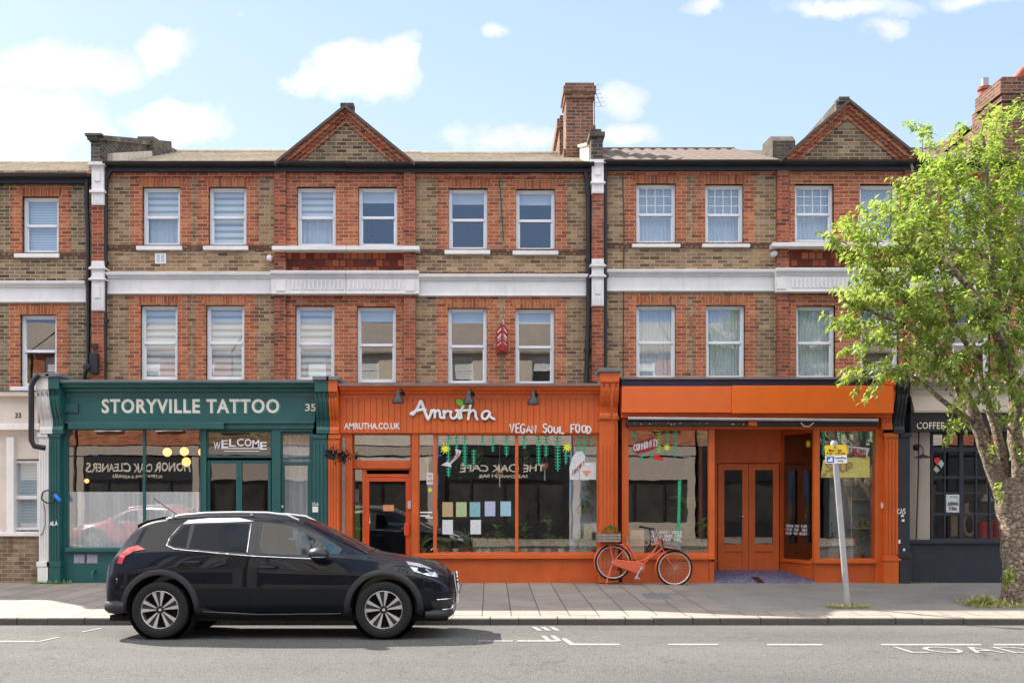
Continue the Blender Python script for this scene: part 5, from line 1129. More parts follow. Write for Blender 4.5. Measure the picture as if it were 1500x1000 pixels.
def potplant(c, label, pot='tc', pr=.06, ph=.11, kind='bush', h=.3, w=.15, seed=0, mat='plant', group='potted plants in the restaurant window', cat='plant'):
    rd = random.Random(seed); t = thing('potted_plant', label, cat, c, group)
    m = MB(); m.lathe([(.001,0),(pr*.75,0),(pr,ph),(pr*1.08,ph),(pr*1.08,ph-.02),(pr*.9,ph-.01),(.001,ph-.015)], c, 'z', 14); m.build('pot', M[pot], t, smooth=40)
    L = ([], [], []); b = c + Vector((0,0,ph-.01))
    if kind == 'bush':
        for k in range(130):
            v = rv(rd); v.z = abs(v.z); p = b + Vector((v.x*w*rd.random(), v.y*w*rd.random(), v.z*h*rd.uniform(.3,1)))
            leaf(L, p, (v+Vector((0,0,.2))), Vector((0,0,1)), rd.uniform(.05,.09), .035, rd.random(), .3)
    if kind == 'spike':
        for k in range(26):
            a = rd.uniform(0, 6.28); s = rd.uniform(.15,.75); d = Vector((math.cos(a)*s, math.sin(a)*s, 1)); leaf(L, b, d, Vector((0,0,1)), h*rd.uniform(.6,1), .022, rd.random(), .35)
    if kind == 'tall':
        for k in range(16):
            a = rd.uniform(0, 6.28); p = b + Vector((rd.uniform(-.02,.02), rd.uniform(-.02,.02), h*rd.uniform(.25,.9))); leaf(L, p, Vector((math.cos(a), math.sin(a)*.6, .5)), Vector((0,0,1)), w*1.2, w*.6, rd.random(), .3)
    if kind == 'trail':
        for k in range(90):
            a = rd.uniform(0, 6.28); q = rd.random(); p = b + Vector((math.cos(a)*w*q, math.sin(a)*w*.6*q, .1*(1-q)-h*q*q*rd.uniform(.2,1))); leaf(L, p, Vector((math.cos(a), math.sin(a), -.3)), Vector((0,0,1)), .09, .03, rd.random(), .4)
    leaves(L, None, M[mat], 'foliage', t)
    if kind == 'tall':
        m = MB(); m.tube([b, b+Vector((.01,0,h*.85))], .007, 5); m.build('stem', M['plant'], t)
    return t
zs = Z_(812, .25)
fbox(H37, 'window_shelf', 'wood', 614, 876, 812, 815, .14, .6, Y=.14)
pl = [(620,.3,'tc','spike',.34,'spiky plant in a clay pot at the left end of the restaurant window'),(646,.25,'wood','bush',.16,'small bushy plant in a tan pot under the white menu sheets'),(667,.25,'potwhite','spike',.3,'thin spiky plant in a pale pot below the pale green sheet'),
 (684,.35,'tc','spike',.42,'large spiky plant behind the small pots in the middle of the window'),(702,.22,'potwhite','bush',.14,'leafy plant in a white pot left of the window post'),(714,.22,'potwhite','bush',.2,'rounded leafy plant in a grey pot near the window post'),(727,.25,'tc','tall',.34,'tall broad-leaved plant rising below the sky blue sheet'),
 (742,.22,'tc','bush',.14,'low plant in a clay pot beside the white cup'),(768,.3,'wood','tall',.36,'broad-leaved plant in a tan pot just right of the window post'),(786,.26,'tc','spike',.22,'short grassy plant in the middle of the right-hand pane'),(803,.3,'tc','tall',.4,'tall leafy plant beneath the café reflection'),
 (822,.26,'potwhite','bush',.16,'small leafy plant left of the pale partition'),(846,.3,'tc','spike',.3,'spiky plant in front of the pale partition'),(864,.3,'tc','bush',.22,'bushy plant in the right corner of the restaurant window')]
for i, (px, Y, pot, kd, h, lb) in enumerate(pl): potplant(Vector((X_(px,Y), Y, Z_(812,.14))), lb, pot, .06, .11, kd, h*1.35, .17, 60+i)
for i, (px, py) in enumerate(((857,745),(860,780),(866,725))):
    c = Vector((X_(px,.5), .5, Z_(py,.5))); potplant(c, ['trailing plant spilling from a shelf on the pale partition','trailing plant on the lower shelf of the pale partition','small plant on the top shelf of the pale partition'][i], 'greywood', .05, .08, 'trail' if i < 2 else 'bush', .25, .16, 90+i, group='shelf plants by the pale partition')
    m = MB(); m.box(c.x-.12, c.x+.12, .44, .62, c.z-.025, c.z-.003); m.build('plant_shelf', M['greywood'], H37)
m = MB()
for k in range(4): m.box(X_(640+k*29,.8), X_(660+k*29,.8), .9, 1.4, .16, .85)
m.box(X_(636,.8), X_(750,.8), .8, 1.5, .86, .91); tag(m.build('dining_table', M['wood']), 'long pale wooden table inside behind the window plants', 'table')
for i, (px, py, mt, lb) in enumerate(((798,682,'p_orange','orange hanging lantern behind the right-hand restaurant pane'),(732,691,'wood','woven hanging lantern behind the window post'),(627,673,'p_white','white hanging lantern in the narrow restaurant window'))):
    c = P_(px, py, .5); t = thing('hanging_lantern', lb, 'lantern', c)
    m = MB(); m.lathe([(.02,-.09),(.07,-.02),(.075,.04),(.04,.06)], c, 'z', 8); m.build('body', M[mt], t); m = MB(); m.tube([c+Vector((0,0,-.09)), c+Vector((0,0,-.28))], .014, 6); m.build('tassel', M['p_white'], t)
    m = MB()
    for s in (-1,1): m.tube([c+Vector((s*.06,0,.05)), (c.x, c.y, c.z+.2)], .003, 4)
    m.tube([(c.x,c.y,c.z+.2),(c.x,c.y,3.27)], .003, 4); m.build('cord', M['p_white'], t)
for i, (px, py, lb) in enumerate(((679,680,'trailing plant hanging at the left side of the large restaurant pane'),(701,668,'trailing plant hanging above the mirrored café sign'),(770,672,'trailing plant hanging just right of the restaurant window post'))):
    c = P_(px, py, .55); t = potplant(c, lb, 'greywood', .05, .07, 'trail', .38, .14, 120+i, group='hanging plants in the restaurant window')
    m = MB(); m.tube([c+Vector((0,0,.07)), (c.x, c.y, 3.27)], .004, 4); m.build('cord', M['p_white'], t)
# things in the right-hand orange shop
potplant(Vector((X_(1004,.35), .35, .25)), 'tall palm-like plant inside the left window of the blank orange shop', 'wood', .12, .3, 'tall', 1.25, .3, 101, group='plants in the blank orange shop')
potplant(Vector((X_(1030,.3), .3, .25)), 'leafy plant by the orange corner post of the blank shop', 'tc', .1, .25, 'tall', .9, .2, 102, group='plants in the blank orange shop')
potplant(Vector((X_(1220,.4), .4, .5)), 'dark bushy plant low in the shop window behind the sign post', 'tc', .1, .2, 'bush', .5, .3, 103, group='plants in the blank orange shop')
potplant(Vector((X_(1258,.45), .45, .45)), 'plant with a pink flower low in the right-hand shop window', 'tc', .1, .2, 'bush', .55, .32, 104, group='plants in the blank orange shop')
potplant(Vector((X_(1262,.6), .6, 1.14)), 'plant on the cream shelf unit in the right-hand shop window', 'tc', .08, .15, 'trail', .3, .2, 105, group='plants in the blank orange shop')
m = MB(); c = P_(1250,793,.3)
for k in range(7): a = k*.9; m.prism([(c.x,c.z),(c.x+.09*math.cos(a),c.z+.06*math.sin(a)),(c.x+.07*math.cos(a+.4),c.z+.06*math.sin(a+.4))], .3+k*.004, .302+k*.004)
tag(m.build('pink_flower', M['pink']), 'bright pink flower head low in the right-hand shop window', 'flower')
t = thing('shelf_unit', 'open cream wooden plant shelf in the window behind the yellow parking sign', 'shelf', (X_(1255,1), 1, .2))
m = MB()
for px in (1234,1272):
    for y in (.5,.8): m.tube([(X_(px,1),y,.2),(X_(px,1),y,2.0)], .015, 6)
m.build('frame', M['stone'], t)
for z in (.55,1.1,1.65):
    m = MB(); m.box(X_(1232,1), X_(1274,1), .48, .82, z, z+.02)
    for k in range(7): m.box(X_(1234,1), X_(1272,1), .49, .5, z+.03+k*.03, z+.04+k*.03)
    m.build('shelf', M['stone'], t)
t = thing('paper_bag', 'brown paper bag standing in the window behind the bicycle saddle', 'bag', P_(933,812,.3))
m = MB(); m.box(X_(923,.3), X_(943,.3), .25, .4, Z_(812,.3), Z_(776,.3)); m.build('bag', M['kraft'], t, bevel=.008); m = MB(); m.box(X_(926,.2), X_(940,.2), .245, .249, Z_(797,.2), Z_(785,.2)); m.build('print', M['wood'], t)
m = MB(); m.box(X_(921,.3), X_(1038,.3), .2, .7, Z_(815,.3), Z_(812,.3)); m.build('window_shelf', M['wood'], H39)
m = MB(); m.box(X_(1000,1), X_(1038,1), .8, 1.6, .2, .9); tag(m.build('counter', M['wood']), 'pale timber counter inside the blank orange shop', 'counter')
for a, b_, z0_, lb, nm in ((1392,1403,.0,'wooden guitar-like body leaning in the coffee shop window','wooden_ornament'),(1412,1428,0,'wooden letter O ornament in the coffee shop window','wooden_ring')):
    m = MB(); cx = X_((a+b_)/2,.4); zz = Z_(785,.4)
    if nm == 'wooden_ring':
        m.tube([(cx+.11*math.cos(k*math.pi/10), .4, zz+.22+.2*math.sin(k*math.pi/10)) for k in range(21)], .035, 8, cap=False); m.box(cx-.1, cx-.02, .38, .44, zz+.38, zz+.62)
    else: m.box(cx-.05, cx+.08, .4, .45, zz, zz+.4).box(cx-.02, cx+.03, .4, .45, zz+.4, zz+.72)
    tag(m.build(nm, M['wood']), lb if nm == 'wooden_ring' else 'wooden board ornament leaning under the white coffee shop poster', 'ornament')
t = thing('red_bag', 'bright red plastic crate on the coffee shop window ledge by the tree', 'crate', P_(1455,790,.4))
m = MB(); m.box(X_(1434,.4), X_(1452,.4), .3, .6, Z_(790,.4), Z_(764,.4)); m.box(X_(1455,.4), X_(1490,.4), .3, .6, Z_(790,.4), Z_(760,.4)); m.build('crate', M['redplastic'], t, bevel=.03)
m = MB()
for k in range(5): m.box(X_(1436+k*10,.3), X_(1440+k*10,.3), .285, .3, Z_(786,.3), Z_(770,.3))
m.build('rib', M['redsign'], t)
m = MB(); m.box(X_(1364,.4), X_(1500,.4), .2, .8, Z_(792,.3), Z_(789,.3)); m.build('window_ledge', M['potwhite'], H41)
m = MB(); c = P_(1446,729,.6); m.lathe([(.02,.09),(.06,.05),(.12,-.06),(.11,-.06),(.04,.03)], c, 'z', 16); m.tube([c+Vector((0,0,.08)),(c.x,c.y,3.24)], .006, 5); tag(m.build('pendant_lamp', M['letter'], smooth=40), 'cream pendant lamp shade hanging inside the coffee shop', 'lamp')
# black dried basket on its bracket at the teal/orange junction
c = P_(489,664,-.42); t = thing('hanging_basket', 'withered black hanging basket on a bracket between the teal and orange shops', 'basket', c)
rd = random.Random(8); L = ([], [], [])
for k in range(220):
    side = rd.random() < .45; cx = -.02 if side else .20; p = c + Vector((cx*(-1 if side else 1)-.04+rd.gauss(0,.07), rd.gauss(0,.06), rd.gauss(0,.045) - (abs(rd.gauss(0,.1)) if not side else .0)*.5)); leaf(L, p, rv(rd), Vector((0,0,1)), .09, .035, rd.random()*.3, .3)
o = leaves(L, None, M['black'], 'withered_leaves', t)
m = MB(); m.lathe([(.001,-.09),(.07,-.06),(.09,.02),(.085,.02),(.06,-.05)], c+Vector((-.06,0,-.02)), 'z', 12); m.build('basket', M['black'], t, smooth=40)
m = MB(); m.tube([c+Vector((-.06,0,.02)), c+Vector((-.06,.02,.1)), (c.x-.06,-.1,c.z+.12)], .008, 5); m.build('bracket', M['black'], t)
# cable coil with blue tape on the left pilasters
m = MB(); c = P_(71,727,-.2); m.tube([(c.x+.125*math.cos(k*math.pi/9), -.2+.02*math.sin(k*1.7), c.z+.115*math.sin(k*math.pi/9)) for k in range(19)], .014, 7); t = tag(m.build('cable_coil', M['black'], smooth=50), 'coil of black cable with a blue taped end hanging on the left pilasters', 'cable')
m = MB(); m.tube([P_(80,724,-.22), P_(85,730,-.22), P_(88,733,-.2)], .035, 7); m.build('blue_tape', M['bluecloth'], t)
m = MB(); m.tube([P_(64,736,-.17), P_(66,750,-.16), P_(66,770,-.16), P_(62,782,-.16), P_(58,784,-.1)], .007, 5); m.build('loose_wire', M['black'], t)
# weeds at the foot of the walls
def tuft(name, lab, c, w, n, h, mat='plant', seed=0, cat='weed', group=None, flat=.3):
    rd = random.Random(seed); L = ([], [], [])
    for k in range(n):
        p = c + Vector((rd.uniform(-w,w), rd.uniform(-w,w)*flat, 0)); p.z = pav_z(p.y)+.005; d = Vector((rd.gauss(0,.6), rd.gauss(0,.5), rd.uniform(.3,1.2))); leaf(L, p, d, Vector((0,0,1)), h*rd.uniform(.4,1), h*.22, rd.random(), .2)
    return tag(leaves(L, None, M[mat], name), lab, cat, group)
tuft('weed', 'green weeds at the foot of the teal and white pilasters', Vector((X_(75,-.2),-.2,0)), .35, 120, .1, seed=1)
tuft('weed', 'small green weeds below the charcoal pilaster of the coffee shop', Vector((X_(1345,-.08),-.08,0)), .3, 70, .06, seed=2)
# ------------------------------------------------------------ bicycle
bY = -.34; bk = thing('bicycle', 'coral step-through bicycle leaning on the orange shop wall, crate on the rear rack', 'bicycle', Vector((X_(940,bY), bY, pav_z(bY))))
def B_(px, py, y=0): p = P_(px, py, bY); return Vector((p.x, bY+y, p.z))
rc, fc = B_(898,823), B_(988,832); rW = 26.6/sc(bY)
def wheel(c, nm):
    N = 40; ring = lambda r, y=0: [(c.x+r*math.cos(2*math.pi*k/N), c.y+y, c.z+r*math.sin(2*math.pi*k/N)) for k in range(N+1)]
    m = MB(); m.tube(ring(rW-.018), .019, 8, cap=False); w = m.build(nm, M['rubber'], bk, smooth=60)
    m = MB(); m.tube(ring(rW-.043), .014, 6, cap=False); m.build('rim', M['rim'], w, smooth=60)
    m = MB()
    for k in range(28):
        a = 2*math.pi*k/28; s = .03*(1 if k % 2 else -1); m.tube([(c.x+.02*math.cos(a+.5), c.y+s, c.z+.02*math.sin(a+.5)), (c.x+(rW-.05)*math.cos(a), c.y, c.z+(rW-.05)*math.sin(a))], .0028, 4, cap=False)
    m.build('spokes', M['spoke'], w)
    m = MB(); m.lathe([(.001,-.05),(.022,-.045),(.022,.045),(.001,.05)], c, 'y', 12); m.build('hub', M['chrome'], w, smooth=40)
wheel(rc, 'wheel'); wheel(fc, 'wheel')
bb = B_(938,830); st = B_(920,797); head = B_(965,788); headb = B_(970,803)
m = MB(); r = .015
m.tube([bb, B_(931,818), st], r, 8); m.tube([B_(932,822), B_(944,820), B_(955,811), B_(962,800), head], r, 8); m.tube([bb+Vector((.02,0,.02)), B_(951,817), headb], r, 8)
m.tube([head, headb], .02, 8); m.tube([rc+Vector((0,-.05,0)), st], .009, 6); m.tube([rc+Vector((0,.05,0)), st], .009, 6); m.tube([rc+Vector((0,-.05,0)), bb], .01, 6); m.tube([rc+Vector((0,.05,0)), bb], .01, 6)
m.build('frame', M['bikered'], bk, smooth=60)
m = MB()
for s in (-1,1): m.tube([headb, B_(974,809,s*.03), B_(979,821,s*.05), fc+Vector((0,s*.05,0))], .011, 6)
m.build('fork', M['bikered'], bk, smooth=60)
def fender(c, a0, a1, nm):
    m = MB(); n = 18; vs = []
    for k in range(n+1):
        a = R(a0+(a1-a0)*k/n)
        for y, rr in ((-.03,rW+.004),(-.018,rW+.022),(.018,rW+.022),(.03,rW+.004)): vs.append((c.x+rr*math.cos(a), c.y+y, c.z+rr*math.sin(a)))
    m.add(vs, [[k*4+j, k*4+j+1, (k+1)*4+j+1, (k+1)*4+j] for k in range(n) for j in range(3)]); return m.build(nm, M['bikered'], bk, smooth=60)
fender(rc, -20, 200, 'mudguard'); fender(fc, 75, 205, 'mudguard')
m = MB(); pts = [(898,822),(903,819),(930,821.5),(940,823),(945,828),(944,836),(938,840),(931,839),(903,829),(897,826)]
m.prism([(X_(a,bY-.07),Z_(b,bY-.07)) for a,b in pts], bY-.085, bY-.055); m.build('chain_case', M['bikered'], bk, bevel=.008)
m = MB(); c = B_(938,831,-.1); m.tube([c, B_(931,844,-.1)], .012, 6); m.box(B_(931,845).x-.05, B_(931,845).x+.05, bY-.2, bY-.1, B_(931,845).z-.015, B_(931,845).z+.015); m.lathe([(.001,-.02),(.03,-.02),(.03,.02),(.001,.02)], c, 'y', 10); m.build('crank', M['chrome'], bk, smooth=40)
m = MB(); m.tube([st, B_(917,788)], .013, 7); m.build('seat_post', M['chrome'], bk)
m = MB(); c = B_(917.5,787); m.tube([B_(919,793), B_(917,786)], [.03,.028], 8); m.add([], []); m.build('saddle_cover', M['tc'], bk, smooth=40)
m = MB(); m.tube([head, B_(963,781), B_(961,776)], .013, 7); m.tube([B_(954,774,-.26), B_(960,775,-.16), B_(962,776,0), B_(960,775,.16), B_(954,774,.26)], .012, 7)
m.build('handlebar', M['chrome'], bk, smooth=50)
for q in ([B_(956,775,-.2), B_(962,783,-.1), B_(966,792,-.03), B_(975,806,-.04)], [B_(956,775,.2), B_(966,784,.1), B_(962,806,.03), B_(940,822,.03), B_(915,818,.05)]):
    m = MB(); m.tube(q, .004, 5); m.build('brake_cable', M['black'], bk)
m = MB()
for s in (-1,1): m.tube([B_(955,774,s*.24), B_(949,773,s*.28)], .018, 7)
m.build('grip', M['black'], bk, smooth=50)
m = MB(); ry = B_(898,795)
for s in (-.05,.05): m.tube([B_(880,797,s), B_(915,797,s)], .008, 6); m.tube([B_(893,797,s), rc+Vector((0,s,0))], .01, 6)
m.tube([B_(880,797,-.05), B_(880,797,.05)], .008, 6); m.build('rear_rack', M['bikered'], bk)
m = MB(); m.tube([rc+Vector((-.02,-.06,-.03)), B_(887,853,-.12)], .013, 7); m.box(B_(887,853).x-.03, B_(887,853).x+.03, bY-.15, bY-.09, pav_z(bY)+.002, pav_z(bY)+.015); m.build('kickstand', M['bikered'], bk)
m = MB(); m.ball(B_(957,797,-.04), .022, 8); m.build('reflector', M['orange_box'], bk)
def crate(c, w, d, h, label, seed, slats=3):
    t = thing('wooden_crate', label, 'crate', c)
    for y in (-d/2, d/2):
        m = MB()
        for k in range(slats): z = h*k/slats; m.box(c.x-w/2, c.x+w/2, c.y+y-.006, c.y+y+.006, c.z+z+.004, c.z+z+h/slats-.012)
        m.build('slat_side', M['greywood'], t)
    for x in (-w/2, w/2):
        m = MB(); m.box(c.x+x-.008, c.x+x+.008, c.y-d/2+.007, c.y+d/2-.007, c.z+.004, c.z+h-.012)
        for s in (-1,1): m.box(c.x+x-.012*(1 if x>0 else -1)-.012, c.x+x-.012*(1 if x>0 else -1)+.012, c.y+s*(d/2-.02)-.012, c.y+s*(d/2-.02)+.012, c.z, c.z+h)
        m.build('end_board', M['greywood'], t)
    m = MB(); m.box(c.x-w/2+.009, c.x+w/2-.009, c.y-d/2+.007, c.y+d/2-.007, c.z+.001, c.z+.012); m.build('base', M['greywood'], t)
    return t
c = B_(891,793); crate(Vector((c.x, bY, c.z)), .40, .3, .155, 'grey slatted crate on the rear rack of the bicycle, filled with a bushy plant', 1)
rd = random.Random(15); L = ([], [], [])
for k in range(260):
    v = rv(rd); v.z = abs(v.z); p = Vector((c.x+.04+v.x*.15, bY+v.y*.12, c.z+.1+v.z*.17)); leaf(L, p, v+Vector((0,0,.4)), Vector((0,0,1)), .05, .02, rd.random()*.6, .2)
tag(leaves(L, None, M['plant'], 'bushy_herb'), 'dark green bushy herb growing in the crate behind the saddle', 'plant')
c = B_(984,803); t = crate(Vector((c.x, bY, c.z)), .27, .22, .135, 'small grey slatted crate mounted over the front wheel of the bicycle', 2)
t.rotation_euler = (0, R(8), 0)

# ------------------------------------------------------------ parking sign on a leaning post
b0 = G_(1242,890,.05); yS = b0.y; b0.z = pav_z(yS); top = P_(1222,651,yS)
t = thing('parking_sign', 'leaning grey steel post with a yellow and white loading bay sign', 'sign', b0)
m = MB(); m.tube([b0+Vector((0,0,-.05)), b0.lerp(top,.35), top], .043, 14); p = m.build('post', M['galv'], t, smooth=50)
m = MB(); m.lathe([(.055,0),(.055,.05),(.03,.08),(.001,.08)], top+Vector((0,0,-.02)), 'z', 12); m.build('post_cap', M['galv'], p, smooth=40)
def splate(pts, y0, mt, nm, par, rn_=.0): 
    m = MB(); m.prism([(X_(a,y0),Z_(b,y0)) for a,b in pts], y0, y0+.004); return m.build(nm, M[mt], par)
ys_ = yS-.05
pl_ = splate([(1208,652),(1240,651),(1241,665.5),(1209,667)], ys_, 'yellow', 'yellow_plate', t)
ptext('sign_text', 'Mon - Sat', (1214,1233,657.5,661), ys_-.003, M['black'], pl_, depth=.003, bold=.015); ptext('sign_text', '8 am - 6.30 pm', (1211,1238,661.8,665.5), ys_-.003, M['black'], pl_, depth=.003, bold=.015)
m = MB(); m.lathe([(.001,-.01),(.018,-.01),(.018,0)], P_(1223,655,ys_), 'y', 10); m.build('bolt', M['chrome'], pl_)
pl_ = splate([(1208.5,667.5),(1240.5,666),(1241,678),(1210,678.5)], ys_, 'letterw', 'white_plate', t)
q = splate([(1210.5,668.5),(1222,668),(1222,677),(1211,677.3)], ys_-.004, 'blue', 'blue_symbol', pl_); splate([(1213,675.5),(1213,673),(1216,673),(1216,670),(1219,669.5),(1220,675.5)], ys_-.008, 'letterw', 'symbol_figure', q)
ptext('sign_text', 'Loading', (1223.5,1239,668.5,672), ys_-.004, M['black'], pl_, depth=.003, bold=.01); ptext('sign_text', 'only', (1227,1236,673,676.5), ys_-.004, M['black'], pl_, depth=.003, bold=.01)
for i, z in enumerate((.3,.7)): pass
m = MB()
for py in (656,673): c = P_(1224,py,yS); m.lathe([(.052,-.015),(.052,.015)], c, 'z', 12)
m.build('clip', M['alu'], t)
tuft('dry_grass', 'dry yellow grass tuft round the foot of the leaning sign post', Vector((b0.x+.0, b0.y-.02, 0)), .32, 260, .09, 'drygrass', 5, 'grass', flat=.35)
tuft('dry_grass', 'dry yellow grass and litter round the base of the street tree', Vector((X_(1475,-3.3), -3.35, 0)), .7, 650, .11, 'drygrass', 6, 'grass', flat=.55)
tuft('sapling', 'thin pale weed stalks on the pavement left of the tree trunk', Vector((G_(1435,884,.06).x, -3.4, 0)), .25, 60, .25, 'drygrass', 7, 'weed', flat=.3)

# ------------------------------------------------------------ street tree
tY = -3.15; base = Vector((X_(1498,tY), tY, pav_z(tY)))
tree = thing('street_tree', 'leafy green street tree with a forked flaky trunk at the right of the pavement', 'tree', base)
def T_(px, py, dy=0): return P_(px, py, tY+dy)
tk = MB(); rt = random.Random(12)
def limb(pts, r0, r1, n=10):
    # resample with small wander so that the bark line is never straight
    P = [Vector(p) for p in pts]; Q = []
    for i in range(len(P)-1):
        for k in range(4):
            t = k/4; a = P[max(i-1,0)]; b = P[i]; c = P[i+1]; d = P[min(i+2, len(P)-1)]
            q = .5*((2*b)+(c-a)*t+(2*a-5*b+4*c-d)*t*t+(3*b-a-3*c+d)*t*t*t); Q.append(q + rv(rt)*r0*.06)
    Q.append(P[-1]); N = len(Q); tk.tube(Q, [r0+(r1-r0)*(i/(N-1))**.8 for i in range(N)], n); return Q
limb([T_(1500,886), T_(1499,866), T_(1496,820), T_(1490,770), T_(1480,728), T_(1474,700)], .34, .22, 18)
tk.v = tk.v[:]  # root flare
limbs = []
limbs.append(limb([T_(1478,745), T_(1462,705), T_(1445,660), T_(1428,610), T_(1412,575,.2), T_(1390,540,.4), T_(1370,500,.5)], .15, .05, 12))
limbs.append(limb([T_(1480,740,.1), T_(1470,690,.1), T_(1462,640,.2), T_(1450,600,.3), T_(1438,560,.4), T_(1425,520,.6), T_(1400,480,.8)], .10, .035))
limbs.append(limb([T_(1494,750), T_(1496,690,-.1), T_(1488,640,-.1), T_(1488,590), T_(1482,540), T_(1470,480), T_(1460,420), T_(1450,340), T_(1445,260), T_(1440,200)], .15, .02, 12))
limbs.append(limb([T_(1494,700), T_(1510,640,.3), T_(1515,570,.5), T_(1525,480,.6), T_(1535,380,.6)], .15, .04))
limbs.append(limb([T_(1482,555), T_(1465,500,-.5), T_(1440,450,-.9), T_(1410,410,-1.1), T_(1375,370,-1.2)], .1, .03))
limbs.append(limb([T_(1412,580), T_(1375,520,-.2), T_(1335,480,-.3), T_(1300,465,-.3), T_(1262,450,-.2), T_(1235,440,-.2)], .08, .015))
limbs.append(limb([T_(1370,500,.4), T_(1335,450,.3), T_(1300,410,.2), T_(1270,380,.2), T_(1240,365,.1)], .07, .015))
limbs.append(limb([T_(1400,490,.6), T_(1385,420,.7), T_(1370,350,.6), T_(1350,290,.5), T_(1335,240,.4)], .07, .015))
limbs.append(limb([T_(1468,480,0), T_(1490,400,-.5), T_(1500,330,-.7), T_(1505,250,-.5)], .07, .02))
limbs.append(limb([T_(1420,615), T_(1385,590,-.4), T_(1350,560,-.5), T_(1315,540,-.4), T_(1290,545,-.4)], .05, .012))
limbs.append(limb([T_(1460,420), T_(1430,350,.5), T_(1410,290,.6), T_(1400,230,.5)], .06, .015))
limbs.append(limb([T_(1525,480,.6), T_(1560,420,.2), T_(1590,380,0)], .06, .02))
limbs.append(limb([T_(1488,640), T_(1470,620,-.5), T_(1440,600,-.7)], .03, .01))
# crown: clumps of shoots, each shoot carrying drooping serrate leaves
clumps = [(1443,215,30,45,0),(1388,262,38,30,.3),(1500,200,40,50,-.3),(1420,270,70,55,0),(1500,290,60,70,.3),(1355,305,48,38,.2),(1310,325,50,34,.1),(1272,347,40,24,0),(1245,355,26,13,0),(1365,212,16,24,.3),(1380,350,80,60,-.4),(1460,370,80,70,-.3),
 (1320,385,75,45,.2),(1285,400,46,35,.2),(1400,430,80,55,-.7),(1480,460,70,60,-.5),(1340,450,75,42,-.2),(1295,460,46,35,-.2),(1252,466,28,16,-.1),(1420,500,70,45,-.6),(1350,505,55,36,-.4),(1262,500,28,26,-.1),(1265,540,20,14,-.2),
 (1308,545,24,10,-.4),(1345,540,32,14,-.5),(1408,540,38,28,-.6),(1500,540,50,50,-.6),(1432,575,30,14,-.8),(1402,612,14,14,-.4),(1560,400,80,110,0),(1560,260,60,70,0),(1510,612,24,16,-.5),(1570,530,60,60,0),(1495,640,24,16,-.4),(1460,300,60,60,.8),(1400,400,90,70,.9),(1480,430,80,80,.9)]
rd = random.Random(33); L = ([], [], [])
tw = MB(); C0 = T_(1440,430)
for cx, cy, rx, ry, dy in clumps:
    n = int(rx*ry/84) + 4
    for k in range(n):
        v = rv(rd)*rd.uniform(.3,1)**.5; c = T_(cx+v.x*rx, cy-v.z*ry, dy+v.y*.75)
        out = (c-C0); out.z += .5; out = out.normalized()*.8 + rv(rd)*.7 + Vector((0,0,.25)); out.normalize()
        ln = rd.uniform(.22,.5); rr = min(1, max(0, rd.gauss(.5,.22)))
        nl = int(ln/.026); bend = Vector((rd.uniform(-.1,.1), rd.uniform(-.1,.1), rd.uniform(-.35,-.05)))
        last = c
        for i in range(nl):
            t = i/nl; p = c + out*ln*t + bend*ln*t*t
            a = i*2.4 + k; sd = out.cross(Vector((0,0,1))); 
            if sd.length < .1: sd = Vector((1,0,0))
            sd.normalize(); up = sd.cross(out); d = (sd*math.cos(a) + up*math.sin(a)*.5) + out*.45 + Vector((0,0,-.35))
            leaf(L, p, d, Vector((0,0,1))+rv(rd)*.5, rd.uniform(.09,.15), rd.uniform(.05,.075), min(1,max(0,rr+rd.gauss(0,.13))), rd.uniform(.1,.5))
        if k % 2 == 0: tw.tube([c - out*.12, c + out*ln*.5 + bend*ln*.25, c + out*ln + bend*ln], [.006,.004,.002], 4, cap=False)
# suckers at the base and on the trunk
for cx, cy, n, w in ((1476,845,60,.12),(1450,662,26,.12),(1462,715,14,.08),(1470,615,20,.15),(1462,728,12,.06),(1405,600,10,.08)):
    for k in range(n):
        p = T_(cx+rd.gauss(0,w*28), cy+rd.gauss(0,w*55), -.38+rd.uniform(-.05,.05)); leaf(L, p, rv(rd)+Vector((0,-.4,0)), Vector((0,0,1)), .1, .05, rd.random(), .3)
tk.build('trunk', M['bark'], tree, smooth=70)
tw.build('twigs', M['bark'], tree)
leaves(L, None, M['leaf'], 'crown', tree)
print('leaf faces', len(L[1]))

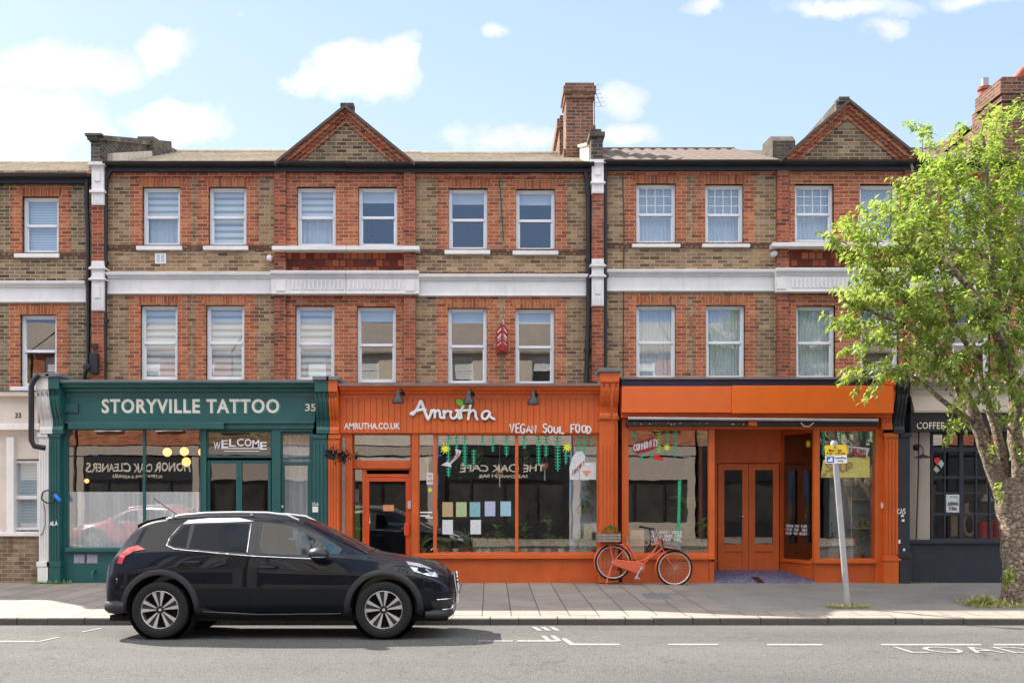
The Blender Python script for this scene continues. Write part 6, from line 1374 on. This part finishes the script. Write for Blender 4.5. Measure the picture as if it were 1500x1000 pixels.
# ------------------------------------------------------------ car
LX = lambda px: (px-VX)/124.3 + 2.51
LZ = lambda py: CZ - (py-VY)/124.3
def make_car(root, pm, glass=M['carglass']):
    body = [( -2.09,.40,.56,.50,.56,.62,.54,.66,.42,.67),(-2.05,.31,.74,.50,.62,.74,.70,.79,.57,.81),(-1.98,.27,.83,.50,.70,.90,.765,.96,.64,.98),(-1.88,.25,.855,.54,.76,.97,.785,1.10,.645,1.13),
     (-1.76,.24,.862,.55,.78,1.0,.79,1.25,.63,1.30),(-1.66,.235,.865,.55,.79,1.01,.795,1.345,.615,1.385),(-1.45,.23,.868,.55,.80,1.02,.80,1.405,.61,1.445),(-1.0,.22,.870,.55,.80,1.02,.82,1.445,.62,1.485),(-.5,.22,.872,.55,.79,1.0,.83,1.455,.62,1.50),
     (0,.22,.872,.55,.78,.98,.83,1.43,.61,1.475),(.25,.22,.872,.55,.775,.965,.825,1.375,.605,1.425),(.55,.22,.872,.55,.77,.95,.82,1.22,.62,1.28),(.85,.22,.872,.55,.765,.945,.815,1.07,.66,1.13),(1.08,.22,.872,.55,.76,.92,.81,.975,.70,1.02),
     (1.22,.22,.872,.55,.755,.90,.80,.945,.70,.99),(1.5,.22,.868,.55,.74,.865,.785,.905,.69,.955),(1.75,.22,.85,.54,.71,.82,.755,.86,.65,.905),(1.92,.22,.80,.52,.66,.765,.70,.80,.58,.84),(2.01,.225,.73,.5,.6,.70,.63,.73,.50,.765),(2.06,.25,.64,.46,.53,.60,.56,.63,.42,.65),(2.085,.32,.52,.42,.48,.53,.46,.55,.34,.56)]
    vs = []; K = 10
    for x, zb, w, z3, z4, zl, wb, zr, wr, zt in body:
        h = [(0,zb),(w-.13,zb),(w-.025,zb+.09),(w,z3),(w-.012,z4),(wb+.012,zl-.03),(wb,zl),(wr+.015,zr-.03),(wr-.07,zr+.012),(0,zt)]
        vs += [(x, -y, z) for y, z in h] + [(x, y, z) for y, z in h[-2:0:-1]]
    n = 2*K-2; N = len(body); fs = [[i*n+k, i*n+(k+1)%n, (i+1)*n+(k+1)%n, (i+1)*n+k] for i in range(N-1) for k in range(n)]
    fs += [list(range(n-1,-1,-1)), list(range((N-1)*n, N*n))]
    me = bpy.data.meshes.new('tmp'); me.from_pydata(vs, [], fs); me.update()
    bm = bmesh.new(); bm.from_mesh(me); bmesh.ops.recalc_face_normals(bm, faces=bm.faces)
    cl = bm.edges.layers.float.get('crease_edge') or bm.edges.layers.float.new('crease_edge')
    for e in bm.edges:
        a, b = e.verts[0].index, e.verts[1].index
        if abs(a-b) == n and (a % n) in (6, 7, n-6, n-7): e[cl] = .55
        if abs(a-b) == n and (a % n) in (4, n-4): e[cl] = .6
    bm.to_mesh(me); bm.free()
    tmp = bpy.data.objects.new('tmp', me); COL.objects.link(tmp); ss = tmp.modifiers.new('s', 'SUBSURF'); ss.levels = 3; ss.render_levels = 3
    dg = bpy.context.evaluated_depsgraph_get(); full = bpy.data.meshes.new_from_object(tmp.evaluated_get(dg), depsgraph=dg)
    bvh = BVHTree.FromPolygons([v.co[:] for v in full.vertices], [p.vertices[:] for p in full.polygons])
    WH = ((-1.36, .332), (1.262, .332))
    cut = MB()
    for wx, wz in WH:
        for s in (-1, 1): cut.prism([(wx+.395*math.cos(2*math.pi*k/48), wz+.01+.395*math.sin(2*math.pi*k/48)) for k in range(48)], s*.78-.23, s*.78+.23)
    cm_ = bpy.data.meshes.new('cut'); cm_.from_pydata(cut.v, [], cut.f); b2 = bmesh.new(); b2.from_mesh(cm_); bmesh.ops.recalc_face_normals(b2, faces=b2.faces); b2.to_mesh(cm_); b2.free(); co = bpy.data.objects.new('cut', cm_); COL.objects.link(co)
    wp = [(LX(a), LZ(b)) for a, b in [(382,811),(383,772),(410,773),(431,778),(458,793),(476,807),(479,812.5),(450,813.5)]]
    c3 = MB(); c3.prism(wp, -1.3, 1.3); cm3 = bpy.data.meshes.new('cut'); cm3.from_pydata(c3.v, [], c3.f); b2 = bmesh.new(); b2.from_mesh(cm3); bmesh.ops.recalc_face_normals(b2, faces=b2.faces); b2.to_mesh(cm3); b2.free()
    co3 = bpy.data.objects.new('cut', cm3); COL.objects.link(co3); b3 = tmp.modifiers.new('b3', 'BOOLEAN'); b3.operation = 'DIFFERENCE'; b3.object = co3; b3.solver = 'EXACT'
    bo = tmp.modifiers.new('b', 'BOOLEAN'); bo.operation = 'DIFFERENCE'; bo.object = co; bo.solver = 'EXACT'; bo.use_self = True
    dg = bpy.context.evaluated_depsgraph_get(); final = bpy.data.meshes.new_from_object(tmp.evaluated_get(dg), depsgraph=dg)
    bpy.data.objects.remove(tmp); bpy.data.objects.remove(co); bpy.data.objects.remove(co3)
    final.polygons.foreach_set('use_smooth', [True]*len(final.polygons)); final.set_sharp_from_angle(angle=R(38)); final.name = 'body'; final.materials.clear()
    link('body', final, pm, root)
    def proj(x, z, s, off):
        hit = bvh.ray_cast(Vector((x, s*3, z)), Vector((0, -s, 0)))
        if hit[0] is None: return None
        return hit[0] + (hit[1] if hit[1].y*s > 0 else -hit[1])*off
    def patch(name, pts, mat, off=.004, sides=(-1,1), parent=None, thick=True, sub=5, px=True, both=False):
        P2 = [(LX(a), LZ(b)) if px else (a, b) for a, b in pts]
        out = []
        for s in sides:
            bm = bmesh.new(); f = bm.faces.new([bm.verts.new((x, 0, z)) for x, z in P2])
            bmesh.ops.triangulate(bm, faces=[f])
            for _ in range(sub):
                es = [e for e in bm.edges if e.calc_length() > .07]
                if not es: break
                bmesh.ops.subdivide_edges(bm, edges=es, cuts=1); bmesh.ops.triangulate(bm, faces=[q for q in bm.faces if len(q.verts) > 3])
            cr = bm.edges; last = Vector((0, s*.8, .7))
            for v in bm.verts:
                h = proj(v.co.x, v.co.z, s, off)
                v.co = h if h is not None else Vector((v.co.x, s*.6, v.co.z))
            me = bpy.data.meshes.new(name); bm.to_mesh(me); bm.free(); me.polygons.foreach_set('use_smooth', [True]*len(me.polygons))
            out.append(link(name, me, mat, parent or root))
        return out
    def line(name, pts, mat, r=.006, off=.003, sides=(-1,1), parent=None, px=True, fine=8):
        P2 = [(LX(a), LZ(b)) if px else (a, b) for a, b in pts]
        for s in sides:
            q = []
            for i in range(len(P2)-1):
                for k in range(fine):
                    t = k/fine; x = P2[i][0]+(P2[i+1][0]-P2[i][0])*t; z = P2[i][1]+(P2[i+1][1]-P2[i][1])*t; h = proj(x, z, s, off)
                    if h is not None: q.append(h)
            h = proj(*P2[-1], s, off)
            if h is not None: q.append(h)
            if len(q) > 1: m = MB(); m.tube(q, r, 6); m.build(name, mat, parent or root, smooth=60, local=True)
    # glass
    pillar = M['black']
    patch('window_surround', [(243,800),(247,789),(262,771),(280,767),(330,765),(380,766),(380,815),(374,815),(300,809),(262,805)], pillar, .003)
    patch('window_surround', [(380,766),(430,772),(462,784),(500,806),(497,814),(480,815),(478,806),(458,792),(431,776.5),(410,771.5),(380,770)], pillar, .003)
    patch('window_surround', [(380,812),(450,814),(482,813),(484,817),(450,818),(380,815)], pillar, .003)
    for s in (-1, 1):
        y = s*.37; m = MB(); m.box(-.20, -.04, y-.2, y+.2, .85, 1.13); m.box(-.15, -.06, y-.11, y+.11, 1.16, 1.29); m.tube([(-.12,y-.05,1.10),(-.11,y-.05,1.18)], .01, 5); m.tube([(-.12,y+.05,1.10),(-.11,y+.05,1.18)], .01, 5); m.build('front_seat', M['plastic'], root, bevel=.03, local=True)
    m = MB(); m.tube([(.40+.05*math.cos(k*math.pi/12), -.37+.17*math.sin(k*math.pi/12), 1.02+.16*math.cos(k*math.pi/12)) for k in range(25)], .014, 7, cap=False); m.build('steering_wheel', M['plastic'], root, local=True)
    patch('rear_quarter_glass', [(247,799),(251,789),(265,772.5),(274,771),(272,804.5),(255,802)], glass, .006)
    patch('rear_side_glass', [(277,805),(281,771),(300,769.5),(361,769),(361,811),(330,809.5)], glass, .006)
    patch('front_side_glass', [(380,812.5),(381,770),(410,771.5),(432,776),(460,792),(478,806),(482,814),(450,815)], M['cabinglass'], .006)
    patch('quarter_light', [(486,814),(470,796),(466,791.5),(482,799),(495,808),(494,813.5)], M['carglass2'], .006)
    line('chrome_trim', [(243,801),(246,790),(261,770),(272,766.5),(300,765)], M['chrome'], .006, .004)
    line('chrome_trim', [(243,801),(255,806),(272,808),(330,813),(374,816.5),(430,819),(474,821)], M['chrome'], .008, .006)
    line('chrome_trim', [(364,769),(363,811)], M['chrome'], .004, .006)
    patch('roof_edge_trim', [(262,770),(270,764),(300,761),(345,760.5),(368,765.5),(320,767.5),(280,768.5)], M['alu'], .008)
    # door gaps
    for pts in ([(374,768),(374.5,830),(374,900)], [(262,806),(258,818),(262,840),(285,868),(302,892),(315,899)], [(505,812),(510,830),(512,862),(502,890),(497,901)], [(302,898),(380,901),(497,901.5)]):
        line('door_gap', pts, M['dark'], .0035, .0)
    line('bonnet_gap', [(508,812),(560,815),(600,819),(618,823)], M['dark'], .003, .0)
    line('bumper_gap', [(613,828),(622,850),(618,868)], M['dark'], .0025, 0); line('bumper_gap', [(190,829),(186,850),(189,866)], M['dark'], .0025, 0)
    line('sill_trim', [(300,896),(380,900),(500,899)], M['lead'], .004, .014)
    # handles
    for a, b in ((270,296),(380,406)):
        for s in (-1,1):
            p0, p1 = [proj(LX(x), LZ(826 if a < 300 else 833), s, .0) for x in (a,b)]
            m = MB(); o_ = Vector((0, s*.035, 0)); m.tube([p0, p0+o_, p0.lerp(p1,.5)+o_*1.15, p1+o_, p1], .012, 8); m.build('door_handle', pm, root, smooth=60, local=True)
            patch('handle_recess', [(a+3,823 if a<300 else 830),(b-3,823 if a<300 else 830),(b-1,829 if a<300 else 836),(a+1,829 if a<300 else 836)], M['black'], .002, sides=(s,))
    # cladding
    arch = lambda wx, r0, r1, a0, a1: [(wx+r1*math.cos(R(a)), .34+r1*math.sin(R(a))) for a in range(a0, a1+1, 6)] + [(wx+r0*math.cos(R(a)), .34+r0*math.sin(R(a))) for a in range(a1, a0-1, -6)]
    for wx, _ in WH:
        for s in (-1,1):
            m = MB(); q = []
            A0, A1 = -12, 192; pts = []
            for a in range(A0, A1+1, 6):
                row = []
                for rr, of in ((.396,.0),(.400,.022),(.43,.026),(.463,.016),(.468,.0)):
                    x, z = wx+rr*math.cos(R(a)), .342+rr*math.sin(R(a)); h = proj(x, max(z,.24), s, 0)
                    y = h.y if h is not None else s*.8
                    if rr < .41: h2 = proj(wx+.43*math.cos(R(a)), max(.24,.342+.43*math.sin(R(a))), s, 0); y = h2.y if h2 is not None else y
                    row.append((x, y+s*of, z))
                pts.append(row)
            k5 = 5; m.add([p for row in pts for p in row], [[i*k5+j, i*k5+j+1, (i+1)*k5+j+1, (i+1)*k5+j] for i in range(len(pts)-1) for j in range(4)])
            m.build('arch_moulding', M['plastic'], root, smooth=50, local=True)
            m = MB(); m.lathe([(.394,-.40),(.394,0)] if 0 else [(.392,-.0),(.392,.32),(.001,.32)], (wx, s*.80 - (0 if s < 0 else .32) , .342), 'y', 40) if s < 0 else m.lathe([(.392,0),(.392,-.32),(.001,-.32)], (wx, .80, .342), 'y', 40)
            m.build('arch_liner', M['dark'], root, local=True)
    patch('sill_cladding', [(297,890),(330,898),(400,902),(500,902),(510,888),(516,892),(516,903),(505,907),(300,907),(290,900)], M['plastic'], .012)
    for nm_, sx, X, zc, rr in (('rear_bumper', -1, 2.035, .365, .085), ('front_bumper', 1, 2.02, .275, .055)):
        h = [(1.80,.835),(1.90,.815),(1.985,.76),(2.035,.66),(2.06,.45),(2.07,.2),(2.07,-.2),(2.06,-.45),(2.035,-.66),(1.985,-.76),(1.90,-.815),(1.80,-.835)]
        m = MB(); m.tube([(sx*(a+X-2.07), b, zc) for a, b in h], [rr*.7]+[rr]*10+[rr*.7], 12); m.build(nm_, M['plastic'], root, smooth=60, local=True)
    # lamps
    patch('headlight', [(593,825),(612,828),(630,835),(640,844),(641,848),(626,845),(607,839)], M['lens'], .006)
    patch('headlight_bezel', [(612,833),(622,836),(628,841),(620,842),(611,838)], M['dark'], .009)
    patch('tail_lamp', [(173,827),(176,815),(186,805),(200,801),(213,807),(196,810),(184,817),(181,828)], M['taillens'], .012)
    patch('fog_recess', [(631,882),(655,878),(662,884),(660,893),(636,895)], M['black'], .004); line('fog_trim', [(634,896),(660,894),(664,886),(660,879),(640,880)], M['chrome'], .006, .005)
    # roof rails, aerial, mirrors
    for s in (-1,1):
        m = MB(); y = s*.60
        z = lambda px, py: 1.63-(py-733)/122.6
        xs_ = [(243,762),(262,756.5),(300,753),(345,752),(390,752.5),(420,756),(437,763.5)]
        m.tube([((px-VX)/122.6+2.51, y, z(px,py)) for px, py in xs_], [.012,.017,.017,.017,.017,.018,.014], 8)
        m.tube([(-1.30,y,1.40),(-1.28,y,1.455)], .02, 6); m.tube([(-.35,y,1.44),(-.35,y,1.48)], .02, 6); m.build('roof_rail', M['alu'], root, smooth=60, local=True)
        mx = LX(472); mz = LZ(814); m = MB()
        m.tube([(mx+.10, s*.80, mz-.06), (mx+.04, s*.92, mz-.03)], .03, 8); m.build('mirror_stalk', M['black'], root, smooth=60, local=True)
        m = MB(); m.ball((mx-.01, s*.99, mz+.01), 1, 12, (.125,.115,.078)); mr = m.build('mirror', M['black'], root, smooth=70, local=True)
        m = MB(); m.ball((mx-.005, s*1.005, mz-.025), 1, 10, (.11,.112,.018)); m.build('mirror_trim', M['chrome'], mr, smooth=70, local=True)
    m = MB(); m.tube([(-1.42,0,1.45),(-1.72,0,1.66)], .006, 6); m.build('aerial', M['black'], root, local=True)
    # windscreen and rear glass follow the body from above
    def top(name, outline, mat, d, off=.005, n=10):
        m = MB(); vs = []
        for i in range(n+1):
            x = outline[0] + (outline[1]-outline[0])*i/n; w = outline[2] + (outline[3]-outline[2])*i/n
            for j in range(n+1):
                y = -w + 2*w*j/n; h = bvh.ray_cast(Vector((x, y, 3)), Vector((0,0,-1)))
                vs.append(h[0] + Vector((d*off, 0, off)))
        m.add(vs, [[i*(n+1)+j, i*(n+1)+j+1, (i+1)*(n+1)+j+1, (i+1)*(n+1)+j] for i in range(n) for j in range(n)]); return m.build(name, mat, root, smooth=60, local=True)
    top('windscreen', (.26,1.06,.55,.66), glass, 1); top('rear_window', (-1.90,-1.72,.58,.57), glass, -1)
    zt = lambda x: bvh.ray_cast(Vector((x, .3, 3)), Vector((0,0,-1)))[0].z
    m = MB(); m.prism([(-1.73,zt(-1.62)-.09),(-1.60,zt(-1.6)-.02),(-1.45,zt(-1.45)-.01),(-1.42,zt(-1.42)+.004),(-1.62,zt(-1.62)+.014),(-1.74,zt(-1.62)-.045)], -.54, .54); m.build('spoiler', pm, root, bevel=.01, local=True)
    top('bonnet_crease', (1.15,1.9,.45,.35), pm, 0, .004)
    # nose: grille and plates
    m = MB()
    for k in range(5): m.box(2.055, 2.10-.008*abs(k-2), -.36, .36, .50+k*.045, .525+k*.045)
    m.box(2.03, 2.075, -.40, .40, .48, .73); g_ = m.build('grille', M['black'], root, bevel=.004, local=True)
    m = MB(); m.tube([(2.07,-.42,.73),(2.10,-.36,.49),(2.10,.36,.49),(2.07,.42,.73)], .012, 6); m.build('grille_trim', M['chrome'], g_, local=True)
    m = MB(); m.box(2.095,2.108,-.26,.26,.36,.47); m.build('number_plate', M['letterw'], root, local=True); m = MB(); m.box(-2.105,-2.09,-.26,.26,.68,.78); m.build('number_plate', M['yellow'], root, local=True)
    m = MB(); m.box(-2.0,2.0,-.7,.7,.19,.26); m.build('underbody', M['dark'], root, local=True)
    # wheels
    for wx, wz in WH:
        for s in (-1,1):
            c = (wx, s*.865, wz); wy = -s
            m = MB(); T = [(.215,.19),(.225,.20),(.30,.205),(.325,.19),(.332,.16),(.332,.04),(.325,.012),(.30,.0),(.232,.004),(.222,.012),(.222,.03)]
            m.lathe([(r, h*wy) for r, h in T], c, 'y', 56); w = m.build('wheel', M['rubber'], root, smooth=40, local=True)
            m = MB(); m.lathe([(r, h*wy) for r, h in [(.224,.012),(.218,.008),(.212,.014),(.208,.05),(.205,.12)]], c, 'y', 48); m.build('rim', M['alu'], w, smooth=40, local=True)
            m = MB(); m.lathe([(.207,.11*wy),(.001,.115*wy)], c, 'y', 32); m.build('brake_disc', M['dark'], w, local=True)
            m = MB(); m.lathe([(r, h*wy) for r, h in [(.001,.03),(.03,.03),(.036,.04),(.06,.05)]], c, 'y', 24); m.build('hub_cap', M['plastic'], w, smooth=40, local=True); m = MB(); m.lathe([(.001,.022*wy),(.017,.022*wy),(.018,.03*wy)], c, 'y', 12); m.build('hub_badge', M['chrome'], w, local=True)
            sp, sd = MB(), MB()
            for k in range(5):
                a0 = 2*math.pi*k/5 + math.pi/2 + .1
                for j, (q, W0, W1) in enumerate(((-.25,.010,.023),(0,.020,.030),(.25,.010,.023))):
                    a = a0+q; ca, sa = math.cos(a), math.sin(a); tgt = sp if j != 1 else sd
                    y0, y1 = (.022, .012) if j != 1 else (.034, .026)
                    r0_, r1_ = .045, .212
                    pts = [(r0_,-W0*.6),(r1_,-W1),(r1_,W1),(r0_,W0*.6)]
                    v_ = []
                    for dy in (0, .03):
                        for rr, ww in pts: yy = (y0 if rr < .1 else y1)+dy; v_.append((c[0]+rr*ca-ww*sa, c[1]+yy*wy, c[2]+rr*sa+ww*ca))
                    tgt.add(v_, [[0,1,2,3],[7,6,5,4],[0,4,5,1],[1,5,6,2],[2,6,7,3],[3,7,4,0]])
            sp.build('bright_spokes', M['alu'], w, local=True); sd.build('dark_spokes', M['plastic'], w, local=True)
    return root
car = thing('parked_car', 'dark blue compact SUV with roof rails parked at the kerb in front of the shops', 'car', (-2.51, -5.915, -.002))
car.rotation_euler = (R(-1.55), 0, 0)
make_car(car, M['carpaint'])
# ------------------------------------------------------------ the other side of the street (seen mirrored in the glass)
red_car = dup(car, None, {M['carpaint']: M['carred']}); red_car.location = (-11.8, -15.7, -.005); red_car.rotation_euler = (R(1.2), 0, math.pi)
red_car['label'] = 'red car parked on the far kerb, reflected in the teal shop window'
OY = -22.1
def opp(x0, x1, label, up, shop, words, sub=None, win='upvc', sx=None, low=None):
    low = low or ('black' if shop == 'black' else 'taupe')
    t = thing('facing_house', label, 'house', ((x0+x1)/2, OY, .1)); ze, zr = 8.3, 10.3
    n = 3 if x1-x0 > 5 else 2; holes = []
    for k in range(n):
        cx = x0+(x1-x0)*(k+.5)/n
        for z in (4.55, 6.9): holes.append((cx-.45, cx+.45, z, z+ (1.6 if z < 5 else 1.15)))
    m = MB(); cells(m, x0, x1, 3.85, ze, holes, OY-.3, OY); m.box(x0, x1, -28, OY-.3, 8.0, ze-.01); m.build('wall', M[up], t)
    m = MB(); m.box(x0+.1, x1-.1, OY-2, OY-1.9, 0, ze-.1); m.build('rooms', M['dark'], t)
    for h in holes:
        f = MB(); q = .07; f.box(h[0],h[0]+q,OY-.14,OY-.08,h[2],h[3]).box(h[1]-q,h[1],OY-.14,OY-.08,h[2],h[3]).box(h[0]+q,h[1]-q,OY-.14,OY-.08,h[3]-q,h[3]).box(h[0]+q,h[1]-q,OY-.14,OY-.08,h[2],h[2]+q).box(h[0]+q,h[1]-q,OY-.13,OY-.09,(h[2]+h[3])/2-.03,(h[2]+h[3])/2+.03)
        f.box(h[0]-.1,h[1]+.1,OY,OY+.1,h[2]-.14,h[2]-.02)
        w = f.build('window', M[win], t); g = MB(); g.box(h[0]+q,h[1]-q,OY-.13,OY-.12,h[2]+q,h[3]-q); g.build('pane', M['farglass'], w); g = MB(); g.box(h[0]+q,h[1]-q,OY-.115,OY-.108,h[2]+q+(.5 if (h[0]*7)%2 > 1 else .1),h[3]-q); g.build('blind', M['rollblind'], w)
    m = MB(); m.prismx([(OY+.2,ze),(OY-4,zr),(OY-8,ze),(OY-8,ze-.2),(OY-4,zr-.2),(OY+.2,ze-.1)], x0, x1); m.build('roof', M['greywood'], t)
    m = MB(); m.box(x0, x1, OY, OY+.12, 6.2, 6.5); m.build('plaster_band', M['white'], t)
    m = MB(); m.box(x0+.02, x1-.02, OY-.1, OY+.12, 3.45, 3.8); m.box(x0+.3, x1-.3, OY-.1, OY, .1, .75); m.box(x0+.02, x0+.3, OY-.1, OY+.1, .1, 3.4); m.box(x1-.3, x1-.02, OY-.1, OY+.1, .1, 3.4); m.build('shopfront', M[low], t)
    m = MB(); m.box(x0+.3, x1-.3, OY-.05, OY+.06, 2.45, 3.4); sb = m.build('sign_board', M[shop], t)
    m = MB(); m.box(x0+.3, x1-.3, OY-.06, OY-.05, .75, 2.45); sg = m.build('shop_glass', M['farglass'], t)
    m = MB()
    for k in range(1, 4): xx = x0+(x1-x0)*k/4; m.box(xx-.04, xx+.04, OY-.05, OY+.01, .75, 2.45)
    m.build('mullions', M['black'], t)
    if words:
        a, b_ = sx or (x0+.5, x1-.5)
        text('lettering', words, (a, b_, 2.78, 3.15), OY+.065, M['letter'], sb, bold=.02, back=True)
        if sub: text('lettering', sub, ((a+b_)/2-1.0, (a+b_)/2+1.0, 2.53, 2.66), OY+.065, M['letter'], sb, back=True, bold=.02)
    return t
opp(-27, -20.6, 'facing brick house with a white blank shopfront at the far left', 'stock', 'cream', None)
opp(-20.5, -16.6, 'facing brick house left of the cleaners', 'red', 'taupe', None)
opp(-16.5, -11.6, 'facing brick house with the black cleaners sign', 'red', 'black', 'HONOR OAK CLEANERS', 'ALTERATIONS & REPAIRS', sx=(-16.1,-12.0), low='taupe')
opp(-11.5, -6.6, 'facing brick house with a white shopfront right of the cleaners', 'stock', 'taupe', None)
opp(-6.5, -2.2, 'facing rendered house with a cream shopfront', 'cream', 'cream', None)
opp(-2.1, 3.2, 'facing rendered house with the black café sign', 'cream', 'black', 'THE OAK CAFÉ', 'SANDWICH BAR', sx=(-1.2,2.2))
opp(3.3, 8.2, 'facing brick house with a white shopfront right of the café', 'red', 'taupe', None)
opp(8.3, 13.2, 'facing brick house with a black blank shopfront', 'stock', 'black', None)
opp(13.3, 18.2, 'facing cream house with a charcoal shopfront', 'cream', 'charcoal', None, low='black')
opp(18.3, 27, 'facing brick house at the far right', 'red', 'charcoal', None, low='black')
